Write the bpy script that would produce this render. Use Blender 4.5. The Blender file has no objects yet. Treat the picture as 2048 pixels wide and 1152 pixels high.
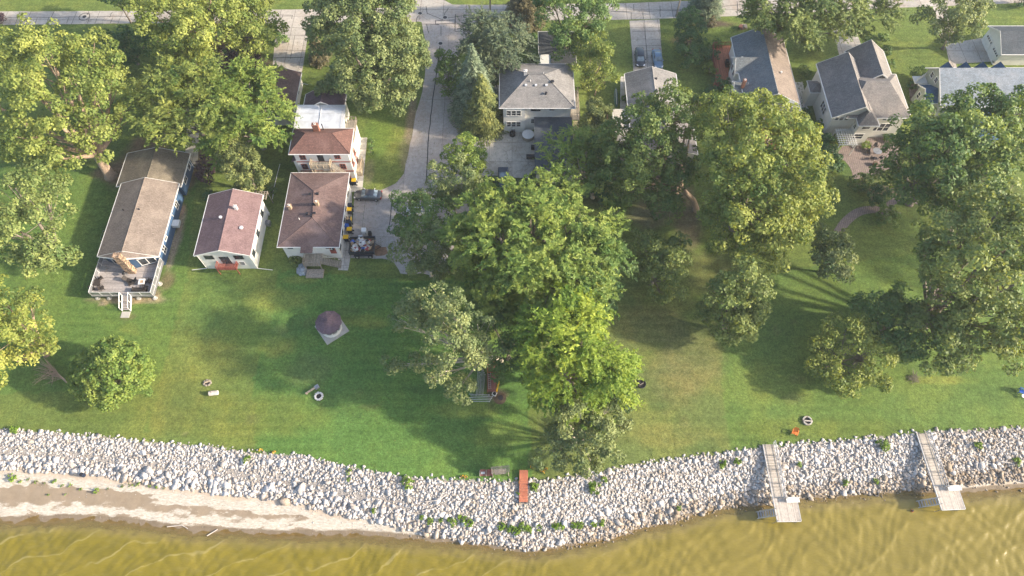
import bpy, bmesh, math, random
import numpy as np
from mathutils import Vector, Matrix, noise as mnoise

sc = bpy.context.scene
C = sc.collection
R = math.radians

# ------------------------------------------------------------------ camera
CAM_H = 95.0
TILT = R(28.0)
cd = bpy.data.cameras.new('camera'); cam = bpy.data.objects.new('camera', cd); C.objects.link(cam)
cam.location = (0, 0, CAM_H); cam.rotation_euler = (TILT, 0, 0)
cd.lens = 24.0; cd.sensor_width = 36.0; cd.clip_start = 1.0; cd.clip_end = 3000.0
sc.camera = cam

# ------------------------------------------------------------------ light
SUN_EL, SUN_AZ = 24.0, 97.0           # azimuth clockwise from +Y: the sun stands to the right (+X), a little to the front
w = bpy.data.worlds.new('World'); sc.world = w; w.use_nodes = True
nt = w.node_tree; nt.nodes.clear()
sky = nt.nodes.new('ShaderNodeTexSky'); sky.sky_type = 'NISHITA'; sky.sun_disc = False
sky.sun_elevation = R(SUN_EL); sky.sun_rotation = R(SUN_AZ); sky.dust_density = 2.5; sky.air_density = 1.0; sky.ozone_density = 1.0
bg = nt.nodes.new('ShaderNodeBackground'); bg.inputs[1].default_value = 0.15
wo = nt.nodes.new('ShaderNodeOutputWorld')
nt.links.new(sky.outputs[0], bg.inputs[0]); nt.links.new(bg.outputs[0], wo.inputs[0])
ld = bpy.data.lights.new('sun', 'SUN'); ld.energy = 4.5; ld.angle = R(2.0); ld.color = (1.0, 0.86, 0.68)
sun = bpy.data.objects.new('sun', ld); C.objects.link(sun)
sd = Vector((math.sin(R(SUN_AZ))*math.cos(R(SUN_EL)), math.cos(R(SUN_AZ))*math.cos(R(SUN_EL)), math.sin(R(SUN_EL))))
sun.rotation_euler = sd.to_track_quat('Z', 'Y').to_euler()
sun.location = (150, 0, 120)
sc.view_settings.view_transform = 'Standard'; sc.view_settings.look = 'None'
sc.view_settings.gamma = 1.0; sc.view_settings.exposure = 1.25
sc.cycles.max_bounces = 6; sc.cycles.diffuse_bounces = 3; sc.cycles.transparent_max_bounces = 8
sc.cycles.transmission_bounces = 4

# ------------------------------------------------------------------ survey: plan position of a point seen at (u, v) at height z
FOC = 2048*24/36.0
CA, SA = math.cos(TILT), math.sin(TILT)
def ray(u, v, z=0.0):
    x = (u-1024)/FOC; y = -(v-576)/FOC
    dy = y*CA+SA; dz = y*SA-CA
    t = (CAM_H-z)/-dz
    return x*t, dy*t, t
def P(u, v, z=0.0):
    x, y, t = ray(u, v, z); return (x, y, z)
def XY(u, v, z=0.0):
    x, y, t = ray(u, v, z); return (x, y)
def MPP(u, v, z=0.0):
    return ray(u, v, z)[2]/FOC

# ------------------------------------------------------------------ materials
MATS = {}
def new_mat(name):
    m = bpy.data.materials.new(name); m.use_nodes = True
    n = m.node_tree; n.nodes.clear()
    o = n.nodes.new('ShaderNodeOutputMaterial'); b = n.nodes.new('ShaderNodeBsdfPrincipled')
    n.links.new(b.outputs[0], o.inputs[0])
    MATS[name] = m
    return m, n, b, o
def N(n, t, **k):
    x = n.nodes.new(t)
    for a, v in k.items():
        setattr(x, a, v)
    return x
def coords(n, scale=(1, 1, 1), kind='world', rot=(0, 0, 0)):
    if kind == 'world':
        g = N(n, 'ShaderNodeNewGeometry'); s = g.outputs['Position']
    else:
        g = N(n, 'ShaderNodeTexCoord'); s = g.outputs['Object']
    mp = N(n, 'ShaderNodeMapping'); mp.inputs['Scale'].default_value = scale; mp.inputs['Rotation'].default_value = rot
    n.links.new(s, mp.inputs[0]); return mp.outputs[0]
def noise(n, vec, scale, detail=4, rough=0.55, dist=0.0):
    t = N(n, 'ShaderNodeTexNoise'); t.inputs['Scale'].default_value = scale; t.inputs['Detail'].default_value = detail
    t.inputs['Roughness'].default_value = rough; t.inputs['Distortion'].default_value = dist
    n.links.new(vec, t.inputs['Vector']); return t.outputs['Fac']
def ramp(n, fac, stops, interp='LINEAR'):
    r = N(n, 'ShaderNodeValToRGB'); r.color_ramp.interpolation = interp
    e = r.color_ramp.elements
    while len(e) > 1: e.remove(e[-1])
    for i, (p, c) in enumerate(stops):
        el = e[0] if i == 0 else e.new(p)
        el.position = p; el.color = (c[0], c[1], c[2], 1) if not isinstance(c, (int, float)) else (c, c, c, 1)
    n.links.new(fac, r.inputs[0]); return r.outputs[0]
def mix(n, fac, a, b, mode='MIX'):
    m = N(n, 'ShaderNodeMix', data_type='RGBA', blend_type=mode)
    for s, v in ((m.inputs[0], fac), (m.inputs[6], a), (m.inputs[7], b)):
        if isinstance(v, (int, float)): s.default_value = v
        elif isinstance(v, tuple): s.default_value = (v[0], v[1], v[2], 1)
        else: n.links.new(v, s)
    return m.outputs[2]
def mth(n, op, a, b=0.0, c=None, clamp=False):
    m = N(n, 'ShaderNodeMath', operation=op); m.use_clamp = clamp
    for s, v in zip(m.inputs, (a, b, c)):
        if v is None: continue
        if isinstance(v, (int, float)): s.default_value = v
        else: n.links.new(v, s)
    return m.outputs[0]
def smooth(n, v, a, b):
    m = N(n, 'ShaderNodeMapRange', interpolation_type='SMOOTHSTEP'); m.inputs[1].default_value = a; m.inputs[2].default_value = b
    n.links.new(v, m.inputs[0]); return m.outputs[0]
def attr(n, name):
    a = N(n, 'ShaderNodeAttribute'); a.attribute_name = name; return a
def bump(n, b, h, strength=0.3, dist=0.05):
    k = N(n, 'ShaderNodeBump'); k.inputs['Strength'].default_value = strength; k.inputs['Distance'].default_value = dist
    n.links.new(h, k.inputs['Height']); n.links.new(k.outputs[0], b.inputs['Normal'])

def plain(name, col, rough=0.6, metal=0.0, var=0.25, scale=3.0, bstr=0.15, spec=0.4):
    m, n, b, o = new_mat(name)
    v = coords(n)
    f = noise(n, v, scale, 5)
    f2 = noise(n, v, scale*9, 3)
    lo = tuple(c*(1-var) for c in col); hi = tuple(min(1, c*(1+var)) for c in col)
    c1 = ramp(n, f, [(0.3, lo), (0.7, hi)])
    c2 = mix(n, mth(n, 'MULTIPLY', f2, 0.25), c1, tuple(c*0.6 for c in col))
    n.links.new(c2, b.inputs['Base Color'])
    b.inputs['Roughness'].default_value = rough; b.inputs['Metallic'].default_value = metal
    b.inputs['Specular IOR Level'].default_value = spec
    if bstr: bump(n, b, f2, bstr, 0.02)
    return m

def shingle(name, col, col2=None, stain=0.25, streak=None):
    """asphalt shingles: rows of tabs with small colour differences, faded patches"""
    m, n, b, o = new_mat(name)
    v = coords(n)
    br = N(n, 'ShaderNodeTexBrick'); br.inputs['Scale'].default_value = 1.0
    br.inputs['Brick Width'].default_value = 0.45; br.inputs['Row Height'].default_value = 0.22
    br.inputs['Mortar Size'].default_value = 0.018; br.inputs['Mortar Smooth'].default_value = 0.3
    br.inputs['Color1'].default_value = (*[c*0.86 for c in col], 1); br.inputs['Color2'].default_value = (*[min(1, c*1.16) for c in col], 1)
    br.inputs['Mortar'].default_value = (*[c*0.62 for c in col], 1)
    n.links.new(v, br.inputs['Vector'])
    f = noise(n, v, 0.35, 5, 0.6); f2 = noise(n, v, 5.0, 6, 0.7)
    c2 = col2 or tuple(c*1.35 for c in col)
    c1 = mix(n, smooth(n, f, 0.42, 0.72), br.outputs['Color'], c2)
    c1 = mix(n, stain, c1, ramp(n, f2, [(0.35, 0.0), (0.65, 1.0)]), 'OVERLAY')
    c1 = mix(n, mth(n, 'MULTIPLY', smooth(n, noise(n, v, 22, 2), 0.45, 0.7), 0.3), c1, tuple(c*0.5 for c in col))
    st = noise(n, coords(n, (1.0, 0.12, 0.12)), 1.3, 4, 0.6)          # run-off streaks and worn strips
    c1 = mix(n, mth(n, 'MULTIPLY', smooth(n, st, 0.52, 0.72), 0.32), c1, tuple(c*0.6 for c in col))
    n.links.new(c1, b.inputs['Base Color']); b.inputs['Roughness'].default_value = 0.9
    b.inputs['Specular IOR Level'].default_value = 0.2
    bump(n, b, br.outputs['Fac'], -0.4, 0.02)
    return m

def siding(name, col, pitch=0.18):
    m, n, b, o = new_mat(name)
    v = coords(n)
    sp = N(n, 'ShaderNodeSeparateXYZ'); n.links.new(v, sp.inputs[0])
    fr = mth(n, 'FRACT', mth(n, 'MULTIPLY', sp.outputs[2], 1/pitch))
    f = noise(n, v, 0.8, 5)
    c1 = ramp(n, f, [(0.3, tuple(c*0.88 for c in col)), (0.7, col)])
    c1 = mix(n, mth(n, 'MULTIPLY', mth(n, 'LESS_THAN', fr, 0.12), 0.3), c1, tuple(c*0.45 for c in col))
    g = noise(n, coords(n, (3, 3, 0.4)), 1.2, 4)
    c1 = mix(n, mth(n, 'MULTIPLY', smooth(n, g, 0.55, 0.8), 0.25), c1, (0.25, 0.23, 0.19))
    n.links.new(c1, b.inputs['Base Color']); b.inputs['Roughness'].default_value = 0.55
    bump(n, b, fr, 0.5, 0.02)
    return m

def boards(name, col, axis='x', wid=0.14, gap=0.12, rough=0.75):
    m, n, b, o = new_mat(name)
    v = coords(n, kind='object')
    sp = N(n, 'ShaderNodeSeparateXYZ'); n.links.new(v, sp.inputs[0])
    s = mth(n, 'MULTIPLY', sp.outputs[{'x': 0, 'y': 1, 'z': 2}[axis]], 1/wid)
    fr = mth(n, 'FRACT', s); fl = mth(n, 'FLOOR', s)
    wn = N(n, 'ShaderNodeTexWhiteNoise', noise_dimensions='1D'); n.links.new(fl, wn.inputs['W'])
    c1 = ramp(n, wn.outputs[0], [(0, tuple(c*0.78 for c in col)), (1, tuple(min(1, c*1.2) for c in col))])
    f = noise(n, v, 4, 5)
    c1 = mix(n, 0.3, c1, ramp(n, f, [(0.3, 0.15), (0.7, 0.85)]), 'OVERLAY')
    c1 = mix(n, mth(n, 'MULTIPLY', mth(n, 'LESS_THAN', fr, gap), 0.8), c1, tuple(c*0.15 for c in col))
    n.links.new(c1, b.inputs['Base Color']); b.inputs['Roughness'].default_value = rough
    return m

def paving(name, col, sx, sy, crack=0.3, stain=0.35, joint=0.03, rot=0.0, tint=(0.30, 0.22, 0.16)):
    """concrete slabs: joints, weather stains, hairline cracks"""
    m, n, b, o = new_mat(name)
    v = coords(n, rot=(0, 0, rot))
    br = N(n, 'ShaderNodeTexBrick'); br.offset = 0.0; br.inputs['Scale'].default_value = 1.0
    br.inputs['Brick Width'].default_value = sx; br.inputs['Row Height'].default_value = sy
    br.inputs['Mortar Size'].default_value = joint; br.inputs['Mortar Smooth'].default_value = 0.2
    br.inputs['Color1'].default_value = (*[c*0.9 for c in col], 1); br.inputs['Color2'].default_value = (*[c*1.1 for c in col], 1)
    br.inputs['Mortar'].default_value = (0.05, 0.045, 0.04, 1)
    n.links.new(v, br.inputs['Vector'])
    f = noise(n, v, 0.22, 6, 0.65); f2 = noise(n, v, 1.6, 6, 0.7); f3 = noise(n, v, 14, 3)
    c1 = mix(n, mth(n, 'MULTIPLY', smooth(n, f, 0.45, 0.7), stain), br.outputs['Color'], tint)
    c1 = mix(n, 0.35, c1, ramp(n, f2, [(0.3, 0.2), (0.7, 0.8)]), 'OVERLAY')
    c1 = mix(n, 0.18, c1, ramp(n, f3, [(0.3, 0.0), (0.7, 1.0)]), 'OVERLAY')
    vo = N(n, 'ShaderNodeTexVoronoi', feature='DISTANCE_TO_EDGE'); vo.inputs['Scale'].default_value = 0.16
    wv = N(n, 'ShaderNodeVectorMath', operation='ADD')
    nn = N(n, 'ShaderNodeTexNoise'); nn.inputs['Scale'].default_value = 0.9; n.links.new(v, nn.inputs['Vector'])
    n.links.new(v, wv.inputs[0]); n.links.new(nn.outputs['Color'], wv.inputs[1]); n.links.new(wv.outputs[0], vo.inputs['Vector'])
    cr = mth(n, 'LESS_THAN', vo.outputs[0], 0.006)
    c1 = mix(n, mth(n, 'MULTIPLY', cr, crack), c1, (0.03, 0.028, 0.025))
    n.links.new(c1, b.inputs['Base Color']); b.inputs['Roughness'].default_value = 0.85
    bump(n, b, f3, 0.2, 0.01)
    return m

def foliage(name, lo, mid, hi, trans=0.35):
    m, n, b, o = new_mat(name)
    a = attr(n, 'tint')
    v = coords(n)
    f = noise(n, v, 0.55, 3)
    t = mth(n, 'ADD', mth(n, 'MULTIPLY', a.outputs['Fac'], 0.75), mth(n, 'MULTIPLY', mth(n, 'SUBTRACT', f, 0.37), 0.9), clamp=True)
    c = ramp(n, t, [(0.0, lo), (0.5, mid), (1.0, hi)])
    n.links.new(c, b.inputs['Base Color']); b.inputs['Roughness'].default_value = 0.55
    b.inputs['Specular IOR Level'].default_value = 0.25
    tr = N(n, 'ShaderNodeBsdfTranslucent')
    hs = N(n, 'ShaderNodeMix', data_type='RGBA', blend_type='MULTIPLY'); hs.inputs[0].default_value = 1.0
    n.links.new(c, hs.inputs[6]); hs.inputs[7].default_value = (1.5, 1.35, 0.5, 1)
    n.links.new(hs.outputs[2], tr.inputs[0])
    ms = N(n, 'ShaderNodeMixShader'); ms.inputs[0].default_value = trans
    n.links.new(b.outputs[0], ms.inputs[1]); n.links.new(tr.outputs[0], ms.inputs[2]); n.links.new(ms.outputs[0], o.inputs[0])
    return m

def bark(name, col):
    m, n, b, o = new_mat(name)
    v = coords(n, (4, 4, 0.8))
    f = noise(n, v, 2.2, 6, 0.7)
    n.links.new(ramp(n, f, [(0.3, tuple(c*0.45 for c in col)), (0.7, col)]), b.inputs['Base Color'])
    b.inputs['Roughness'].default_value = 0.95
    bump(n, b, f, 0.8, 0.06)
    return m

def glass(name, col=(0.02, 0.025, 0.03)):
    m, n, b, o = new_mat(name)
    v = coords(n); f = noise(n, v, 1.1, 2)
    n.links.new(ramp(n, f, [(0.4, col), (0.7, tuple(c*2.6 for c in col))]), b.inputs['Base Color'])
    b.inputs['Roughness'].default_value = 0.12; b.inputs['Specular IOR Level'].default_value = 0.7
    return m

# ------------------------------------------------------------------ mesh builder
OFF = {}
class MB:
    def __init__(s): s.v = []; s.f = []; s.m = []
    def poly(s, pts, m=0):
        i = len(s.v); s.v += [tuple(p) for p in pts]; s.f.append(tuple(range(i, i+len(pts)))); s.m.append(m)
    def raw(s, vs, fs, m=0):
        i = len(s.v); s.v += [tuple(p) for p in vs]
        for f in fs: s.f.append(tuple(i+k for k in f)); s.m.append(m)
    def box(s, x0, x1, y0, y1, z0, z1, m=0):
        s.raw([(x0,y0,z0),(x1,y0,z0),(x1,y1,z0),(x0,y1,z0),(x0,y0,z1),(x1,y0,z1),(x1,y1,z1),(x0,y1,z1)],
              [(0,3,2,1),(4,5,6,7),(0,1,5,4),(1,2,6,5),(2,3,7,6),(3,0,4,7)], m)
    def obox(s, c, sx, sy, z0, z1, a=0.0, m=0):
        ca, sa = math.cos(a), math.sin(a)
        q = [(-sx/2,-sy/2),(sx/2,-sy/2),(sx/2,sy/2),(-sx/2,sy/2)]
        q = [(c[0]+x*ca-y*sa, c[1]+x*sa+y*ca) for x, y in q]
        s.prism(q, z0, z1, m)
    def prism(s, q, z0, z1, m=0):
        k = len(q)
        s.raw([(x,y,z0) for x,y in q]+[(x,y,z1) for x,y in q],
              [tuple(range(k-1,-1,-1)), tuple(range(k,2*k))]+[(i,(i+1)%k,k+(i+1)%k,k+i) for i in range(k)], m)
    def slab(s, pts, t, m=0):
        """a sloping slab: polygon pts (3D, ccw from above), thickness t downwards"""
        k = len(pts)
        s.raw(list(pts)+[(x,y,z-t) for x,y,z in pts],
              [tuple(range(k)), tuple(range(2*k-1,k-1,-1))]+[((i+1)%k,i,k+i,k+(i+1)%k) for i in range(k)], m)
    def tube(s, p, q, r0, r1=None, n=6, m=0, cap=True):
        r1 = r0 if r1 is None else r1
        p = Vector(p); q = Vector(q); d = (q-p)
        if d.length < 1e-6: return
        d.normalize(); a = d.orthogonal().normalized(); b_ = d.cross(a)
        vs = []
        for c, r in ((p, r0), (q, r1)):
            for k in range(n):
                t = 2*math.pi*k/n; vs.append(tuple(c+a*math.cos(t)*r+b_*math.sin(t)*r))
        fs = [(k,(k+1)%n,n+(k+1)%n,n+k) for k in range(n)]
        if cap: fs += [tuple(range(n-1,-1,-1)), tuple(range(n,2*n))]
        s.raw(vs, fs, m)
    def path(s, pts, radii, n=7, m=0):
        pts = [Vector(p) for p in pts]; vs = []; fs = []
        ref = Vector((0.13, 0.97, 0.21))
        for i, p in enumerate(pts):
            d = (pts[min(i+1,len(pts)-1)]-pts[max(i-1,0)]).normalized()
            a = d.cross(ref).normalized(); b_ = d.cross(a)
            for k in range(n):
                t = 2*math.pi*k/n; vs.append(tuple(p+a*math.cos(t)*radii[i]+b_*math.sin(t)*radii[i]))
        for i in range(len(pts)-1):
            for k in range(n):
                fs.append((i*n+k, i*n+(k+1)%n, (i+1)*n+(k+1)%n, (i+1)*n+k))
        fs.append(tuple(range(n-1,-1,-1))); fs.append(tuple((len(pts)-1)*n+k for k in range(n)))
        s.raw(vs, fs, m)
    def cyl(s, c, r, z0, z1, n=16, m=0, r1=None):
        s.tube((c[0],c[1],z0), (c[0],c[1],z1), r, r if r1 is None else r1, n, m)
    def ring(s, c, ro, ri, z0, z1, n=20, m=0):
        vs = []; fs = []
        for k in range(n):
            t = 2*math.pi*k/n; cx, sx = math.cos(t), math.sin(t)
            vs += [(c[0]+ro*cx,c[1]+ro*sx,z0),(c[0]+ro*cx,c[1]+ro*sx,z1),(c[0]+ri*cx,c[1]+ri*sx,z1),(c[0]+ri*cx,c[1]+ri*sx,z0)]
        for k in range(n):
            a = 4*k; b_ = 4*((k+1)%n)
            for j in range(4): fs.append((a+j, b_+j, b_+(j+1)%4, a+(j+1)%4))
        s.raw(vs, fs, m)
    def build(s, name, mats, parent=None, smooth=False, off=None, bevel=0.0):
        if parent is not None and off is None: off = OFF.get(parent.name, (0,0,0))
        off = off or (0,0,0)
        me = bpy.data.meshes.new(name)
        me.from_pydata([(x-off[0], y-off[1], z-off[2]) for x,y,z in s.v], [], s.f)
        if not isinstance(mats, (list, tuple)): mats = [mats]
        for m in mats: me.materials.append(MATS[m])
        if len(mats) > 1:
            me.polygons.foreach_set('material_index', s.m)
        bm = bmesh.new(); bm.from_mesh(me); bmesh.ops.recalc_face_normals(bm, faces=bm.faces); bm.to_mesh(me); bm.free()
        if smooth: me.polygons.foreach_set('use_smooth', [True]*len(me.polygons))
        o = bpy.data.objects.new(name, me); C.objects.link(o)
        if parent is not None: o.parent = parent; OFF[o.name] = off
        if bevel:
            md = o.modifiers.new('bevel', 'BEVEL'); md.width = bevel; md.segments = 2; md.limit_method = 'ANGLE'
        return o

def tag(o, label, cat=None, group=None):
    o['label'] = label
    if cat: o['category'] = cat
    if group: o['group'] = group
    return o
def thing(name, label, cat, loc=(0,0,0), rz=0.0, group=None, local=False):
    """an Empty at the thing's base; parts are given in world coordinates unless local"""
    o = bpy.data.objects.new(name, None); C.objects.link(o); o.location = loc; o.rotation_euler = (0,0,rz)
    o.empty_display_size = 0.5
    tag(o, label, cat, group); OFF[o.name] = (0,0,0) if local else tuple(loc)
    return o
def struct(o):
    o['kind'] = 'structure'; return o
def copy_tree(o, parent=None):
    c = o.copy(); C.objects.link(c); c.parent = parent
    for ch in list(o.children): copy_tree(ch, c)
    return c
def np_mesh(name, verts, faces_flat, nper, mats, parent=None, tint=None, smooth=False):
    me = bpy.data.meshes.new(name)
    nv = len(verts); nf = len(faces_flat)//nper
    me.vertices.add(nv); me.vertices.foreach_set('co', np.asarray(verts, dtype=np.float32).ravel())
    me.loops.add(nf*nper); me.loops.foreach_set('vertex_index', np.asarray(faces_flat, dtype=np.int32))
    me.polygons.add(nf); me.polygons.foreach_set('loop_start', np.arange(0, nf*nper, nper, dtype=np.int32))
    if smooth: me.polygons.foreach_set('use_smooth', np.ones(nf, dtype=bool))
    for m in (mats if isinstance(mats, (list, tuple)) else [mats]): me.materials.append(MATS[m])
    if tint is not None:
        a = me.attributes.new('tint', 'FLOAT', 'FACE'); a.data.foreach_set('value', np.asarray(tint, dtype=np.float32))
    me.update(calc_edges=True)
    o = bpy.data.objects.new(name, me); C.objects.link(o)
    if parent is not None: o.parent = parent
    return o

rng = np.random.default_rng(7)
random.seed(5)

def rubble(name, col):
    m, n, b, o = new_mat(name)
    v = coords(n, (1, 1, 1.6))
    vo = N(n, 'ShaderNodeTexVoronoi'); vo.inputs['Scale'].default_value = 3.2; n.links.new(v, vo.inputs['Vector'])
    ve = N(n, 'ShaderNodeTexVoronoi', feature='DISTANCE_TO_EDGE'); ve.inputs['Scale'].default_value = 3.2; n.links.new(v, ve.inputs['Vector'])
    sp = N(n, 'ShaderNodeSeparateColor'); n.links.new(vo.outputs['Color'], sp.inputs[0])
    c = ramp(n, sp.outputs[0], [(0.0, tuple(q*.45 for q in col)), (0.5, col), (1.0, tuple(min(1, q*1.7) for q in col))])
    c = mix(n, mth(n, 'LESS_THAN', ve.outputs[0], 0.06), c, (0.07, 0.055, 0.045))
    n.links.new(c, b.inputs['Base Color']); b.inputs['Roughness'].default_value = 0.9
    bump(n, b, ve.outputs[0], 0.8, 0.08)
# ---- palette
plain('white_paint', (0.72, 0.71, 0.68), 0.5, var=0.08)
plain('white_metal', (0.7, 0.7, 0.7), 0.35, metal=0.3, var=0.1)
plain('grey_metal', (0.32, 0.33, 0.35), 0.4, metal=0.6)
plain('aluminium', (0.55, 0.55, 0.55), 0.35, metal=0.7)
plain('dark_metal', (0.03, 0.03, 0.035), 0.5, metal=0.3)
plain('black', (0.015, 0.015, 0.017), 0.6)
plain('rubber', (0.02, 0.02, 0.02), 0.8)
plain('wicker', (0.035, 0.028, 0.024), 0.7)
plain('brick', (0.24, 0.11, 0.075), 0.9, var=0.35, scale=6)
plain('stone_tan', (0.38, 0.27, 0.18), 0.9, var=0.5, scale=4, bstr=0.6)
rubble('chimney_stone', (0.34, 0.235, 0.155))
plain('stone_white', (0.62, 0.60, 0.57), 0.9, var=0.2)
plain('concrete', (0.42, 0.40, 0.36), 0.9, var=0.15, scale=1.2)
plain('old_wood', (0.30, 0.26, 0.21), 0.85, var=0.35, scale=5)
plain('log_wood', (0.42, 0.34, 0.24), 0.9, var=0.4, scale=4)
plain('driftwood', (0.52, 0.47, 0.42), 0.85, var=0.25)
plain('deck_red', (0.30, 0.10, 0.055), 0.7)
plain('trim_red', (0.28, 0.07, 0.05), 0.6)
plain('blue_plastic', (0.02, 0.10, 0.40), 0.4)
plain('navy', (0.012, 0.022, 0.05), 0.45)
plain('yellow_plastic', (0.75, 0.46, 0.02), 0.45, var=0.1)
plain('orange_wood', (0.62, 0.17, 0.03), 0.6)
plain('red_cloth', (0.35, 0.06, 0.06), 0.8)
plain('cardboard', (0.42, 0.30, 0.18), 0.85)
plain('tarp', (0.20, 0.24, 0.28), 0.5, var=0.5, scale=3, bstr=0.6)
plain('soil', (0.12, 0.085, 0.055), 0.95, var=0.4, scale=2)
plain('ash', (0.05, 0.045, 0.045), 0.95)
plain('rust_stain', (0.26, 0.15, 0.09), 0.9, var=0.35, scale=1.5)
plain('rust', (0.30, 0.10, 0.03), 0.85, var=0.5, scale=3)
plain('metal_roof', (0.66, 0.69, 0.73), 0.35, metal=0.25, var=0.22, scale=0.8)
plain('solar', (0.10, 0.17, 0.30), 0.25, metal=0.2, var=0.3)
plain('tree_tag', (0.3, 0.5, 0.2))
shingle('shingle_tan', (0.21, 0.172, 0.145), (0.26, 0.215, 0.18))
shingle('shingle_tan_old', (0.15, 0.13, 0.10), (0.22, 0.19, 0.14))
shingle('shingle_maroon', (0.19, 0.125, 0.125), (0.225, 0.15, 0.145))
shingle('shingle_brown', (0.145, 0.098, 0.090), (0.19, 0.135, 0.125))
shingle('shingle_redbrown', (0.150, 0.083, 0.070), (0.185, 0.108, 0.092))
shingle('shingle_violet', (0.12, 0.085, 0.10))
shingle('shingle_grey', (0.20, 0.195, 0.19), (0.265, 0.25, 0.24))
shingle('shingle_slate', (0.15, 0.172, 0.188), (0.20, 0.205, 0.205))
shingle('shingle_greybrown', (0.185, 0.175, 0.17), (0.245, 0.22, 0.205))
shingle('shingle_blue', (0.05, 0.105, 0.18))
shingle('shingle_paleblue', (0.20, 0.235, 0.275), (0.26, 0.28, 0.31))
shingle('shingle_darkblue', (0.065, 0.080, 0.095), (0.09, 0.10, 0.115))
shingle('shingle_black', (0.045, 0.05, 0.055))
siding('siding_white', (0.78, 0.765, 0.72))
siding('siding_cream', (0.68, 0.655, 0.60))
siding('siding_blue', (0.05, 0.105, 0.20))
siding('siding_grey', (0.45, 0.47, 0.46))
siding('siding_sage', (0.33, 0.36, 0.30))
boards('boards_grey', (0.34, 0.31, 0.30), 'y', 0.15)
boards('boards_red', (0.40, 0.13, 0.06), 'x', 0.15)
boards('boards_old', (0.30, 0.27, 0.22), 'x', 0.15)
boards('boards_dock', (0.42, 0.37, 0.31), 'y', 0.16)
boards('boards_dock_along', (0.44, 0.39, 0.34), 'x', 0.13)
boards('boards_cross_red', (0.48, 0.16, 0.09), 'y', 0.13, 0.22)
boards('boards_maroon', (0.26, 0.10, 0.08), 'x', 0.12)
paving('street_concrete', (0.36, 0.335, 0.30), 4.6, 3.0, 0.35, 0.5, 0.04)
paving('side_street', (0.36, 0.33, 0.305), 6.2, 30.0, 0.0, 0.4, 0.02)
paving('drive_concrete', (0.40, 0.365, 0.32), 2.9, 3.2, 0.0, 0.35, 0.03)
paving('yard_concrete', (0.43, 0.395, 0.335), 4.0, 4.2, 0.3, 0.5, 0.02, tint=(0.22, 0.18, 0.13))
paving('walk_concrete', (0.44, 0.415, 0.37), 1.5, 1.4, 0.2, 0.25, 0.02)
paving('pavers', (0.26, 0.20, 0.18), 0.32, 0.2, 0.0, 0.3, 0.02, 0.4, tint=(0.16, 0.13, 0.12))
glass('glass'); glass('glass_sky', (0.10, 0.13, 0.15))
bark('bark_grey', (0.26, 0.22, 0.18)); bark('bark_tan', (0.42, 0.31, 0.22)); bark('bark_pale', (0.55, 0.49, 0.40))
# ------------------------------------------------------------------ the ground
WZ = -1.75
def curve(pts, z):
    q = sorted(XY(u, v, z) for u, v in pts)
    q = np.array(q); return q[:, 0], q[:, 1]
cT = curve([(-300,850),(0,858),(150,868),(300,885),(420,893),(500,905),(600,912),(700,935),(790,952),(830,957),(1000,963),(1100,961),(1150,952),
            (1300,925),(1460,905),(1530,893),(1700,880),(1840,866),(2048,855),(2400,838)], 0)
cB = curve([(-300,930),(0,933),(73,937),(176,944),(264,958),(352,971),(440,984),(527,990),(600,1003),(668,1023),(756,1041),(844,1061),(902,1072),(990,1087),
            (1049,1097),(1107,1089),(1180,1077),(1232,1069),(1276,1051),(1334,1040),(1393,1022),(1452,1007),(1539,1002),(1598,990),(1706,983),
            (1803,976),(1868,972),(1932,965),(2048,957),(2400,930)], -1.3)
cW = curve([(-300,1046),(0,1043),(146,1037),(264,1045),(381,1061),(498,1066),(600,1070),(726,1069),(844,1079),(931,1086),(990,1092),
            (1049,1100),(1107,1092),(1180,1080),(1232,1072),(1276,1054),(1334,1043),(1393,1025),(1452,1010),(1539,1005),(1598,993),(1706,986),
            (1803,981),(1868,985),(1932,984),(2048,976),(2400,950)], WZ)
yT = lambda x: np.interp(x, *cT)
yB = lambda x: np.interp(x, *cB)
yW = lambda x: np.minimum(np.interp(x, *cW), yB(x)-0.3)
def ground_z(x, y):
    x = np.asarray(x, float); y = np.asarray(y, float)
    t, b, w_ = yT(x), yB(x), yW(x)
    s1 = np.clip((t-y)/(t-b), 0, 1); z = -1.4*(s1*s1*(3-2*s1))*0.6-1.4*s1*0.4
    s2 = np.clip((b-y)/np.maximum(b-w_, 0.01), 0, 1); z = z-(abs(WZ)-1.4)*s2
    z = z-np.clip(w_-y, 0, 60)*0.09
    return z

def fbm(x, y, sc_, seed=0):
    """cheap smooth value noise for vertex colours"""
    out = np.zeros_like(x)
    amp = 1.0
    for k in range(4):
        a = 17.3*k+seed
        out += amp*(np.sin(x/sc_*2.1+a+1.7*np.sin(y/sc_*1.3+a*2))*np.cos(y/sc_*1.9+a*3+1.5*np.sin(x/sc_*1.1-a)))
        sc_ /= 2.03; amp *= 0.5
    return out/1.9

def in_poly(px, py, poly):
    c = np.zeros(px.shape, bool); n_ = len(poly)
    for i in range(n_):
        x0, y0 = poly[i]; x1, y1 = poly[(i+1) % n_]
        if y0 == y1: continue
        cond = ((y0 > py) != (y1 > py)) & (px < (x1-x0)*(py-y0)/(y1-y0)+x0)
        c ^= cond
    return c

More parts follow.
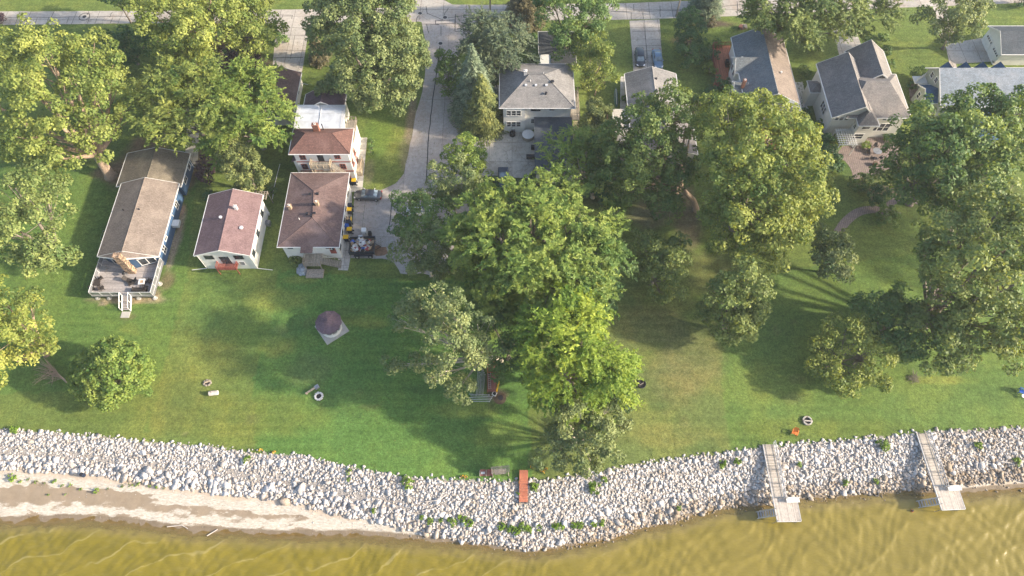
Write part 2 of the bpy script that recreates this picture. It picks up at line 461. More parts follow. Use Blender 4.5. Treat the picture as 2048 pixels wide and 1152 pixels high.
def build_ground():
    xs = np.concatenate([np.linspace(-600,-112,14), np.arange(-110,110.01,0.45), np.linspace(112,600,14)])
    ys = np.concatenate([np.linspace(-300,3,12), np.arange(4,126.01,0.4), np.linspace(128,900,20)])
    X, Y = np.meshgrid(xs, ys)
    Z = ground_z(X, Y)
    t, b, w_ = yT(X), yB(X), yW(X)
    # slightly uneven sand and wrack lines
    beach = (Y < b+0.5) & (Y > w_-1)
    Z = Z+np.where(beach, 0.05*fbm(X, Y, 1.3, 3), 0)
    nx, ny = len(xs), len(ys)
    V = np.stack([X, Y, Z], -1).reshape(-1, 3)
    i = np.arange(nx*ny).reshape(ny, nx)
    F = np.stack([i[:-1,:-1], i[:-1,1:], i[1:,1:], i[1:,:-1]], -1).reshape(-1)
    o = np_mesh('lawn_and_shore', V, F, 4, 'ground', smooth=True)
    me = o.data
    for nm, arr in (('dT', Y-t), ('dB', Y-b), ('dW', Y-w_)):
        a = me.attributes.new(nm, 'FLOAT', 'POINT'); a.data.foreach_set('value', np.clip(arr, -60, 60).astype(np.float32).ravel())
    # turf of each garden: its own green, wear, yellower and darker patches
    col = np.zeros(X.shape+(3,)); col[:] = (0.1102, 0.1540, 0.0389)
    def wpoly(pts): return [XY(u, v) for u, v in pts]
    def zone(pts, c, soft=1.0):
        m = in_poly(X+0.5*fbm(X, Y, 3, 1), Y+0.5*fbm(X, Y, 3, 9), wpoly(pts))[..., None]
        col[:] = np.where(m, np.array(c), col)
    zone([(-400,330),(395,330),(372,560),(340,700),(283,900),(-400,900)], (0.0882, 0.1496, 0.0356))
    zone([(560,540),(780,560),(1060,560),(1060,1000),(520,1000),(505,760),(545,640)], (0.0835, 0.1606, 0.0389))
    zone([(1080,560),(1432,560),(1440,700),(1462,960),(1080,1000)], (0.1137, 0.1496, 0.0454))
    zone([(1432,560),(2500,420),(2500,900),(1462,960),(1440,700)], (0.0974, 0.1562, 0.0389))
    zone([(-300,780),(300,790),(283,900),(-300,900)], (0.1067, 0.1485, 0.0367))
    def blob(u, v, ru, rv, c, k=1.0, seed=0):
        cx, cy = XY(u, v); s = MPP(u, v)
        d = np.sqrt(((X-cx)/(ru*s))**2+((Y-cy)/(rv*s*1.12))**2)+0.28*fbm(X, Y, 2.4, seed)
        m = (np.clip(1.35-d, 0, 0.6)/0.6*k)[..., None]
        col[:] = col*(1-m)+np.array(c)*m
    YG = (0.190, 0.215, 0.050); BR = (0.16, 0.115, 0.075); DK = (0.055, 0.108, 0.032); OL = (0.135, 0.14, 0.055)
    for a in [(420,720,60,45,YG,.6),(480,830,150,40,(0.125,0.15,0.035),.6),(350,800,60,60,(0.12,0.14,0.035),.6),(555,690,30,20,YG,.7),(520,640,70,60,(0.085,0.155,0.038),.6),
              (430,600,50,60,(0.07,0.15,0.04),.4),(560,600,60,20,YG,.5),(700,640,60,10,YG,.5),(745,650,30,6,YG,.6),(590,660,20,30,DK,.5),(620,740,40,30,(0.10,0.14,0.05),.5),(880,780,60,10,DK,.5),
              (940,820,70,14,YG,.4),(1000,870,60,20,YG,.35),(700,800,60,30,DK,.4),(1340,760,50,50,OL,.55),(1300,650,70,40,OL,.6),(1380,720,60,60,(0.145,0.148,0.06),.6),
              (1340,870,90,20,(0.15,0.16,0.05),.5),(1560,760,60,40,(0.12,0.155,0.035),.6),(1640,860,200,20,(0.11,0.14,0.03),.5),
              (250,345,45,30,BR,.95),(228,345,40,16,BR,.8),(290,300,40,30,BR,.9),(352,480,9,60,(0.27,0.21,0.16),.85),(335,560,14,18,BR,.7),(385,330,16,60,BR,.85),(362,420,8,14,(0.32,0.22,0.15),.9),
              (255,600,70,7,(0.33,0.25,0.18),.75),(310,590,12,10,(0.30,0.23,0.17),.7),(257,634,14,6,(0.20,0.17,0.08),.6),(206,607,7,4,(0.33,0.26,0.18),.8),
              (822,245,9,60,(0.20,0.16,0.11),.85),(812,300,12,40,(0.22,0.18,0.12),.8),(790,300,25,40,YG,.5),(760,260,24,60,(0.085,0.15,0.03),.7),(738,345,10,26,(0.16,0.15,0.09),.6),
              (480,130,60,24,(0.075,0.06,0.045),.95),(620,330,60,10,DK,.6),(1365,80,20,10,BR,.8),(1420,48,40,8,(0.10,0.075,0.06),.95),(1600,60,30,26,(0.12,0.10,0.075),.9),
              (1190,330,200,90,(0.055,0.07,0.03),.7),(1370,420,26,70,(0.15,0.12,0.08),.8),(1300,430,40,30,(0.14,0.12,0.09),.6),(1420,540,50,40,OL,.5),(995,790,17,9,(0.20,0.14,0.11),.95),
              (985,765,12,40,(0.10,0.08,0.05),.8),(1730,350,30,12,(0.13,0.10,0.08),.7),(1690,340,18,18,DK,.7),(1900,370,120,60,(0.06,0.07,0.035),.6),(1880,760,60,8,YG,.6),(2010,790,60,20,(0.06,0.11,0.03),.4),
              (600,560,30,8,YG,.5),(720,830,5,5,DK,.8),(370,865,3,2,(0.3,0.26,0.14),.8),(1010,345,20,8,BR,.8),(1790,380,60,14,(0.13,0.10,0.08),.7)]:
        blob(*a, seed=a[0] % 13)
    for k in range(60):   # scattered clover and worn spots
        u, v = random.uniform(0, 2048), random.uniform(560, 900)
        blob(u, v, random.uniform(6, 26), random.uniform(4, 12), random.choice([YG, DK, OL, (0.07,0.14,0.03)]), random.uniform(.2, .45), seed=k)
    ca_ = me.color_attributes.new('turf', 'FLOAT_COLOR', 'POINT')
    rgba = np.ones((nx*ny, 4), np.float32); rgba[:, :3] = np.clip(col, 0.01, 1).reshape(-1, 3)
    ca_.data.foreach_set('color', rgba.ravel())
    return o

def mat_ground():
    m, n, b, o = new_mat('ground')
    v = coords(n)
    turf = attr(n, 'turf').outputs['Color']
    dT = attr(n, 'dT').outputs['Fac']; dB = attr(n, 'dB').outputs['Fac']; dW = attr(n, 'dW').outputs['Fac']
    f0 = noise(n, v, 0.16, 5, 0.6); f1 = noise(n, v, 0.9, 6, 0.7); f2 = noise(n, v, 7, 4, 0.7); f3 = noise(n, v, 26, 2)
    g = mix(n, mth(n, 'MULTIPLY', smooth(n, f0, 0.42, 0.66), 0.45), turf, mix(n, 1.0, turf, (1.7, 1.35, 1.15), 'MULTIPLY'))
    g = mix(n, 0.42, g, ramp(n, f1, [(0.25, 0.12), (0.75, 0.88)]), 'OVERLAY')
    g = mix(n, 0.5, g, ramp(n, f2, [(0.25, 0.05), (0.75, 0.95)]), 'OVERLAY')
    f25 = noise(n, v, 2.6, 3, 0.8)
    g = mix(n, 0.5, g, ramp(n, f25, [(0.3, 0.12), (0.7, 0.88)]), 'OVERLAY')
    g = mix(n, 0.4, g, ramp(n, f3, [(0.25, 0.05), (0.75, 0.95)]), 'OVERLAY')
    # mowing passes: faint, wandering bands
    sp = N(n, 'ShaderNodeSeparateXYZ'); n.links.new(v, sp.inputs[0])
    wob = mth(n, 'MULTIPLY', noise(n, coords(n, (0.15, 0.6, 1)), 1.0, 3), 3.0)
    st = mth(n, 'SINE', mth(n, 'ADD', mth(n, 'MULTIPLY', sp.outputs[1], 4.3), wob))
    st = mth(n, 'MULTIPLY', mth(n, 'MULTIPLY', mth(n, 'ADD', st, 1), 0.5), smooth(n, noise(n, v, 0.07, 2), 0.42, 0.6))
    g = mix(n, mth(n, 'MULTIPLY', st, 0.42), g, mix(n, 1.0, g, (0.62, 0.72, 0.6), 'MULTIPLY'))
    wh = noise(n, v, 3.3, 2)
    g = mix(n, mth(n, 'MULTIPLY', mth(n, 'GREATER_THAN', noise(n, v, 13, 2), 0.735), 0.6), g, (0.30, 0.30, 0.16))
    # bed under the stones
    bed = ramp(n, noise(n, v, 6, 4), [(0.3, (0.17, 0.155, 0.14)), (0.7, (0.42, 0.385, 0.35))])
    edge = mth(n, 'ADD', dT, mth(n, 'MULTIPLY', mth(n, 'SUBTRACT', noise(n, v, 1.4, 4), 0.5), 1.6))
    c = mix(n, smooth(n, edge, -0.15, 0.1), bed, g)
    # sand
    ns = mth(n, 'SUBTRACT', noise(n, coords(n, (0.5, 1.2, 1)), 0.8, 6, 0.65), 0.5)
    nb = mth(n, 'SUBTRACT', noise(n, coords(n, (0.25, 0.5, 1)), 0.7, 4, 0.6), 0.5)
    damp = ramp(n, f1, [(0.3, (0.235, 0.185, 0.13)), (0.7, (0.30, 0.24, 0.175))])
    dry = ramp(n, noise(n, coords(n, (1, 3, 1)), 2.2, 6, 0.7), [(0.3, (0.33, 0.285, 0.225)), (0.5, (0.47, 0.425, 0.355)), (0.66, (0.60, 0.565, 0.505))])
    wet = ramp(n, f1, [(0.3, (0.16, 0.125, 0.085)), (0.7, (0.22, 0.175, 0.125))])
    s = damp
    up = mth(n, 'ADD', dB, mth(n, 'MULTIPLY', nb, 7.0))          # pale shelf of dry sand below the stones
    s = mix(n, smooth(n, up, -2.3, -2.0), s, dry)
    up2 = mth(n, 'ADD', dB, mth(n, 'MULTIPLY', nb, 2.0))
    s = mix(n, mth(n, 'MULTIPLY', smooth(n, up2, -1.2, -0.5), 0.75), s, ramp(n, f1, [(0.3, (0.38, 0.29, 0.21)), (0.7, (0.52, 0.42, 0.32))]))
    lo = mth(n, 'ADD', dW, mth(n, 'MULTIPLY', ns, 4.6))          # scalloped wash line
    band = mth(n, 'MULTIPLY', smooth(n, lo, 0.55, 0.75), smooth(n, lo, 2.3, 1.7))
    s = mix(n, band, s, dry)
    s = mix(n, smooth(n, mth(n, 'ADD', dW, mth(n, 'MULTIPLY', ns, 0.7)), 0.75, 0.45), s, wet)
    # wrack: dark specks of debris and weeds
    wr = mth(n, 'MULTIPLY', smooth(n, noise(n, coords(n, (0.6, 2.2, 1)), 2.2, 5, 0.75), 0.60, 0.66), smooth(n, mth(n, 'ABSOLUTE', mth(n, 'ADD', up, 1.9)), 0.8, 0.3))
    s = mix(n, mth(n, 'MULTIPLY', wr, 0.7), s, (0.13, 0.10, 0.055))
    s = mix(n, mth(n, 'MULTIPLY', mth(n, 'GREATER_THAN', noise(n, v, 9, 3), 0.70), 0.5), s, (0.14, 0.11, 0.08))
    c = mix(n, smooth(n, mth(n, 'ADD', dB, mth(n, 'MULTIPLY', ns, 1.2)), 0.25, 0.0), c, s)
    c = mix(n, smooth(n, dW, -0.1, -2.0), c, (0.20, 0.165, 0.08))
    n.links.new(c, b.inputs['Base Color']); b.inputs['Roughness'].default_value = 0.95; b.inputs['Specular IOR Level'].default_value = 0.15
    h = mth(n, 'ADD', f2, mth(n, 'MULTIPLY', f3, 0.6))
    bump(n, b, h, 0.55, 0.06)

def mat_water():
    m, n, b, o = new_mat('water')
    v = coords(n)
    d = attr(n, 'depth').outputs['Fac']
    f = noise(n, coords(n, (0.5, 1.0, 1), rot=(0, 0, R(28))), 0.16, 5, 0.6, 0.6)
    f1 = noise(n, coords(n, (0.6, 1.6, 1), rot=(0, 0, R(28))), 0.9, 5, 0.6)
    body = ramp(n, f, [(0.3, (0.138, 0.117, 0.017)), (0.5, (0.170, 0.140, 0.018)), (0.7, (0.205, 0.166, 0.028))])
    body = mix(n, mth(n, 'MULTIPLY', smooth(n, f1, 0.45, 0.75), 0.35), body, (0.20, 0.170, 0.055))
    x = N(n, 'ShaderNodeSeparateXYZ'); n.links.new(v, x.inputs[0])
    body = mix(n, mth(n, 'MULTIPLY', smooth(n, mth(n, 'ADD', x.outputs[0], mth(n, 'MULTIPLY', f, 50)), 0, 60), 0.6), body, (0.195, 0.158, 0.042))
    dd = mth(n, 'ADD', d, mth(n, 'MULTIPLY', mth(n, 'SUBTRACT', f1, 0.5), 2.2))
    shal = mix(n, smooth(n, dd, 0.0, 2.6), (0.21, 0.17, 0.075), body)
    fr_ = noise(n, coords(n, (0.9, 4.5, 1), rot=(0, 0, R(-28))), 1.9, 6, 0.75, 0.6)
    shal = mix(n, 0.2, shal, ramp(n, fr_, [(0.3, 0.2), (0.7, 0.8)]), 'OVERLAY')
    crest = attr(n, 'crest').outputs['Fac']
    fo = mth(n, 'MULTIPLY', smooth(n, dd, 0.05, 0.2), smooth(n, dd, 0.5, 0.3))
    shal = mix(n, mth(n, 'MULTIPLY', fo, 0.35), shal, (0.45, 0.41, 0.30))
    cr = mth(n, 'MULTIPLY', smooth(n, mth(n, 'ADD', crest, mth(n, 'MULTIPLY', mth(n, 'SUBTRACT', f1, 0.5), 0.35)), 0.25, 0.95), 0.22)
    c = mix(n, cr, shal, (0.50, 0.44, 0.24))  # light glints on the wave crests, painted as a paler tone
    n.links.new(c, b.inputs['Base Color']); b.inputs['Roughness'].default_value = 0.22
    b.inputs['IOR'].default_value = 1.33; b.inputs['Specular IOR Level'].default_value = 0.5
    bp = noise(n, coords(n, (1, 2.4, 1), rot=(0, 0, R(28))), 1.8, 4, 0.6)
    bump(n, b, bp, 0.25, 0.12)
    tr = N(n, 'ShaderNodeBsdfTransparent'); tr.inputs[0].default_value = (0.85, 0.78, 0.55, 1)
    ms = N(n, 'ShaderNodeMixShader'); n.links.new(smooth(n, dd, -0.3, 1.7), ms.inputs[0])
    n.links.new(tr.outputs[0], ms.inputs[1]); n.links.new(b.outputs[0], ms.inputs[2]); n.links.new(ms.outputs[0], o.inputs[0])

def build_water():
    xs = np.concatenate([np.linspace(-600,-92,20), np.arange(-90,90.01,0.22), np.linspace(92,600,20)])
    ys = np.concatenate([np.linspace(-300,2,16), np.arange(3,32,0.18)])
    X, Y = np.meshgrid(xs, ys)
    Wx = X+2.6*fbm(X, Y, 11, 2)+0.35*fbm(X, Y, 2.6, 8); Wy = Y+2.0*fbm(X, Y, 9, 5)+0.25*fbm(X, Y, 2.2, 4)
    a = R(-66)                                         # the way the swell runs
    q = (Wx*math.cos(a)+Wy*math.sin(a))
    ph = (q/3.7) % 1.0
    crest = np.exp(-((ph-0.5)/0.045)**2)*(0.35+0.65*np.clip(fbm(X, Y, 5, 11)+0.7, 0, 1))
    Z = WZ+0.09*np.where(ph < 0.5, (ph/0.5)**1.6, ((1-ph)/0.5)**3)+0.022*np.sin(Wx*2.2+Wy*1.9)+0.014*np.sin(Wx*4.1-Wy*2.7)
    dep = yW(X)-Y
    Z = WZ+(Z-WZ)*np.clip(dep/2.0+0.2, 0.15, 1)
    nx, ny = len(xs), len(ys)
    V = np.stack([X, Y, Z], -1).reshape(-1, 3); i = np.arange(nx*ny).reshape(ny, nx)
    F = np.stack([i[:-1,:-1], i[:-1,1:], i[1:,1:], i[1:,:-1]], -1)
    keep = (Y < yW(X)+1.5)[:-1,:-1]
    F = F[keep].reshape(-1)
    o = np_mesh('lake_water', V, F, 4, 'water', smooth=True)
    for nm, arr in (('depth', dep), ('crest', crest*np.clip(dep/1.5, 0, 1)*np.clip(0.75-X/70, 0.3, 1))):
        at = o.data.attributes.new(nm, 'FLOAT', 'POINT'); at.data.foreach_set('value', np.clip(arr, -60, 60).astype(np.float32).ravel())
    return o
mat_ground(); mat_water()
struct(build_ground()); struct(build_water())

# ------------------------------------------------------------------ paved sheets
from mathutils.geometry import delaunay_2d_cdt
def sheet(name, pts, mat, z, world=False, t=None):
    q = pts if world else [XY(u, v) for u, v in pts]
    n_ = len(q)
    cv, ce, cf, _a, _b, _c = delaunay_2d_cdt([Vector(p) for p in q], [(i, (i+1) % n_) for i in range(n_)], [], 1, 1e-5)
    me = bpy.data.meshes.new(name); me.from_pydata([(p.x, p.y, z) for p in cv], [], cf)
    bm = bmesh.new(); bm.from_mesh(me); bm.normal_update()
    for f in bm.faces:
        if f.normal.z < 0: f.normal_flip()
    bm.to_mesh(me); bm.free()
    me.materials.append(MATS[mat])
    o = bpy.data.objects.new(name, me); C.objects.link(o)
    return struct(o)
def wander(pts, amp=0.12, step=1.2, seed=0):
    """subdivide an outline given in world metres and let it waver like a trodden edge"""
    out = []; r_ = random.Random(seed)
    for i in range(len(pts)):
        a = pts[i]; b_ = pts[(i+1) % len(pts)]; L = math.dist(a, b_); k = max(1, min(60, int(L/step)))
        for j in range(k):
            t = j/k; out.append((a[0]+(b_[0]-a[0])*t+(r_.uniform(-amp, amp) if j else 0), a[1]+(b_[1]-a[1])*t+(r_.uniform(-amp, amp) if j else 0)))
    return out
def W(pts): return [XY(u, v) for u, v in pts]
street_pts = W([(-700,58),(0,50),(250,47),(600,46),(800,44),(960,41),(1222,40),(1330,37),(1490,31),(1809,15),(2048,6),(2700,-18),
                (2700,-66),(2048,-38),(1800,-26),(1490,-2),(1222,7),(960,10),(905,9),(885,-2),(875,-60),(815,-60),(800,8),(780,16),(600,19),(250,22),(0,23),(-700,28)])
sheet('street', wander(street_pts, 0.06), 'street_concrete', 0.008, True)
side_pts = W([(805,40),(843,44),(852,85),(850,150),(843,190),(832,225),(826,262),(818,300),(811,329),(808,347),(791,367),(763,380),(728,378.5),(713,388),(707.5,406),(704,450),(701,516),
              (763,517),(780,520),(789,527),(796,537),(801,547),(819,549),(845,546),(867,553),(895,545),(905,500),(935,440),(950,400),(955,362),(968,352),(968,262),(940,259.5),(920,257),(912,249),(909,240),
              (907.6,208),(909,170),(916,120),(925,85),(945,66),(952,60),(958,38)])
sheet('side_street', wander(side_pts, 0.08, seed=3), 'side_street', 0.012, True)
sheet('yard_paving', wander(W([(968.5,262),(1072,263),(1072,330),(1055,356),(985,354),(968,352)]), 0.04), 'yard_concrete', 0.014, True)
sheet('driveway', W([(553,46.5),(628,46.3),(617,62),(612,95),(605,140),(596,170),(544,170),(545,134),(549,90)]), 'drive_concrete', 0.016, True)
sheet('driveway', W([(1259,41.5),(1319,38.5),(1326,140),(1322,160),(1262,160),(1267,143)]), 'drive_concrete', 0.016, True)
sheet('driveway', W([(1652,20),(1700,18),(1709,54),(1728,105),(1728,125),(1682,125),(1672,85),(1660,45)]), 'drive_concrete', 0.016, True)
sheet('driveway', W([(1865,13.5),(1895,12),(1906,60),(1914,84),(1963,76),(1985,120),(1983,123),(1912,128),(1914,137),(1901,137),(1893,100),(1880,55)]), 'drive_concrete', 0.016, True)
sheet('pavement', W([(551,46.8),(628,46.5),(628,18.6),(551,19.4)]), 'drive_concrete', 0.02, True)
sheet('walkway', W([(709,275),(734.6,275.5),(725,378),(697,386.6),(695,360)]), 'walk_concrete', 0.020, True)
sheet('walkway', W([(676,520),(700,520),(703,486),(704,386),(692,386),(684,470)]), 'walk_concrete', 0.018, True)
sheet('walkway', W([(676,540),(696,541),(700.5,519),(701,486),(688,486),(683,515)]), 'walk_concrete', 0.023, True)
sheet('walkway', W([(986,263),(1001,263),(1002,170),(989,170)]), 'walk_concrete', 0.012, True)
sheet('walkway', W([(1240,218),(1252,218),(1254,153),(1241,153)]), 'walk_concrete', 0.012, True)
sheet('patio', wander(W([(1655,291),(1700,292),(1740,275),(1785,262),(1800,290),(1795,330),(1765,345),(1740,352),(1712,360),(1706,355),(1700,335),(1690,322),(1655,303)]), 0.15, 0.8), 'pavers', 0.016, True)
sheet('patio', W([(1838,150),(1860,150),(1852,205),(1820,202),(1818,178)]), 'pavers', 0.016, True)
def band(pts, wd):
    q = [Vector((*XY(u, v), 0)) for u, v in pts]; L = []; Rr = []
    for i, p in enumerate(q):
        d = (q[min(i+1, len(q)-1)]-q[max(i-1, 0)]).normalized(); s = Vector((-d.y, d.x, 0))*wd/2
        L.append((p+s).to_2d()[:]); Rr.append((p-s).to_2d()[:])
    return L+Rr[::-1]
def arc_pts(pts, k=4):
    out = []
    for i in range(len(pts)-1):
        p0 = pts[max(i-1,0)]; p1 = pts[i]; p2 = pts[i+1]; p3 = pts[min(i+2,len(pts)-1)]
        for j in range(k):
            t = j/k
            out.append(tuple(0.5*((2*b)+(-a+c)*t+(2*a-5*b+4*c-d)*t*t+(-a+3*b-3*c+d)*t**3) for a,b,c,d in zip(p0,p1,p2,p3)))
    out.append(pts[-1]); return out
sheet('garden_path', band(arc_pts([(1676,466),(1690,445),(1715,425),(1745,419),(1775,424),(1800,432)]), 1.5), 'pavers', 0.014, True)
sheet('garden_path', band(arc_pts([(1775,412),(1790,402),(1815,398),(1840,405)]), 1.1), 'pavers', 0.018, True)
sheet('garden_path', band([(386,250),(384,290),(383,330)], 2.2), 'yard_concrete', 0.012, True)
# tar seams and manholes of the street
mb = MB()
def seam(pts, wd=0.11, z=0.024):
    q = [XY(u, v) for u, v in pts]
    for a, b_ in zip(q[:-1], q[1:]):
        d = Vector((b_[0]-a[0], b_[1]-a[1])); L = d.length
        if L < 1e-3: continue
        s = Vector((-d.y, d.x))/L*wd/2
        mb.poly([(a[0]+s.x,a[1]+s.y,z),(a[0]-s.x,a[1]-s.y,z),(b_[0]-s.x,b_[1]-s.y,z),(b_[0]+s.x,b_[1]+s.y,z)])
    return
def jag(u0, v0, u1, v1, k=5, a=1.0):
    return [(u0+(u1-u0)*i/k+(random.uniform(-a,a) if 0<i<k else 0), v0+(v1-v0)*i/k+(random.uniform(-a,a)*.6 if 0<i<k else 0)) for i in range(k+1)]
seam(jag(0,36,150,34,8,1.5), .09); seam(jag(150,34,262,33,6), .09, .0246)
for u in (40,108,178,225,258): seam(jag(u,24,u-6,35,3), .09, .0252); 
for u in (36,75,98,138,180,226): seam(jag(u,35,u-5,47,3), .08, .0258)
seam(jag(880,92,858,262,12,.8), .16); seam(jag(858,262,853,362,8,.8), .16, .0246)
seam(jag(784,400,779,450,4,.5), .12, .0252)
seam([(828,15),(828,26)], .14); seam([(805,15),(828,16)], .1, .0252); seam(jag(834,48,878,49,4,.6), .14, .0258); seam([(871,41),(871,48),(910,47),(910,40),(871,42)], .13, .0264)
seam(jag(852,12,855,28,3), .1, .027); seam(jag(855,27,886,40,5), .1, .0276); seam(jag(893,36,960,28,5), .1, .0282); seam([(910,62),(911,28)], .12, .0288); seam([(910,63),(950,63)], .1, .0294)
seam(jag(897,16,885,36,4), .1, .03); seam(arc_pts([(832,48),(834,36),(840,30),(850,28)],3), .1, .0306); seam([(853,48),(857,66)], .09, .0312); seam([(882,52),(882,72)], .09, .0318)
seam(jag(1222,23,1360,21,8,.8), .1, .0252); seam(jag(1360,21,1500,8,7,.8), .1, .0258); seam(jag(1500,8,1760,3,10,.8), .1, .0264)
for u, a_, b_ in ((1225,8,22),(1267,9,23),(1320,11,22),(1262,24,39),(1286,24,38),(1320,22,34),(1420,12,24),(1440,3,16),(1474,2,20),(1474,18,30),(1560,2,16)): seam(jag(u,a_,u+1,b_,3,.6), .09, .0272)
seam([(1289,40),(1295,139)], .07, .0284)
for v in (63,92,115): seam([(1261+.06*v,v),(1324,v-1)], .06, .029)
seam([(560,30),(586,31)], .08, .0296); seam([(566,31),(563,38)], .08, .03); seam([(585,31),(583,38)], .08, .0304)
seam([(558,70),(615,71)], .08, .031); seam([(556,100),(612,101)], .07, .0314); seam([(548,116),(606,115)], .14, .0318); seam([(590,70),(581,118)], .06, .0322)
struct(mb.build('road_tar_seams', 'black'))
def manhole(u, v, r, label):
    t = thing('manhole_cover', label, 'manhole', (*XY(u, v), 0.024))
    m_ = MB(); c = XY(u, v); m_.cyl(c, r, 0.024, 0.034, 18); m_.build('lid', 'dark_metal', t)
    m_ = MB(); m_.ring(c, r+0.14, r, 0.024, 0.040, 20); m_.build('rim', 'concrete', t)
manhole(169, 33.5, 0.42, 'round iron manhole cover in the street between the two left tree crowns')
manhole(840, 27, 0.40, 'dark round manhole cover at the upper left corner of the street crossing')
manhole(890, 35, 0.42, 'dark manhole cover in the middle of the street crossing')
manhole(881, 87, 0.40, 'manhole cover at the head of the long tar seam down the side street')
m_ = MB(); m_.ring(XY(169,33.5), 1.1, 0.98, 0.030, 0.036, 28); struct(m_.build('road_tar_ring', 'black'))
# rusty stain beside the trailer, part of the paving
sheet('road_stain', wander(W([(748,492),(758,490),(772,494),(778,505),(768,511),(752,512),(746,505)]), 0.25, 0.5, 4), 'rust_stain', 0.0155, True) if 'rust_stain' in MATS else None
# stone path between the slate roofed house and the grey gabled house
m_ = MB()
for k in range(70):
    v = 165+k*1.85; 
    for j in range(3):
        u = 1593+(v-165)*0.20+j*5.2+random.uniform(-1, 1); c = XY(u, v+random.uniform(-.6,.6)); m_.obox(c, random.uniform(.32,.48), random.uniform(.16,.22), 0.0, 0.05+random.uniform(0,.03), random.uniform(-.5,.5))
struct(m_.build('stepping_stone_path', 'stone_white'))
# ------------------------------------------------------------------ building kit
def extr(mb, poly, axis, a0, a1, m=0):
    """extrude a cross-section poly (s, z) along axis 'x' or 'y'"""
    k = len(poly)
    f = (lambda s, z, a: (s, a, z)) if axis == 'y' else (lambda s, z, a: (a, s, z))
    mb.raw([f(s,z,a0) for s,z in poly]+[f(s,z,a1) for s,z in poly],
           [tuple(range(k-1,-1,-1)), tuple(range(k,2*k))]+[(i,(i+1)%k,k+(i+1)%k,k+i) for i in range(k)], m)

def gable_house(parent, x0, x1, y0, y1, ze, zr, oh, wmat, rmat, axis='y', rp=None, oh2=None, z0=0.0, trim='white_paint', t=0.16, name='wall'):
    """x0..y1 are the EAVE rectangle; walls stand oh inside it. returns wall, roof"""
    oh2 = oh if oh2 is None else oh2
    if axis == 'y': s0, s1, a0, a1 = x0, x1, y0, y1
    else: s0, s1, a0, a1 = y0, y1, x0, x1
    rp = (s0+s1)/2 if rp is None else rp
    k0 = (zr-ze)/(rp-s0); k1 = (zr-ze)/(s1-rp)
    m = MB(); d = 0.10
    extr(m, [(s0+oh,z0),(s1-oh,z0),(s1-oh,ze+k1*oh-d),(rp,zr-d),(s0+oh,ze+k0*oh-d)], axis, a0+oh2, a1-oh2)
    wl = m.build(name, wmat, parent)
    m = MB()
    extr(m, [(s0,ze),(rp,zr),(s1,ze),(s1,ze-t*0.4),(s1-oh*0.5,ze-t+k1*oh*.5),(rp,zr-t),(s0+oh*0.5,ze-t+k0*oh*.5),(s0,ze-t*0.4)], axis, a0, a1)
    rf = m.build('roof', rmat, parent)
    m = MB()                                            # rake boards and gutters
    for a, b_ in ((a0-0.05, a0-0.003), (a1+0.003, a1+0.05)):
        extr(m, [(s0-.03,ze-0.22),(rp,zr-0.22),(s1+.03,ze-0.22),(s1+.03,ze+0.03),(rp,zr+0.03),(s0-.03,ze+0.03)], axis, a, b_)
    for s, sg in ((s0,-1),(s1,1)):
        lo, hi = sorted((s+sg*0.004, s+sg*0.12))
        extr(m, [(lo,ze-0.16),(hi,ze-0.16),(hi,ze-0.01),(lo,ze-0.01)], axis, a0+.01, a1-.01)
    m.build('fascia', trim, parent)
    m = MB(); extr(m, [(rp-0.16,zr-0.16*k0+0.005),(rp,zr+0.035),(rp+0.16,zr-0.16*k1+0.005)], axis, a0+.01, a1-.01)
    m.build('ridge_cap', rmat, rf)
    return wl, rf

def hip_house(parent, x0, x1, y0, y1, ze, zr, oh, wmat, rmat, ra, rb, z0=0.0, trim='white_paint', walls=True, t=0.16, caps=True):
    """ra, rb: ends of the ridge (x, y)"""
    wl = None
    if walls:
        m = MB(); m.box(x0+oh, x1-oh, y0+oh, y1-oh, z0, ze+0.02); wl = m.build('wall', wmat, parent)
    A, B, Cc, D = (x0,y0,ze),(x1,y0,ze),(x1,y1,ze),(x0,y1,ze)
    p, q = (*ra,zr), (*rb,zr)
    m = MB()
    if abs(ra[1]-rb[1]) < abs(ra[0]-rb[0]):      # ridge along x, p west, q east
        fs = [(A,B,q,p),(B,Cc,q),(Cc,D,p,q),(D,A,p)]
    else:                                        # ridge along y, p south, q north
        fs = [(A,B,p),(B,Cc,q,p),(Cc,D,q),(D,A,p,q)]
    for f in fs: m.poly(f)
    lo = [(a,b_,ze-t) for a,b_,_ in (A,B,Cc,D)]
    m.poly(lo[::-1])
    for i,(u,v) in enumerate(((A,B),(B,Cc),(Cc,D),(D,A))):
        m.poly([lo[i], lo[(i+1)%4], v, u])
    rf = m.build('roof', rmat, parent)
    if caps:
        m = MB(); up = 0.02
        for a, b_ in ((A,p),(D,p),(B,q),(Cc,q),(p,q)) if abs(ra[1]-rb[1]) < abs(ra[0]-rb[0]) else ((A,p),(B,p),(Cc,q),(D,q),(p,q)):
            m.tube((a[0],a[1],a[2]+.0), (b_[0],b_[1],b_[2]+.0), 0.055, 0.055, 5)
        m.build('ridge_cap', rmat, rf)
    m = MB()
    for a0,a1,b0,b1 in ((x0-.1,x1+.1,y0-.1,y0-.004),(x0-.1,x1+.1,y1+.004,y1+.1),(x0-.1,x0-.004,y0,y1),(x1+.004,x1+.1,y0,y1)):
        m.box(a0,a1,b0,b1,ze-0.15,ze-0.012)
    m.build('fascia', trim, parent)
    return wl, rf

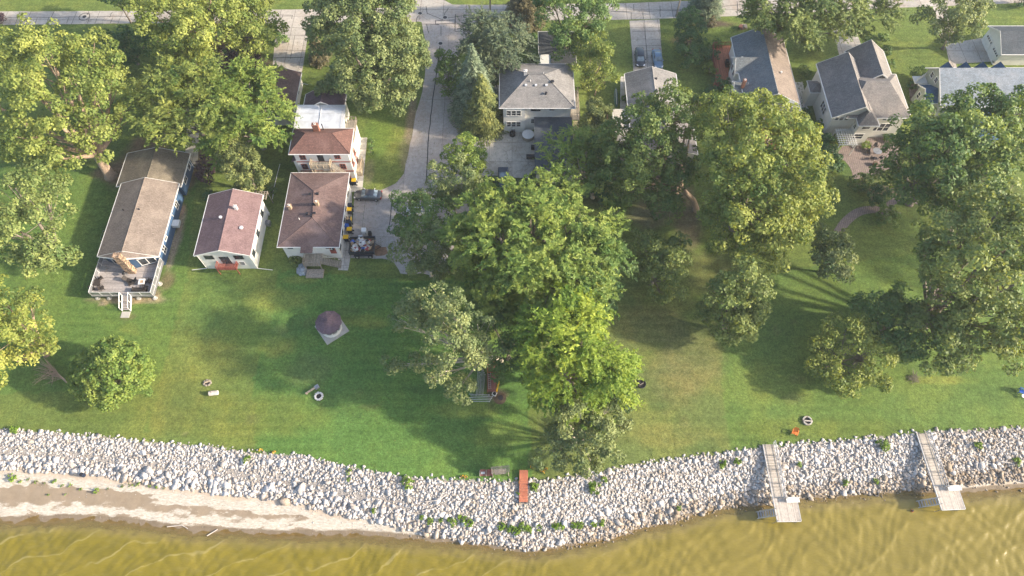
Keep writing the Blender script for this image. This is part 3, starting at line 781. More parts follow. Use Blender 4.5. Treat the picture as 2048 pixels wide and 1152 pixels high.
def window(parent, x, y, z, w_, h, face, frame='white_paint', gl='glass', cross=False, fw=0.09):
    ax = face in 'NS'; sg = {'S':-1,'N':1,'E':1,'W':-1}[face]
    def bx(m, a0, a1, d0, d1, z0, z1):
        d0, d1 = sorted((sg*d0, sg*d1))
        if ax: m.box(x+a0, x+a1, y+d0, y+d1, z0, z1)
        else: m.box(x+d0, x+d1, y+a0, y+a1, z0, z1)
    m = MB()
    bx(m, -w_/2-fw, w_/2+fw, 0.002, 0.07, z+h/2, z+h/2+fw); bx(m, -w_/2-fw-.03, w_/2+fw+.03, 0.002, 0.10, z-h/2-fw, z-h/2)
    bx(m, -w_/2-fw, -w_/2, 0.002, 0.07, z-h/2, z+h/2); bx(m, w_/2, w_/2+fw, 0.002, 0.07, z-h/2, z+h/2)
    bx(m, -w_/2, w_/2, 0.004, 0.055, z-0.03, z+0.03)
    if cross: bx(m, -0.03, 0.03, 0.003, 0.058, z-h/2, z+h/2)
    f = m.build('window', frame, parent)
    m = MB(); bx(m, -w_/2+.004, w_/2-.004, 0.006, 0.035, z-h/2+.004, z+h/2-.004); m.build('pane', gl, f)
    return f
def door(parent, x, y, z0, w_, h, face, mat='white_paint', gl=True):
    ax = face in 'NS'; sg = {'S':-1,'N':1,'E':1,'W':-1}[face]
    def bx(m, a0, a1, d0, d1, za, zb):
        d0, d1 = sorted((sg*d0, sg*d1))
        if ax: m.box(x+a0, x+a1, y+d0, y+d1, za, zb)
        else: m.box(x+d0, x+d1, y+a0, y+a1, za, zb)
    m = MB(); bx(m, -w_/2, w_/2, 0.003, 0.06, z0, z0+h); d = m.build('door', mat, parent)
    m = MB(); bx(m, w_/2-.14, w_/2-.08, 0.06, 0.12, z0+.95, z0+1.05); m.build('handle', 'dark_metal', d)
    if gl: m = MB(); bx(m, -w_/2+.15, w_/2-.15, 0.061, 0.068, z0+h*.5, z0+h*.9); m.build('pane', 'glass', d)
def chimney(parent, x, y, sx, sy, z0, z1, mat='brick', roof=None):
    m = MB(); m.box(x-sx/2,x+sx/2,y-sy/2,y+sy/2,z0,z1); m.box(x-sx/2-.05,x+sx/2+.05,y-sy/2-.05,y+sy/2+.05,z1,z1+.12)
    c = m.build('chimney', mat, roof or parent)
    m = MB(); m.ring((x,y), min(sx,sy)*.32, min(sx,sy)*.2, z1+.123, z1+.28, 10); m.build('flue', 'stone_white', roof or parent)
def vent(roof, x, y, z, r=0.09, h=0.45, mat='white_paint', cap=False):
    m = MB(); m.cyl((x,y), r, z-0.25, z+h, 8)
    if cap: m.cyl((x,y), r*2.0, z+h, z+h+0.1, 10)
    m.build('roof_vent', mat, roof)
def boxvent(roof, x, y, z, s=0.36, mat='dark_metal'):
    m = MB(); m.prism([(x-s/2,y-s/2),(x+s/2,y-s/2),(x+s/2,y+s/2),(x-s/2,y+s/2)], z-.15, z+.16); m.box(x-s*.6,x+s*.6,y-s*.6,y+s*.6,z+.163,z+.21)
    m.build('roof_vent', mat, roof)
def stairs(mb, x0, x1, ya, yb, za, zb, n):
    """flight along y from (ya, za) to (yb, zb)"""
    for i in range(n):
        y = ya+(yb-ya)*(i+0.5)/n; z = za+(zb-za)*(i+0.5)/n; d = abs(yb-ya)/n
        mb.box(x0, x1, y-d*.46, y+d*.46, z-0.05, z)
def railing(mb, pts, z0, h=1.0, step=1.5, r=0.035, bal=None, mid=True):
    for a, b_ in zip(pts[:-1], pts[1:]):
        za = a[2] if len(a) > 2 else z0; zb = b_[2] if len(b_) > 2 else z0
        L = math.dist(a[:2], b_[:2]); k = max(1, round(L/step))
        mb.tube((a[0],a[1],za+h),(b_[0],b_[1],zb+h), r, r, 5)
        if mid: mb.tube((a[0],a[1],za+h*.12),(b_[0],b_[1],zb+h*.12), r*.8, r*.8, 5)
        for i in range(k+1):
            t = i/k; x = a[0]+(b_[0]-a[0])*t; y = a[1]+(b_[1]-a[1])*t; z = za+(zb-za)*t
            mb.tube((x,y,z),(x,y,z+h), r*1.3, r*1.3, 5)
        if bal:
            k = max(1, round(L/bal))
            for i in range(k):
                t = (i+.5)/k; x = a[0]+(b_[0]-a[0])*t; y = a[1]+(b_[1]-a[1])*t; z = za+(zb-za)*t
                mb.box(x-.018,x+.018,y-.018,y+.018,z+.1*h,z+h)
def downspout(parent, pts, r=0.05):
    m = MB()
    for a, b_ in zip(pts[:-1], pts[1:]): m.tube(a, b_, r, r, 6)
    m.build('downspout', 'white_paint', parent)
def solid(name, mat, parent, f, **k):
    m = MB(); f(m); return m.build(name, mat, parent, **k)

# ================================================================== blue house with the deck (left)
h1 = thing('blue_house', 'blue sided house with long tan shingle roof and tan stone chimney by its deck', 'house', (-58.3, 60, 0))
x0, x1, y0, y1, ze, zr = -64.6, -55.1, 54.3, 68.3, 3.4, 5.0
rp = -60.0
wl, rf = gable_house(h1, x0, x1, y0, y1, ze, zr, 0.45, 'siding_blue', 'shingle_tan', 'y', rp, oh2=0.45)
# prow: the front wall and overhang come forward to a point under the ridge
m = MB(); k = 1.5
m.slab([(x0,y0-.055,ze),(rp,y0-k,zr),(rp,y0-.055,zr)], .14); m.slab([(rp,y0-.055,zr),(rp,y0-k,zr),(x1,y0-.055,ze)], .14)
m.build('roof_prow', 'shingle_tan', h1)
m = MB(); m.tube((x0,y0-.06,ze-.06),(rp,y0-k,zr-.06),.09,.09,6); m.tube((x1,y0-.06,ze-.06),(rp,y0-k,zr-.06),.09,.09,6); m.build('fascia','white_paint',h1)
A_, B_, C_ = (x0+.47,y0+.44), (rp,y0-1.0), (x1-.47,y0+.44)
m = MB(); m.raw([(*A_,0),(*B_,0),(*C_,0),(*A_,ze-.02),(*B_,zr-.2),(*C_,ze-.02)], [(0,2,1),(3,4,5),(0,1,4,3),(1,2,5,4),(2,0,3,5)]); m.build('front_wall','siding_blue',h1)
def slant_window(P0, P1, t0, t1, z0_, z1_, n_=2):
    a = Vector((P0[0],P0[1],0)); b_ = Vector((P1[0],P1[1],0)); d = (b_-a); L = d.length; d.normalize(); nn = Vector((d.y,-d.x,0))
    def slabq(mm, s0, s1, za, zb, o0, o1):
        q = [a+d*s0+nn*o0, a+d*s1+nn*o0, a+d*s1+nn*o1, a+d*s0+nn*o1]; mm.prism([(p.x,p.y) for p in q], za, zb)
    s0, s1 = L*t0, L*t1
    mm = MB(); f = .12
    slabq(mm,s0-f,s1+f,z1_,z1_+f,.01,.09); slabq(mm,s0-f,s1+f,z0_-f,z0_,.01,.09)
    for i in range(n_+1): c = s0+(s1-s0)*i/n_; slabq(mm,c-f/2,c+f/2,z0_,z1_,.01,.085)
    w_ = mm.build('window','white_paint',h1); mm = MB(); slabq(mm,s0,s1,z0_+.004,z1_-.004,.012,.05); mm.build('pane','glass',w_)
slant_window(B_, C_, .36, .86, 1.55, 3.15); slant_window(A_, B_, .30, .72, 1.4, 3.2)
rx0, rx1, ry0, ry1 = -65.55, -54.9, 67.95, 74.95
wl2, rf2 = gable_house(h1, rx0, rx1, ry0, ry1, 3.0, 4.5, 0.4, 'siding_blue', 'shingle_tan_old', 'y', -60.0, name='wall')
for (u, v) in ((246,419),(281,422)): x, y, _ = P(u, v, 4.4); vent(rf, x, y, ze+(zr-ze)*(x-x0)/(rp-x0) if x < rp else ze+(zr-ze)*(x1-x)/(x1-rp), 0.1, .3, 'dark_metal')
# stone chimney at the point of the prow
cx, cy = -59.75, 52.75
m = MB()
for i in range(10):
    z0_, z1_ = 1.27+i*0.5, 1.27+(i+1)*0.5-0.02; s = 1.15 if i < 8 else 0.95
    m.box(cx-s/2+random.uniform(-.06,.06), cx+s/2+random.uniform(-.06,.06), cy-.42+random.uniform(-.05,.05), cy+.42, z0_, z1_)
m.box(cx-.55,cx+.55,cy-.48,cy+.46,6.26,6.38)
ch = m.build('chimney', 'chimney_stone', h1)
for yy, ww in ((56.6,1.0),(65.2,.95)): window(h1, x1-.45, yy, 1.7, ww, 1.3, 'E', cross=True)
window(h1, x1-.45, 58.4, 2.3, .8, .8, 'E'); window(h1, rx1-.4, 70.4, 1.7, 1.2, 1.0, 'E'); window(h1, rx1-.4, 73.2, 1.7, .9, 1.0, 'E')
downspout(h1, [(rx1+.06,ry1-.8,2.9),(rx1-.3,ry1-.8,2.5),(rx1-.3,ry1-.8,.3),(rx1+1.7,ry1-1.0,.08)])
m = MB(); m.box(x1-.44,x1+.65,61.2,62.4,.9,1.5); m.build('side_canopy','white_metal',h1)
downspout(h1, [(x1+.06,62.8,3.25),(x1-.38,62.8,2.9),(x1-.38,62.9,1.7)])
m = MB(); m.box(-66.2,-64.17,58.6,60.1,.7,.82); railing(m, [(-64.2,58.6),(-66.2,58.6),(-66.2,60.1),(-64.2,60.1)],.82,.95,.9,.03); stairs(m,-66.1,-65.2,58.6,57.3,.7,.1,4)
for a in (-66.1,-64.6): m.tube((a,58.7,0),(a,58.7,.7),.05)
m.build('side_porch','grey_metal',h1)
# the deck, its stair and furniture
dx0, dx1, dy0, dy1, dz = -65.0, -55.45, 48.5, 54.72, 1.25
dk = thing('deck', 'raised grey composite deck with white railing in front of the blue house', 'deck', (-59.8, 51, 0))
m = MB(); m.prism([(dx0,dy0),(dx1,dy0),(dx1,dy1),(x1-.5,y0+.36),(rp+.02,y0-1.08),(x0+.5,y0+.36),(dx0,dy1+.6)],dz-.06,dz); m.build('floor','boards_grey',dk)
m = MB(); m.box(dx0-.03,dx1+.03,dy0-.05,dy0-.004,dz-.32,dz-.01); m.box(dx1+.004,dx1+.05,dy0,dy1,dz-.32,dz-.01); m.box(dx0-.05,dx0-.004,dy0,dy1+.6,dz-.32,dz-.01); m.build('rim_board','grey_metal',dk)
for a in (-64.7,-62.9,-58.3,-55.75): 
    m = MB(); m.box(a-.1,a+.1,dy0+.1,dy0+.3,0,dz-.33); m.build('post','white_paint',dk)
    m = MB(); m.cyl((a,dy0+.2),.36,0.0,.16,14); m.build('footing','concrete',dk)
for b_ in (51.2,): 
    m = MB(); m.box(dx1-.3,dx1-.1,b_-.1,b_+.1,0,dz-.33); m.build('post','white_paint',dk); m = MB(); m.cyl((dx1-.2,b_),.4,0,.16,14); m.build('footing','concrete',dk)
sx = XY(253,592,dz)[0]-.02
m = MB(); railing(m, [(dx0+.05,dy1+.5),(dx0+.05,dy0+.05),(sx-.65,dy0+.05)],dz,1.05,1.45,.045); railing(m,[(sx+.65,dy0+.05),(dx1-.05,dy0+.05),(dx1-.05,dy1)],dz,1.05,1.45,.045); m.build('railing','white_metal',dk)
m = MB()
for a,b_,c,d in ((dx0+.07,dx0+.08,dy0+.1,dy1+.45),(dx0+.1,sx-.7,dy0+.045,dy0+.055),(sx+.7,dx1-.1,dy0+.045,dy0+.055),(dx1-.055,dx1-.045,dy0+.1,dy1)): m.box(a,b_,c,d,dz+.17,dz+.97)
m.build('railing_panel','grey_metal',dk)
m = MB(); stairs(m, sx-.6, sx+.6, dy0-.05, dy0-1.95, dz-.1, .15, 8); m.build('stair_treads','boards_grey',dk)
for s in (-.66,.66):
    m = MB(); m.raw([(sx+s-.03,dy0-.05,dz),(sx+s+.03,dy0-.05,dz),(sx+s-.03,dy0-.05,dz-.35),(sx+s+.03,dy0-.05,dz-.35),(sx+s-.03,dy0-2.1,.25),(sx+s+.03,dy0-2.1,.25),(sx+s-.03,dy0-2.1,0),(sx+s+.03,dy0-2.1,0)],
          [(0,1,5,4),(2,6,7,3),(0,4,6,2),(1,3,7,5),(0,2,3,1),(4,5,7,6)])
    railing(m, [(sx+s,dy0,dz),(sx+s,dy0-2.05,.15)],0,1.0,1.3,.04); m.build('stair_railing','white_metal',dk)
solid('stair_pad','concrete',dk,lambda m: m.box(sx-.7,sx+.62,dy0-3.2,dy0-2.15,0,.07))
def outdoor_chair(u, v, z, rz, label, mat='wicker', s=1.0, name='outdoor_chair', grp='chairs on the grey deck', par=None, wd=.62, hgt=.85):
    t = thing(name, label, 'chair', P(u, v, z), rz, grp, local=True)
    solid('seat', mat, t, lambda m: (m.box(-wd/2,wd/2,-.3*s,.3*s,.32,.44)))
    solid('backrest', mat, t, lambda m: m.raw([(-wd/2,.26*s,.42),(wd/2,.26*s,.42),(wd/2,.34*s,.42),(-wd/2,.34*s,.42),(-wd/2,.40*s,hgt),(wd/2,.40*s,hgt),(wd/2,.46*s,hgt),(-wd/2,.46*s,hgt)],
        [(0,3,2,1),(4,5,6,7),(0,1,5,4),(1,2,6,5),(2,3,7,6),(3,0,4,7)]))
    for a in (-wd/2-.06, wd/2): solid('armrest', mat, t, lambda m: (m.box(a,a+.06,-.3*s,.3*s,.58,.63), m.box(a+.005,a+.055,-.28*s,-.22*s,0,.58), m.box(a+.005,a+.055,.2*s,.26*s,0,.58)))
    return t
outdoor_chair(191,562,dz,R(-40),'dark wicker chair left of the round table on the deck')
outdoor_chair(203,559,dz,R(-130),'dark wicker chair on the house side of the round deck table')
outdoor_chair(206,578,dz,R(-240),'dark wicker chair at the stair side of the round deck table')
outdoor_chair(187,580,dz,R(40),'dark wicker chair in the left front corner of the deck')
t = thing('round_table','round dark table among the wicker chairs at the left of the deck','table',P(197,569,dz),0,local=True)
solid('tabletop','wicker',t,lambda m: m.cyl((0,0),.62,.70,.74,20)); solid('pedestal','wicker',t,lambda m: (m.cyl((0,0),.06,0,.70,8),m.cyl((0,0),.3,0,.03,12)))
def lounger(u, v, z, rz, label, mat='wicker', name='deck_chair', L=1.5):
    t = thing(name, label, 'lounger', P(u, v, z), rz, local=True)
    solid('seat', mat, t, lambda m: m.box(-.33,.33,-L/2,.2,.26,.38))
    solid('backrest', mat, t, lambda m: m.slab([(-.33,.2,.4),(.33,.2,.4),(.33,.75,.85),(-.33,.75,.85)],.07))
    for a in (-.3,.24):
        for b_ in (-L/2+.05,.12): solid('leg', mat, t, lambda m: m.box(a,a+.06,b_,b_+.06,0,.26))
    return t
lounger(258,562,dz,R(70),'dark reclining chair tilted toward the middle of the deck')
lounger(268,566,dz,R(-60),'dark reclining chair beside the square white fire table')
outdoor_chair(300,564,dz,R(-110),'dark armchair right of the white fire table on the deck')
outdoor_chair(293,577,dz,R(170),'dark armchair in the right front corner of the deck')
t = thing('sofa','long dark outdoor sofa along the front railing of the deck','sofa',P(281,581,dz),R(180),local=True)
solid('seat','wicker',t,lambda m: m.box(-.95,.95,-.35,.3,.1,.42)); solid('backrest','wicker',t,lambda m: m.box(-.95,.95,.3,.42,.1,.85))
for a in (-1.08,.95): solid('armrest','wicker',t,lambda m: m.box(a,a+.13,-.35,.42,.05,.62))
t = thing('fire_table','square white fire table on the right part of the deck','table',P(286,566,dz),R(5),local=True)
def sqring(m, o, i, z0, z1):
    m.box(-o,o,-o,-i,z0,z1); m.box(-o,o,i,o,z0,z1); m.box(-o,-i,-i,i,z0,z1); m.box(i,o,-i,i,z0,z1)
solid('tabletop','white_paint',t,lambda m: sqring(m,.48,.26,.4,.5)); solid('base','wicker',t,lambda m: m.box(-.4,.4,-.4,.4,0,.398)); solid('burner','stone_tan',t,lambda m: m.box(-.255,.255,-.255,.255,.4,.46))
t = thing('grill','black kettle grill standing at the foot of the stone chimney','grill',P(253,551,dz),0,local=True)
solid('bowl','black',t,lambda m: (m.tube((0,0,.6),(0,0,.8),.14,.34,14),m.tube((0,0,.8),(0,0,1.0),.34,.16,14)))
for a in (0,2.1,4.2): solid('leg','black',t,lambda m: m.tube((.1*math.cos(a),.1*math.sin(a),.65),(.34*math.cos(a),.34*math.sin(a),0),.02,.02,5))
t = thing('side_table','small grey slatted side table in the shade at the upper left of the deck','table',P(211,539,dz),R(-25),local=True)
solid('tabletop','grey_metal',t,lambda m: [m.box(-.45,.45,-.35+.14*i,-.35+.14*i+.11,.42,.46) for i in range(5)]); solid('frame','grey_metal',t,lambda m: [m.box(a,a+.05,b_,b_+.05,0,.418) for a in (-.42,.37) for b_ in (-.32,.25)])

# ================================================================== small white cabin with maroon roof
h2 = thing('white_cabin', 'small white cottage with maroon gable roof and a red front balcony', 'house', (-44.5, 59.5, 0))
x0, x1, y0, y1, ze, zr = -49.0, -40.34, 53.75, 65.2, 4.5, 6.1
wl, rf = gable_house(h2, x0, x1, y0, y1, ze, zr, 0.35, 'siding_white', 'shingle_maroon', 'y', XY(451,440,zr)[0], oh2=.3)
rp = XY(451,440,zr)[0]
zat = lambda x, r_=rf: ze+(zr-ze)*((x-x0)/(rp-x0) if x < rp else (x1-x)/(x1-rp))
for u, v, cap in ((443,437,True),(482,454,True)):
    x, y, _ = P(u, v, zr-.5); vent(rf, x, y, zat(x), .13 if u < 450 else .16, .22, 'white_metal', True)
x, y, _ = P(473,418,zr-.4); chimney(h2, x, y, .42, .42, zat(x)-.3, zat(x)+.75, 'stone_white', rf)
for yy in (55.3,59.0,62.8): window(h2, x1-.35, yy, 2.9, .9, 1.35, 'E', 'dark_metal', fw=.05)
for xx in (-47.1,-42.5): window(h2, xx, y0+.3, 3.55, 1.3, .9, 'S', 'dark_metal', fw=.06)
window(h2, -42.6, y0+.3, 1.7, .8, .8, 'S')
door(h2, -44.85, y0+.3, 1.65, 1.5, 2.05, 'S', 'glass', False)
bz = 1.6
m = MB(); m.box(-46.4,-43.25,y0+.3-1.15,y0+.29,bz-.1,bz); m.build('balcony_floor','boards_maroon',h2)
m = MB(); railing(m, [(-46.35,y0+.25),(-46.35,y0-.8),(-43.3,y0-.8),(-43.3,y0+.25)], bz, .8, 1.6, .04, bal=.18); 
for a in (-46.4,-43.3): m.box(a-.05,a+.05,y0-.82,y0-.72,0,bz)
m.build('balcony_railing','trim_red',h2)
for s, xx in ((-1,x0),(1,x1)):
    downspout(h2, [(xx,y0+.1,4.4),(xx-s*.3,y0+.2,4.0),(xx-s*.3,y0+.2,.25),(xx+s*2.1,y0-.02,.08)])
m = MB(); 
for i in range(6): m.box(-42.6+i*.45,-42.5+i*.45,y1+.02,y1+1.7,3.1,3.2)
for i in range(5): m.box(-42.6,-40.2,y1+.1+i*.35,y1+.17+i*.35,3.21,3.28)
for a in (-42.5,-40.3): m.box(a-.05,a+.05,y1+1.5,y1+1.6,0,3.1)
m.build('rear_trellis','old_wood',h2)
t = thing('air_conditioner','grey air conditioning unit on the lawn beside the white cottage wall','air conditioner',P(537,449,0),0,local=True)
solid('casing','grey_metal',t,lambda m: m.box(-.42,.42,-.42,.42,0,.72)); solid('fan_grille','dark_metal',t,lambda m: (m.ring((0,0),.34,.29,.722,.75,16),m.cyl((0,0),.1,.722,.74,10)))
t = thing('gas_meter','pale meter box by the back corner of the white cottage','meter',P(537,431,0),0,local=True)
solid('body','white_metal',t,lambda m: m.box(-.3,.3,-.2,.2,.3,.9)); solid('pipe','grey_metal',t,lambda m: m.tube((0,0,0),(0,0,.3),.05))
for k in range(8): pass

# ================================================================== big brown roofed duplex in the middle left
h3 = thing('brown_roofed_duplex', 'wide white walled duplex with a low brown hip roof and wooden porch stairs', 'house', (-31.8, 62.5, 0))
x0, x1, y0, y1, ze, zr = -36.55, -26.95, 55.55, 69.9, 4.15, 5.3
wl, rf = hip_house(h3, x0, x1, y0, y1, ze, zr, .45, 'siding_white', 'shingle_brown', (-31.4,60.2), (-31.9,65.4))
m = MB(); m.slab([(-32.9,y0-1.0,ze-.12),(-31.0,y0-1.0,ze-.12),(-31.0,y0+.6,ze+.16),(-32.9,y0+.6,ze+.16)],.1); m.build('porch_roof','shingle_brown',h3)
def z3(x, y):
    d = min((x-x0)/(-31.6-x0), (x1-x)/(x1+31.6), (y-y0)/(60.2-y0), (y1-y)/(y1-65.4)); return ze+(zr-ze)*min(1, d)
for u, v, s in ((577,409,.5),(634,407,.5)):
    x, y, _ = P(u, v, 5.6); chimney(h3, x, y, s, s, z3(x,y)-.3, z3(x,y)+.9, 'stone_tan', rf)
for u, v in ((620,388),(635,388),(614,427),(629,427),(623,432),(627,410)): x, y, _ = P(u, v, 5.2); boxvent(rf, x, y, z3(x,y), .34)
x, y, _ = P(598,437,5.1); vent(rf, x, y, z3(x,y), .06, .4)
yw = y0+.45; xe = x1-.45
for xx in (-34.9,-28.9): window(h3, xx, yw, 3.25, .9, .75, 'S', 'white_paint')
door(h3, -28.35, yw, 1.5, .95, 2.0, 'S', 'trim_red')
door(h3, -31.9, yw, 1.5, .95, 2.0, 'S', 'white_paint')
for yy in (56.9,59.6,62.0,64.3,67.3): window(h3, xe, yy, 2.4, .9, 1.3, 'E', 'dark_metal', fw=.05)
m = MB(); m.box(-32.9,-30.2,yw-2.3,yw-.01,1.35,1.45); m.build('porch_floor','boards_old',h3)
m = MB(); railing(m, [(-32.85,yw-.05),(-32.85,yw-2.25),(-30.6,yw-2.25)],1.45,.95,1.2,.045,bal=.16)
for a in (-32.8,-30.3): m.box(a-.06,a+.06,yw-2.25,yw-2.13,0,1.35)
m.build('porch_railing','old_wood',h3)
m = MB()
for i in range(12):
    x = -30.2+i*.24+.1; z = 1.4-i*.115; m.box(x-.11,x+.11,yw-1.9,yw-.75,z-.05,z)
m.build('porch_stairs','boards_old',h3)
m = MB(); railing(m, [(-30.2,yw-1.95,1.4),(-27.4,yw-1.95,0.05)],0,.9,.9,.04,bal=.2); railing(m, [(-30.2,yw-.7,1.4),(-27.4,yw-.7,0.05)],0,.9,.9,.04)
m.build('stair_railing','old_wood',h3)
t = thing('concrete_slab','loose weathered slab lying before the porch of the brown roofed duplex','slab',P(631,549,0),0,local=True)
solid('slab_top','old_wood',t,lambda m: m.box(-1.35,1.35,-.75,.75,.12,.42)); solid('slab_base','concrete',t,lambda m: m.box(-1.25,1.25,-.65,.65,0,.118))
bm = bmesh.new(); bmesh.ops.create_icosphere(bm, subdivisions=3, radius=1.0)
for v in bm.verts:
    f = 1+.35*mnoise.noise(v.co*1.6)+.15*mnoise.noise(v.co*5); v.co = Vector((v.co.x*.85*f, v.co.y*1.0*f, max(0, v.co.z*.65*f+.25)))
me = bpy.data.meshes.new('tarp_heap'); bm.to_mesh(me); bm.free(); me.materials.append(MATS['tarp'])
o = bpy.data.objects.new('tarp_heap', me); C.objects.link(o); o.location = P(606,541,0); tag(o, 'heap under a crumpled grey blue tarp left of the duplex porch', 'tarp')

# ================================================================== three storey white house behind it
h4 = thing('tall_white_house', 'tall white house with red brown hip roof and wooden balconies facing the duplex', 'house', (-31, 74, 0))
ze, zr = 7.7, 9.3
x0, x1, y0, y1 = -36.1, -26.2, 70.95, 76.3
wl, rf = hip_house(h4, x0, x1, y0, y1, ze, zr, .5, 'siding_white', 'shingle_redbrown', (-33.4,73.9), (-29.1,73.9))
x, y, _ = P(632,256,9.2); chimney(h4, x, y, .95, .6, 8.0, 10.0, 'brick', rf)
x, y, _ = P(645,254,8.9); vent(rf, x, y, 8.5, .09, 1.1, 'dark_metal')
yw = y0+.5; xe = x1-.5; xw = x0+.5
m = MB(); m.box(xw-.004,xe+.004,yw-.05,yw-.004,5.0,5.22); m.box(xe+.004,xe+.05,yw-.05,y1-.5,5.0,5.22); m.box(xw-.004,xe+.004,yw-.05,yw-.004,2.55,2.8); m.box(xe+.004,xe+.05,yw-.05,y1-.5,2.55,2.8); m.build('trim_band','trim_red',h4)
m = MB(); m.slab([(xw-.9,yw+.1,5.0),(xw,yw+.1,5.5),(xw,y1-.6,5.5),(xw-.9,y1-.6,5.0)],.12); m.build('side_awning_roof','shingle_violet',h4)
m = MB(); m.box(xw-.7,xw-.002,yw+.4,y1-.9,0,4.9); m.build('side_bay','siding_white',h4)
for xx, zz in ((-34.6,3.9),(-28.2,3.9),(-34.7,1.5),(-28.0,1.5),(-34.3,6.4),(-28.6,6.6)): window(h4, xx, yw, zz, .8, 1.2, 'S', 'trim_red', cross=True)
for yy, zz in ((72.3,3.9),(74.5,3.9),(73,6.4),(74.6,1.5)): window(h4, xe, yy, zz, .8, 1.2, 'E', 'trim_red')
door(h4, -31.4, yw, 5.3, 1.0, 2.0, 'S', 'dark_metal'); door(h4, -31.2, yw, 2.75, 1.0, 2.0, 'S', 'white_paint')
for z in (5.2, 2.7):
    m = MB(); m.box(-33.1,-29.8,yw-1.5,yw-.06,z-.12,z); m.build('balcony_floor','boards_old',h4)
    m = MB(); railing(m, [(-33.05,yw-.1),(-33.05,yw-1.45),(-29.85,yw-1.45),(-29.85,yw-.1)],z,.95,1.1,.05,bal=.16); m.build('balcony_railing','log_wood',h4)
m = MB(); [m.box(a-.07,a+.07,yw-1.45,yw-1.31,0,6.1) for a in (-33.0,-29.9)]; m.build('balcony_post','log_wood',h4)
m = MB()
for i in range(10):
    x = -29.6+i*.2; z = 5.1-i*.25; m.box(x-.1,x+.1,yw-1.3,yw-.3,z-.05,z)
m.tube((-29.7,yw-1.35,6.0),(-27.6,yw-1.35,3.5),.04); m.tube((-29.7,yw-1.35,5.0),(-27.6,yw-1.35,2.5),.06)
m.build('outside_stair','old_wood',h4)
# rear metal roofed wing and violet gable
m = MB(); m.box(-36.5,-28.9,76.32,82.7,0,5.6); m.build('wall','siding_white',h4)
m = MB(); m.slab([(-36.95,75.82,5.75),(-28.4,75.82,5.75),(-28.65,83.1,5.95),(-36.95,83.1,5.95)],.18); r2 = m.build('roof','metal_roof',h4)
m = MB(); m.slab([(-36.95,75.9,5.78),(-36.35,75.9,5.78),(-36.35,83.0,5.98),(-36.95,83.0,5.98)],.02); m.slab([(-29.1,75.9,5.785),(-28.5,75.9,5.785),(-28.7,83.0,5.985),(-29.2,83.0,5.985)],.02)
m.slab([(-36.3,82.4,5.965),(-29.2,82.4,5.965),(-29.2,83.0,5.98),(-36.3,83.0,5.98)],.02); m.tube((-32.6,75.9,5.8),(-32.8,83,6.0),.05); [m.tube((-36.3,y_,5.79+.2*(y_-76)/7),(-29.2,y_,5.79+.2*(y_-76)/7),.018,.018,4) for y_ in (77.6,79.4,81.2)]
m.build('roof_edging','white_metal',r2)
gable_house(h4, -36.4, -29.3, 83.1, 86.8, 4.6, 6.7, .3, 'siding_white', 'shingle_violet', 'y')
m = MB(); m.box(-28.9,-26.9,76.35,80.5,0,4.2); m.build('side_porch','siding_white',h4)
m = MB(); m.box(-28.6,-26.8,76.4,81.2,4.22,4.3); m.build('porch_deck','boards_old',h4)
m = MB(); railing(m, [(-28.5,81.1),(-26.85,81.1),(-26.85,76.5)],4.3,1.0,1.0,.05,bal=.2); m.build('porch_railing','old_wood',h4)
m = MB(); m.box(xe+.06,xe+.9,72.4,75.2,0,1.1); railing(m,[(xe+.85,72.4),(xe+.85,75.2)],1.1,.9,.9,.04,bal=.2); m.build('side_stoop','log_wood',h4)

# ================================================================== garage with brown roof under the trees
h5 = thing('brown_roofed_garage', 'long garage with dull brown roof half hidden under trees below the left driveway', 'garage', (-42.3, 88, 0))
gable_house(h5, -45.6, -38.75, 83.4, 94.0, 2.7, 4.0, .35, 'siding_cream', 'shingle_brown', 'y')
door(h5, -39.1, 86.5, 0, .9, 2.0, 'E'); window(h5, -39.1, 90.3, 1.6, .8, .8, 'E')
m = MB(); m.tube((-38.7,91.5,2.6),(-37.2,91.2,2.5),.05); m.build('lamp_arm','white_paint',h5)

# ================================================================== grey hip roofed house at the side street
h6 = thing('grey_hip_roofed_house', 'two storey white house with a grey hip roof beside the concrete yard', 'house', (4.4, 88, 0))
x0, x1, y0, y1, ze, zr = -2.15, 10.8, 82.15, 92.5, 6.2, 8.5
wl, rf = hip_house(h6, x0, x1, y0, y1, ze, zr, .6, 'siding_white', 'shingle_grey', (3.0,87.6), (5.6,87.6))
def z6(x, y):
    d = min((x-x0)/(3.0-x0), (x1-x)/(x1-5.6), (y-y0)/(87.6-y0), (y1-y)/(y1-87.6)); return ze+(zr-ze)*min(1, d)
yw = y0+.6
m = MB(); m.box(-1.45,2.3,yw-.55,yw-.002,0,6.1); m.build('bay','siding_white',h6)
x, y, _ = P(1051,149,8.2); chimney(h6, x, y, .55, .5, z6(x,y)-.3, z6(x,y)+.8, 'stone_white', rf)
for u, v in ((1052,169),(1072,169),(1093,169)): x, y, _ = P(u, v, 8); boxvent(rf, x, y, z6(x,y), .34, 'white_metal')
x, y, _ = P(1105,162,8.2); vent(rf, x, y, z6(x,y), .16, .2, 'dark_metal', True)
x, y, _ = P(1061,158,8.6); vent(rf, x, y, z6(x,y), .06, .4); x, y, _ = P(1087,148,8.2); vent(rf, x, y, z6(x,y), .06, .3); x, y, _ = P(1092,188,7.2); vent(rf, x, y, z6(x,y), .12, .3, 'dark_metal', True)
for zz in (4.9,2.1):
    for i in range(3): window(h6, -.55+i*.85, yw-.55, zz, .66, 1.15, 'S', 'white_paint')
window(h6, 4.1, yw, 5.2, 1.7, .75, 'S'); window(h6, 6.9, yw, 5.3, .8, .6, 'S'); window(h6, 3.75, yw, 2.3, .75, 1.0, 'S'); window(h6, 6.7, yw, 3.0, .8, .8, 'S')
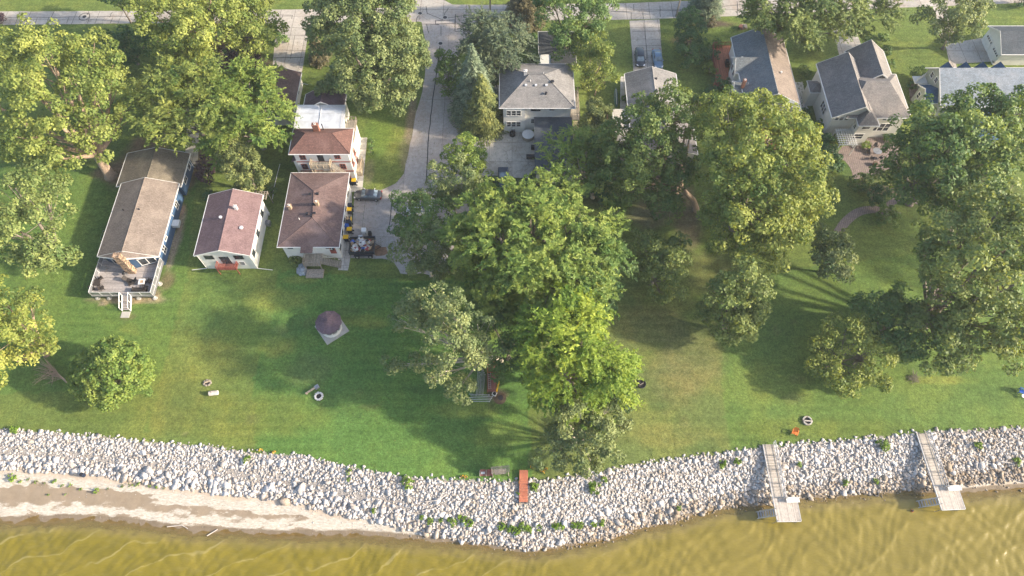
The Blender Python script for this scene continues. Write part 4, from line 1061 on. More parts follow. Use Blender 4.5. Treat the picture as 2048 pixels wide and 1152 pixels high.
window(h6, .2, yw-.55, .6, .7, .35, 'S')
m = MB(); m.box(x1-.6,x1+1.1,82.6,89.6,2.6,2.72); m.build('side_deck','boards_old',h6)
m = MB(); railing(m,[(x1-.5,82.65),(x1+1.05,82.65),(x1+1.05,89.5)],2.72,.95,1.3,.05,bal=.2); [m.box(x1+.95,x1+1.09,b_,b_+.14,0,2.6) for b_ in (82.7,86,89.3)]; m.build('deck_railing','old_wood',h6)
m = MB(); stairs(m, x1+.0, x1+1.0, 82.5, 79.6, 2.6, .1, 11); m.build('deck_stairs','log_wood',h6)
m = MB(); m.slab([(x1-.55,82.0,5.9),(x1+.35,82.0,5.8),(x1+.35,84.2,5.8),(x1-.55,84.2,5.9)],.1); m.build('corner_post','orange_wood',h6) if False else None
# low blue grey garage roof in front
h6g = thing('flat_roofed_garage', 'low garage with dark blue grey roof attached before the hip roofed house', 'garage', (7, 76, 0))
m = MB(); m.box(4.1,10.2,70.9,82.66,0,2.9); m.build('wall','siding_white',h6g)
m = MB(); m.slab([(3.85,70.6,3.0),(10.5,70.6,3.0),(10.5,82.7,3.35),(3.85,82.7,3.35)],.16); m.build('roof','shingle_darkblue',h6g)
m = MB(); m.box(4.02,4.095,72,77,0,2.4); m.build('garage_door','black',h6g)
# black flat garage north
h6b = thing('black_roofed_garage', 'small white garage with flat black roof among trees behind the hip roofed house', 'garage', (8, 100, 0))
m = MB(); m.box(5.25,11.5,96.2,103.9,0,2.7); m.build('wall','siding_white',h6b)
m = MB(); m.box(5.0,11.8,98.6,104.4,2.72,2.86); m.box(7.2,11.9,95.9,98.597,2.72,2.84); m.build('roof','shingle_black',h6b)
m = MB(); [m.box(*a) for a in ((4.94,4.998,98.6,104.4,2.6,2.95),(4.94,11.86,104.402,104.46,2.6,2.95),(11.9,11.96,95.9,98.6,2.6,2.9),(7.2,11.96,95.84,95.898,2.6,2.9))]; m.build('fascia','white_paint',h6b)
door(h6b, 6.4, 96.2, 0, .95, 2.0, 'S', 'dark_metal')

# ================================================================== grey gabled house with two parked cars
h7 = thing('grey_gabled_cottage', 'low cottage with grey brown gable roof below the driveway with two cars', 'house', (26, 84, 0))
wl, rf = gable_house(h7, 20.65, 30.0, 80.4, 93.4, 3.0, 4.7, .4, 'siding_white', 'shingle_grey', 'y', 25.35)
x, y, _ = P(1312,196,4.6); chimney(h7, x, y, .6, .6, 4.0, 5.4, 'brick', rf)
for u, v in ((1312,158),(1312,181)): x, y, _ = P(u, v, 4.5); boxvent(rf, x, y, 4.5, .3)
gable_house(h7, 22.3, 31.6, 74.6, 85.6, 3.1, 4.55, .4, 'siding_white', 'shingle_greybrown', 'y', 26.4)
m = MB(); m.box(18.1,22.65,78.0,85.0,0,2.45); m.build('wall','siding_cream',h7)
m = MB(); m.box(17.9,22.2,77.8,81.6,2.47,2.6); m.box(17.9,22.2,81.604,85.1,2.47,2.595); r_ = m.build('roof','yard_concrete',h7)
m = MB(); m.box(17.82,17.896,77.8,85.1,2.4,2.66); m.box(17.82,22.2,85.104,85.17,2.4,2.66); m.build('fascia','white_paint',h7)
window(h7, 21.05, 88.5, 1.7, .9, 1.0, 'W')

# ================================================================== slate roofed house with red decks
h8 = thing('slate_roofed_house', 'long house with a slate blue gable roof, sunlit slope coloured tan, between two red wooden decks', 'house', (46.4, 93, 0))
ze, zr = 4.3, 6.8
x0, x1, y0, y1 = 41.0, 50.6, 84.9, 101.3
rp = 45.9
wl, rf = gable_house(h8, x0, x1, y0, y1, ze, zr, .45, 'siding_white', 'shingle_slate', 'y', rp)
m = MB(); m.slab([(rp+.1,y0+.1,zr+.02-.1*.53),(x1+.02,y0+.1,ze+.02),(x1+.02,y1-.1,ze+.02),(rp+.1,y1-.1,zr+.02-.1*.53)],.03); m.build('sunlit_slope_tint','shingle_tan',rf)  # sunlit tone of the east slope put into an overlay of tan shingles
m = MB(); gz = 6.3     # front gable
gable_house(h8, 42.5, 50.56, 83.4, 86.9, 4.2, 6.5, .35, 'siding_white', 'shingle_slate', 'y', 46.1)
for xx in (44.4,47.9): window(h8, xx, 83.75, 2.9, 1.0, 1.3, 'S')
window(h8, 46.1, 83.75, 4.7, .9, .8, 'S')
# west cross gable
gable_house(h8, 40.3, 45.2, 92.3, 96.2, 4.3, 6.1, .35, 'siding_white', 'shingle_slate', 'x', 94.25)
window(h8, 40.65, 93.6, 3.0, .8, 1.2, 'W'); window(h8, 40.65, 95.0, 3.0, .8, 1.2, 'W')
gable_house(h8, 39.6, 42.0, 87.9, 90.6, 3.9, 5.0, .2, 'siding_white', 'shingle_slate', 'x', 89.2)
window(h8, 39.8, 89.2, 2.4, 1.3, 1.3, 'W')
x, y, _ = P(1490,161,6.2); chimney(h8, x, y, .5, .55, 4.6, 6.2, 'brick', rf); x, y, _ = P(1484,117,5.6); vent(rf, x, y, 5.5, .12, .25, 'white_metal', True)
x, y, _ = P(1554,188,6.8); vent(rf, x, y, 6.7, .03, .9, 'dark_metal'); x, y, _ = P(1562,146,5.9); vent(rf, x, y, 5.9, .1, .2, 'white_metal', True)
dkw = thing('red_deck', 'terracotta red wooden deck on the left side of the slate roofed house', 'deck', (38.5, 96, 0))
q = W([(1424,94),(1462,93),(1462,175),(1425,175),(1430,158),(1425,130)])
m = MB(); m.prism([XY(u,v,.8) for u,v in ((1425,92),(1461,91),(1455,175),(1426,173),(1432,157),(1425,120))], .68, .8); m.build('floor','boards_red',dkw)
m = MB(); railing(m, [(*XY(u,v,.8),.8) for u,v in ((1461,91),(1425,92),(1425,120),(1432,157),(1426,173))], .8, .9, 1.2, .05, bal=.2); m.build('railing','deck_red',dkw)
t = thing('barbecue','black covered barbecue on the red deck by the slate roofed house','grill',P(1453,130,.8),R(90),local=True)
solid('cover','black',t,lambda m: (m.box(-.7,.7,-.3,.3,0,.9), m.raw([(-.4,-.28,.9),(.4,-.28,.9),(.4,.28,.9),(-.4,.28,.9),(-.35,-.1,1.2),(.35,-.1,1.2),(.35,.2,1.2),(-.35,.2,1.2)],[(4,5,6,7),(0,1,5,4),(1,2,6,5),(2,3,7,6),(3,0,4,7)])), bevel=.05)
dke = thing('red_deck', 'narrow red wooden deck on the right rear side of the slate roofed house', 'deck', (49.5, 80, 0))
m = MB(); m.box(44.2,50.3,77.5,83.9,.8,.92); m.build('floor','boards_red',dke)
m = MB(); railing(m, [(50.35,83.9),(50.35,77.5),(44.2,77.5)], .92, .95, 1.3, .06, bal=.2); m.build('railing','deck_red',dke)

# ================================================================== grey many gabled house
h9 = thing('grey_many_gabled_house', 'large cream house with grey cross gabled roof and a white pergola on the patio', 'house', (61, 87, 0))
ze, zr = 5.6, 8.3
wl, rf = gable_house(h9, 54.75, 62.2, 80.5, 93.2, ze, zr, .45, 'siding_cream', 'shingle_greybrown', 'y', 59.3)
hip_house(h9, 57.2, 68.3, 80.48, 90.6, ze+.01, zr+.25, .5, 'siding_cream', 'shingle_greybrown', (60.6,86.0), (64.6,86.0), caps=False)
gable_house(h9, 60.6, 67.5, 88.0, 96.3, ze+.02, zr-.05, .45, 'siding_cream', 'shingle_greybrown', 'y', 64.1)
hip_house(h9, 58.9, 62.4, 78.75, 84.0, ze-.02, 7.2, .35, 'siding_cream', 'shingle_greybrown', (60.6,80.7), (60.6,82.8), caps=False)
for i in range(3): window(h9, 55.9+i*.85, 80.95, 4.9, .62, .7, 'S'); window(h9, 64.2+i*.85, 80.98, 4.9, .62, .7, 'S'); window(h9, 63.6+i*1.0, 80.98, 2.7, .85, 1.8, 'S', fw=.06)
window(h9, 60.6, 79.1, 4.7, 1.3, .6, 'S'); window(h9, 60.2, 79.1, 2.5, 1.6, 1.2, 'S'); window(h9, 59.25, 80.0, 4.0, .7, .8, 'W'); window(h9, 62.05, 80.0, 2.5, .7, 1.8, 'E')
for i in range(3): window(h9, 55.2, 84.2+i*.8, 3.2, .6, 1.5, 'W')
hip_house(h9, 53.4, 55.8, 88.2, 91.0, 3.6, 4.5, .2, 'siding_cream', 'shingle_greybrown', (54.6,89.4), (54.9,89.4), caps=False)
downspout(h9, [(68.3,83.4,5.4),(67.9,83.4,5.0),(67.9,83.4,.3),(69.8,83.2,.1)])
m = MB(); px0, px1, py0, py1, pz = 56.4, 59.3, 76.9, 80.4, 2.7
for i in range(9): m.box(px0-.2,px1+.2,py0+i*.42,py0+i*.42+.08,pz+.16,pz+.26)
for i in range(8): m.box(px0+i*.4,px0+i*.4+.06,py0-.2,py1,pz+.263,pz+.33)
m.box(px0,px1,py0,py0+.12,pz,pz+.157); m.box(px0,px1,py1-.3,py1-.18,pz,pz+.157)
m.build('pergola_top','white_paint',h9)
for a, b_ in ((px0,py0),(px1-.12,py0),(px0,py1-.3)): m = MB(); m.box(a,a+.13,b_,b_+.12,0,pz); m.build('pergola_post','white_paint',h9)
# patio furniture
t = thing('round_table','round grey metal table in the middle of the paved patio','table',P(1751,307,0),0,local=True)
solid('tabletop','grey_metal',t,lambda m: m.cyl((0,0),.75,.7,.74,20)); solid('pedestal','dark_metal',t,lambda m: m.cyl((0,0),.07,0,.7,8))
for k, (a, nm) in enumerate(((20,'right'),(95,'house'),(165,'left'),(240,'near left'),(305,'near right'))):
    c = P(1751,307,0); th = R(a)
    outdoor_chair(1751+16*math.cos(th), 307-13*math.sin(th), 0, th-R(90), 'dark metal chair on the %s side of the round patio table' % nm, 'dark_metal', .8, 'patio_chair', 'chairs around the patio table', wd=.5)
t = thing('planter','reddish clay tub on the patio below the round table','planter',P(1748,330,0),0,local=True)
solid('pot','brick',t,lambda m: m.tube((0,0,0),(0,0,.55),.32,.45,14)); solid('soil_fill','soil',t,lambda m: m.cyl((0,0),.38,.56,.6,14))
t = thing('garden_umbrella','closed white umbrella leaning at the foot of the pergola','umbrella',P(1700,299,0),0,local=True)
solid('pole','dark_metal',t,lambda m: m.tube((0,0,0),(.2,.1,2.2),.03,.03,6)); solid('canopy','white_paint',t,lambda m: m.tube((.05,.03,.8),(.22,.12,2.3),.16,.03,8))

# ================================================================== blue dormered house at the right edge
h10 = thing('dormered_sage_house', 'sage green house with long pale blue grey roof, small blue dormers and blue side roof', 'house', (84, 89, 0))
gable_house(h10, 75.2, 100, 84.3, 93.6, 4.2, 7.2, .4, 'siding_sage', 'shingle_paleblue', 'x', 90.5)
for u in (1900,1936,1970,2005):
    x, y, _ = P(u, 143, 6.0); m = MB(); m.raw([(x-.9,92.8,5.0),(x+.9,92.8,5.0),(x,92.8,6.5),(x,90.8,6.95)], [(0,1,2),(0,2,3),(1,3,2),(0,3,1)]); m.build('dormer','shingle_blue',h10)
gable_house(h10, 73.4, 77.4, 85.9, 90.3, 3.4, 4.7, .3, 'siding_sage', 'shingle_blue', 'x', 88.1)
window(h10, 73.7, 87.2, 2.2, .7, 1.1, 'W'); window(h10, 73.7, 88.9, 2.2, .7, 1.1, 'W'); window(h10, 75.6, 91.5, 4.6, .8, .9, 'W'); window(h10, 75.6, 89.8, 5.0, .8, .9, 'W')
m = MB(); m.slab([(80.3,78.0,2.9),(84.5,78.0,2.9),(84.5,84.6,3.3),(80.3,84.6,3.3)],.12); m.build('porch_roof','shingle_blue',h10)
m = MB(); m.box(80.6,84.2,78.4,84.6,0,2.8); m.build('wall','siding_sage',h10)
for x, n_ in ((78,0),(86.8,0)): window(h10, x, 84.7, 2.5, 1.1, 1.2, 'S')
m = MB(); railing(m, [(73.3,91.2),(75.2,92.6)], 3.0, 1.0, .7, .05, bal=.2); m.box(73.2,75.5,91,92.8,2.85,3.0); m.build('side_balcony','white_paint',h10)

# ================================================================== white garage upper right
h11 = thing('white_garage', 'white garage with two doors and slate roof at the upper right corner', 'garage', (98, 102, 0))
gable_house(h11, 91.3, 106, 98.3, 105.8, 3.0, 4.9, .35, 'siding_white', 'shingle_darkblue', 'x', 102.3)
for yy in (100.2,103.6):
    m = MB(); m.box(91.58,91.645,yy-1.25,yy+1.25,0,2.2); g = m.build('garage_door','white_paint',h11)
    m = MB(); [m.box(91.55,91.577,yy-1.1+i*.58,yy-.75+i*.58,1.6,1.95) for i in range(4)]; m.build('pane','glass',g)
t = thing('barbecue','black covered barbecue on grass in front of the white garage','grill',P(2021,119,0),0,local=True)
solid('cover','black',t,lambda m: (m.box(-.8,.8,-.3,.3,0,1.0), m.box(-.45,.45,-.2,.25,1.0,1.2)), bevel=.06)
t = thing('wheelbarrow','red and pale barrow tipped at the corner of the white garage','wheelbarrow',P(1988,127,0),R(20),local=True)
solid('tray','brick',t,lambda m: m.raw([(-.4,-.25,.3),(.4,-.25,.3),(.4,.25,.3),(-.4,.25,.3),(-.55,-.35,.6),(.5,-.35,.6),(.5,.35,.6),(-.55,.35,.6)],[(0,3,2,1),(0,1,5,4),(1,2,6,5),(2,3,7,6),(3,0,4,7)])); solid('handles','white_paint',t,lambda m: (m.tube((-.9,-.25,.5),(.4,-.2,.3),.03),m.tube((-.9,.25,.5),(.4,.2,.3),.03))); solid('wheel','rubber',t,lambda m: m.tube((.6,-.05,.2),(.6,.05,.2),.2,.2,12))

# ================================================================== house corners cut by the frame, top left
h12 = thing('pale_blue_house', 'corner of a pale blue sided house cut off by the top left edge', 'house', (-100, 120, 0))
gable_house(h12, -112, -97.5, 119.2, 130, 4.2, 6.5, .3, 'siding_grey', 'shingle_grey', 'x')
window(h12, -101.2, 119.5, 2.3, .9, 1.1, 'S'); downspout(h12, [(-103,119.2,4.0),(-103.2,119.4,1.5),(-102.2,119.2,.1)])
# ------------------------------------------------------------------ vehicles
def paint(name, col, rough=0.3):
    m, n, b, o = new_mat(name)
    v = coords(n); f = noise(n, v, 1.5, 3)
    n.links.new(ramp(n, f, [(0.3, tuple(c*.85 for c in col)), (0.7, col)]), b.inputs['Base Color'])
    b.inputs['Roughness'].default_value = rough; b.inputs['Metallic'].default_value = 0.4; b.inputs['Coat Weight'].default_value = 0.5; b.inputs['Coat Roughness'].default_value = .08
paint('paint_grey', (0.085, 0.09, 0.10)); paint('paint_dark', (0.035, 0.045, 0.06)); paint('paint_blue', (0.15, 0.24, 0.34)); paint('lamp_red', (0.4, 0.02, 0.02)); paint('lamp_clear', (0.7, 0.7, 0.72))
def sedan(u, v, rz, label, pm, sx=1.0, wagon=False, L=4.8, Wd=1.8):
    """nose along +x, local metres"""
    t = thing('parked_car', label, 'car', P(u, v, 0.012), rz, 'parked cars', local=True)
    hl = L/2; hw = Wd/2
    st = [(-hl,.70,.45,.62),(-hl+.10,.92,.30,.86),(-hl+.55,.97,.25,.95 if wagon else .98),(-1.35,1.0,.22,.98),(-.3,1.0,.22,.94),(.75,1.0,.22,.93),(1.25,.99,.24,.88),(hl-.35,.93,.26,.74),(hl-.08,.80,.32,.62),(hl,.62,.40,.52)]
    m = MB(); vs = []; K = 10
    for x, f, z0, z1 in st:
        w_ = hw*f; zm = (z0+z1)/2
        vs += [(x,-w_*.9,z0),(x,-w_,z0+.12),(x,-w_,zm+.05),(x,-w_*.95,z1-.07),(x,-w_*.80,z1),(x,w_*.80,z1),(x,w_*.95,z1-.07),(x,w_,zm+.05),(x,w_,z0+.12),(x,w_*.9,z0)]
    fs = []
    for i in range(len(st)-1):
        for k in range(K): fs.append((i*K+k,i*K+(k+1)%K,(i+1)*K+(k+1)%K,(i+1)*K+k))
    fs += [tuple(range(K)), tuple(range((len(st)-1)*K, len(st)*K))[::-1]]
    m.raw(vs, fs); body = m.build('body', pm, t, smooth=True)
    # glasshouse
    if wagon: xs = [(-2.15,.92,.74),(-1.9,1.42,.60),(.0,1.47,.62),(.45,1.42,.60),(1.25,.90,.74)]
    else: xs = [(-1.75,.95,.72),(-1.05,1.38,.58),(-.2,1.44,.60),(.25,1.41,.60),(1.05,.90,.74)]
    m = MB(); b0 = xs[0][0]; b1 = xs[-1][0]
    bot = [(b0,-hw*.84,.93),(b1,-hw*.84,.89),(b1,hw*.84,.89),(b0,hw*.84,.93)]
    r0, r1 = xs[1], xs[3]
    top = [(r0[0],-hw*.66,r0[1]-.03),(r1[0],-hw*.66,r1[1]-.03),(r1[0],hw*.66,r1[1]-.03),(r0[0],hw*.66,r0[1]-.03)]
    m.raw(bot+top, [(0,1,5,4),(1,2,6,5),(2,3,7,6),(3,0,4,7),(4,5,6,7)]); m.build('window_glass', 'glass_sky', t)
    m = MB(); z = .0
    m.raw([(r0[0]-.06,-hw*.69,r0[1]-.05),(-.2,-hw*.72,1.40),(r1[0]+.06,-hw*.69,r1[1]-.05),(r1[0]+.06,hw*.69,r1[1]-.05),(-.2,hw*.72,1.40),(r0[0]-.06,hw*.69,r0[1]-.05),
           (r0[0],-hw*.55,r0[1]+.01),(-.2,-hw*.57,1.47),(r1[0],-hw*.55,r1[1]+.01),(r1[0],hw*.55,r1[1]+.01),(-.2,hw*.57,1.47),(r0[0],hw*.55,r0[1]+.01)],
          [(6,7,10,11),(7,8,9,10),(0,1,7,6),(1,2,8,7),(2,3,9,8),(3,4,10,9),(4,5,11,10),(5,0,6,11)])
    m.build('roof_panel', pm, t, smooth=True)
    m = MB()
    for s in (-1, 1):
        for bx_, tx in ((b0,r0[0]),(b1,r1[0])): m.tube((bx_,s*hw*.84,.93),(tx,s*hw*.66,r0[1]-.02),.035,.03,5)
        m.tube((-.25,s*hw*.845,.92),(-.3,s*hw*.67,1.40),.03,.03,5)
    m.build('pillar', pm, t)
    for x in (-1.42, 1.42):
        for s in (-1, 1):
            m = MB(); m.tube((x,s*(hw-.2),.33),(x,s*(hw+.015),.33),.33,.33,18); wl_ = m.build('wheel','rubber',t)
            m = MB(); m.tube((x,s*(hw+.016),.33),(x,s*(hw+.035),.33),.20,.17,12); m.build('rim','aluminium',wl_)
    for s in (-1, 1):
        solid('headlight','lamp_clear',t,lambda m: m.raw([(hl-.30,s*.55,.66),(hl-.02,s*.42,.56),(hl-.14,s*.74,.58),(hl-.45,s*.84,.66),(hl-.30,s*.55,.745),(hl-.04,s*.42,.63),(hl-.14,s*.76,.65),(hl-.45,s*.86,.74)],[(0,1,2,3),(4,5,6,7),(0,1,5,4),(1,2,6,5),(2,3,7,6),(3,0,4,7)]))
        solid('tail_light','lamp_red',t,lambda m: m.box(-hl-.01,-hl+.22,min(s*.5,s*.82),max(s*.5,s*.82),.66,.86))
        solid('mirror',pm,t,lambda m: m.box(.78,.95,min(s*hw*.93,s*hw*1.12),max(s*hw*.93,s*hw*1.12),.92,1.05))
    return t
sedan(737, 394, R(178), 'grey four door sedan parked at the end of the side street before the bins', 'paint_grey')
sedan(1279, 120, R(-91), 'black hatchback on the left of the two cars on the double driveway', 'paint_dark', wagon=True, L=4.5)
sedan(1314, 122, R(-89), 'slate blue sedan on the right of the two cars on the double driveway', 'paint_blue', wagon=False, L=4.7)
t = sedan(842, 424, R(12), 'white car mostly hidden under the grey green trees beside the parking area', 'white_paint')
# dump trailer with its load
t = thing('utility_trailer', 'dark high sided trailer heaped with household junk beside the brown roofed duplex', 'trailer', P(727,503,0.01), R(2), local=True)
solid('bed','paint_dark',t,lambda m: m.box(-2.0,1.95,-.95,1.9,.62,.75))
m = MB(); m.box(-2.05,2.0,-1.0,-.93,.75,1.45); m.box(-2.05,2.0,1.9,1.97,.75,1.45); m.box(-2.05,-1.98,-.93,1.9,.75,1.45); m.box(1.93,2.0,-.93,1.9,.75,1.45)
for i in range(6): m.box(-2.0+i*.78,-1.92+i*.78,-1.06,-1.003,.7,1.5)
m.build('side_wall','paint_dark',t)
for x in (-.85,1.25):
    m = MB(); m.tube((x,-1.32,.34),(x,-1.08,.34),.36,.36,18); w_ = m.build('wheel','rubber',t)
    m = MB(); m.tube((x,-1.345,.34),(x,-1.321,.34),.19,.2,12); m.build('rim','aluminium',w_)
solid('fender','paint_dark',t,lambda m: m.box(-1.3,1.7,-1.36,-1.07,.72,.78))
solid('drawbar','dark_metal',t,lambda m: (m.tube((1.9,-.2,.6),(2.9,.45,.55),.05),m.tube((1.9,1.1,.6),(2.9,.45,.55),.05)))
cnt = 0
for k in range(62):
    x, y = random.uniform(-1.7,1.6), random.uniform(-.65,1.6); sx_, sy_ = random.uniform(.15,.42), random.uniform(.12,.35)
    mt = random.choice(['white_paint','cardboard','white_paint','stone_white','cardboard','red_cloth','grey_metal','stone_white','old_wood','blue_plastic','driftwood','black'])
    r_ = thing('junk_piece','loose thing of the mixed junk heaped in the trailer','junk',P(727,503,0.01),R(2),'junk heaped in the trailer',local=True)
    r_.location.x += x; r_.location.y += y; r_.location.z = random.uniform(1.15,1.55); r_.rotation_euler = (random.uniform(-.5,.5),random.uniform(-.5,.5),random.uniform(0,3.1))
    solid('panel',mt,r_,lambda m: (m.box(-sx_,sx_,-sy_,sy_,-.06,.05), m.box(-sx_*.6,sx_*.7,-sy_*.7,sy_*.5,.05,random.uniform(.06,.16))))
solid('load_bed','soil',t,lambda m: m.box(-1.9,1.85,-.88,1.85,.76,1.12))
def appliance(u, v, w_, d_, h_, mt, label, name='refrigerator', a=0.0, cat='appliance'):
    r_ = thing(name,label,cat,P(u,v,0.012),a,local=True)
    solid('cabinet',mt,r_,lambda m: m.box(-w_/2,w_/2,-d_/2,d_/2,0,h_),bevel=.03)
    solid('door',mt,r_,lambda m: m.box(-w_/2,w_/2,-d_/2-.05,-d_/2-.01,.1,h_-.03)); solid('handle','dark_metal',r_,lambda m: m.box(w_/2-.12,w_/2-.07,-d_/2-.09,-d_/2-.052,h_*.45,h_*.75))
appliance(731,470,.75,.7,1.7,'white_paint','tall white refrigerator standing behind the junk trailer')
appliance(741,470,.5,.5,.9,'black','low black cabinet beside the white refrigerator behind the trailer','cabinet')
appliance(723,478,.7,.6,.8,'white_metal','low pale washer between the trailer and the refrigerator','washing_machine',R(15))
t = thing('tyre','loose black tyre lying against the front of the junk trailer','tyre',P(745,500,.012),0,local=True); solid('tread','rubber',t,lambda m: m.ring((0,0),.34,.19,0,.22,18)); solid('rim','dark_metal',t,lambda m: m.cyl((0,0),.185,.05,.12,12))
t = thing('trailer_jack','small black jack block on the concrete beside the trailer wheel','jack',P(737,506,.012),.3,local=True); solid('base','black',t,lambda m: m.box(-.2,.2,-.2,.2,0,.1)); solid('post','black',t,lambda m: m.cyl((0,0),.08,.1,.5,8))
# wheeled bins
def bin_(u, v, lid, label, body='navy', a=R(-90), op=False):
    t = thing('wheeled_bin',label,'bin',P(u+4,v+1,0.02),a,'wheeled bins by the duplexes',local=True); t.scale = (1.15,1.15,1.1)
    m = MB(); m.raw([(-.24,-.26,.08),(.24,-.26,.08),(.24,.26,.08),(-.24,.26,.08),(-.31,-.36,1.0),(.31,-.36,1.0),(.31,.36,1.0),(-.31,.36,1.0)],[(0,3,2,1),(4,5,6,7),(0,1,5,4),(1,2,6,5),(2,3,7,6),(3,0,4,7)]); m.build('bin_body',body,t)
    if op: solid('lid',lid,t,lambda m: (m.box(-.33,.33,.36,.44,.35,1.02))); solid('rubbish','cardboard',t,lambda m: (m.obox((0,0),.4,.4,1.0,1.12,.4)))
    else: solid('lid',lid,t,lambda m: (m.box(-.33,.33,-.39,.37,1.003,1.06), m.box(-.25,.25,-.30,.28,1.06,1.11)), bevel=.02)
    for s in (-.3,.24): solid('wheel','rubber',t,lambda m: m.tube((s,.36,.13),(s+.06,.36,.13),.13,.13,12))
    return t
bin_(697,367,'navy','dark blue lidded bin left of a yellow one beside the tall white house')
bin_(705.5,367,'yellow_plastic','yellow lidded bin on the walkway of the tall white house')
bin_(697,416,'navy','dark blue lidded bin topmost in the duplex row')
bin_(697,425,'yellow_plastic','yellow lidded bin at the top of the row along the duplex wall')
bin_(694.5,443,'yellow_plastic','open bin full of rubbish in the duplex row',op=True)
bin_(696,451,'navy','dark blue bin below the open bin of the duplex row')
bin_(691,457,'blue_plastic','bright blue bin against the duplex wall',body='blue_plastic')
bin_(697.5,464,'yellow_plastic','yellow lidded bin next to the bright blue bin')
bin_(690.5,480,'yellow_plastic','yellow lidded bin nearest the porch at the bottom of the duplex row')
# hot tub / round cover, grill on the yard
t = thing('hot_tub','round hot tub with a pale ribbed cover beside the hip roofed house','hot tub',P(1056,275,.014),0,local=True)
solid('tub','old_wood',t,lambda m: m.cyl((0,0),1.0,0,.85,24)); solid('cover','white_paint',t,lambda m: (m.cyl((0,0),1.06,.853,.93,24),m.tube((0,0,.93),(0,0,1.0),1.0,.3,24)))
t = thing('covered_grill','black covered kettle grill at the wall of the hip roofed house','grill',P(1025,270,.014),0,local=True)
solid('cover','black',t,lambda m: (m.tube((0,0,0),(0,0,.7),.55,.5,10),m.tube((0,0,.7),(0,0,1.0),.5,.2,10)))
t = thing('storage_cabinet','small black cabinet between the hot tub and the garage wall','cabinet',P(1066,298,.014),0,local=True)
solid('body','black',t,lambda m: m.box(-.35,.35,-.25,.25,0,.8),bevel=.04); solid('top','dark_metal',t,lambda m: m.box(-.38,.38,-.28,.28,.803,.84))
t = thing('storage_box','black bench box on the yard at the corner of the low garage','box',P(1062,316,.014),0,local=True)
solid('body','black',t,lambda m: m.box(-.8,.8,-.3,.3,0,.6),bevel=.04); solid('lid','dark_metal',t,lambda m: m.box(-.84,.84,-.33,.33,.603,.66))
t = thing('pickup_truck','dark vehicle mostly hidden in tree shade below the concrete yard','truck',P(1007,362,0.01),R(92),local=True)
solid('body','paint_dark',t,lambda m: (m.box(-2.3,2.3,-.9,.9,.4,1.0)),bevel=.12); solid('cab','glass_sky',t,lambda m: m.raw([(-.6,-.8,1.0),(1.2,-.8,1.0),(1.2,.8,1.0),(-.6,.8,1.0),(-.4,-.65,1.6),(.7,-.65,1.6),(.7,.65,1.6),(-.4,.65,1.6)],[(4,5,6,7),(0,1,5,4),(1,2,6,5),(2,3,7,6),(3,0,4,7)]))
for x in (-1.5,1.5):
    for s in (-.92,.74): solid('wheel','rubber',t,lambda m: m.tube((x,s,.36),(x,s+.18,.36),.36,.36,14))
t = thing('canoe','narrow dark green canoe with a white keel line on grass by the grey cottage','canoe',P(1232,197,0),R(88),local=True)
m = MB(); vs = []; n_ = 9
for i in range(n_):
    x = -2.3+4.6*i/(n_-1); f = math.sqrt(max(0.0,1-(x/2.35)**2)); vs += [(x,-.42*f,0.0),(x,-.36*f,.28),(x,0,.42+.12*abs(x/2.3)**3),(x,.36*f,.28),(x,.42*f,0.0)]
m.raw(vs,[(i*5+k,i*5+k+1,(i+1)*5+k+1,(i+1)*5+k) for i in range(n_-1) for k in range(4)]); MATS['canoe_green'] = plain('canoe_green',(0.03,0.09,0.07),.4); m.build('hull','canoe_green',t,smooth=True); solid('keel','white_paint',t,lambda m: m.tube((-1.9,0,.46),(1.9,0,.46),.04))
t = thing('clothes_pole','white pole with a curved arm standing in the garden by the canoe','pole',P(1193,230,0),0,local=True); solid('post','white_paint',t,lambda m: m.cyl((0,0),.07,0,3.2,8)); solid('arm','white_paint',t,lambda m: m.tube((-.6,0,3.2),(.6,0,3.2),.05))
t = thing('maroon_fence','dark red slatted fence panel left of the flat concrete roof','fence',P(1222,262,0),0,local=True)
solid('panel','boards_maroon',t,lambda m: (m.box(-.7,-.62,-3.1,2.7,0,1.8), m.box(-.72,.6,-3.2,-3.12,0,1.8))); [solid('post','trim_red',t,lambda m: m.box(-.75,-.58,b_,b_+.12,0,1.95)) for b_ in (-3.1,-.2,2.6)]
# gazebo
gx, gy = XY(665,661,.15)
t = thing('gazebo','small round gazebo with violet brown conical roof on a square pale pad','gazebo',(gx-.1,gy+.4,0),R(0))
cx, cy = gx-.15, gy+.35; ang = R(40)
m = MB(); m.obox((cx,cy),3.85,3.85,0,.14,R(37)); m.build('pad','concrete',t)
mo = MB(); K = 10; cz = 2.35
pts = [(cx+2.0*math.cos(2*math.pi*k/K), cy+2.0*math.sin(2*math.pi*k/K), cz) for k in range(K)]
for k in range(K): mo.poly([pts[k], pts[(k+1)%K], (cx,cy,3.15)]); mo.poly([pts[k], (pts[k][0],pts[k][1],cz-.1), (pts[(k+1)%K][0],pts[(k+1)%K][1],cz-.1), pts[(k+1)%K]])
mo.poly([(x,y,z-.1) for x,y,z in pts][::-1]); mo.build('roof','shingle_violet',t)
for k in range(K):
    x, y = cx+1.5*math.cos(2*math.pi*k/K), cy+1.5*math.sin(2*math.pi*k/K)
    solid('post','white_paint',t,lambda m: m.box(x-.06,x+.06,y-.06,y+.06,.14,2.25))
m = MB(); m.ring((cx,cy),1.58,1.52,.9,1.0,20); m.ring((cx,cy),1.56,1.54,.2,.9,20); m.build('railing','white_paint',t)
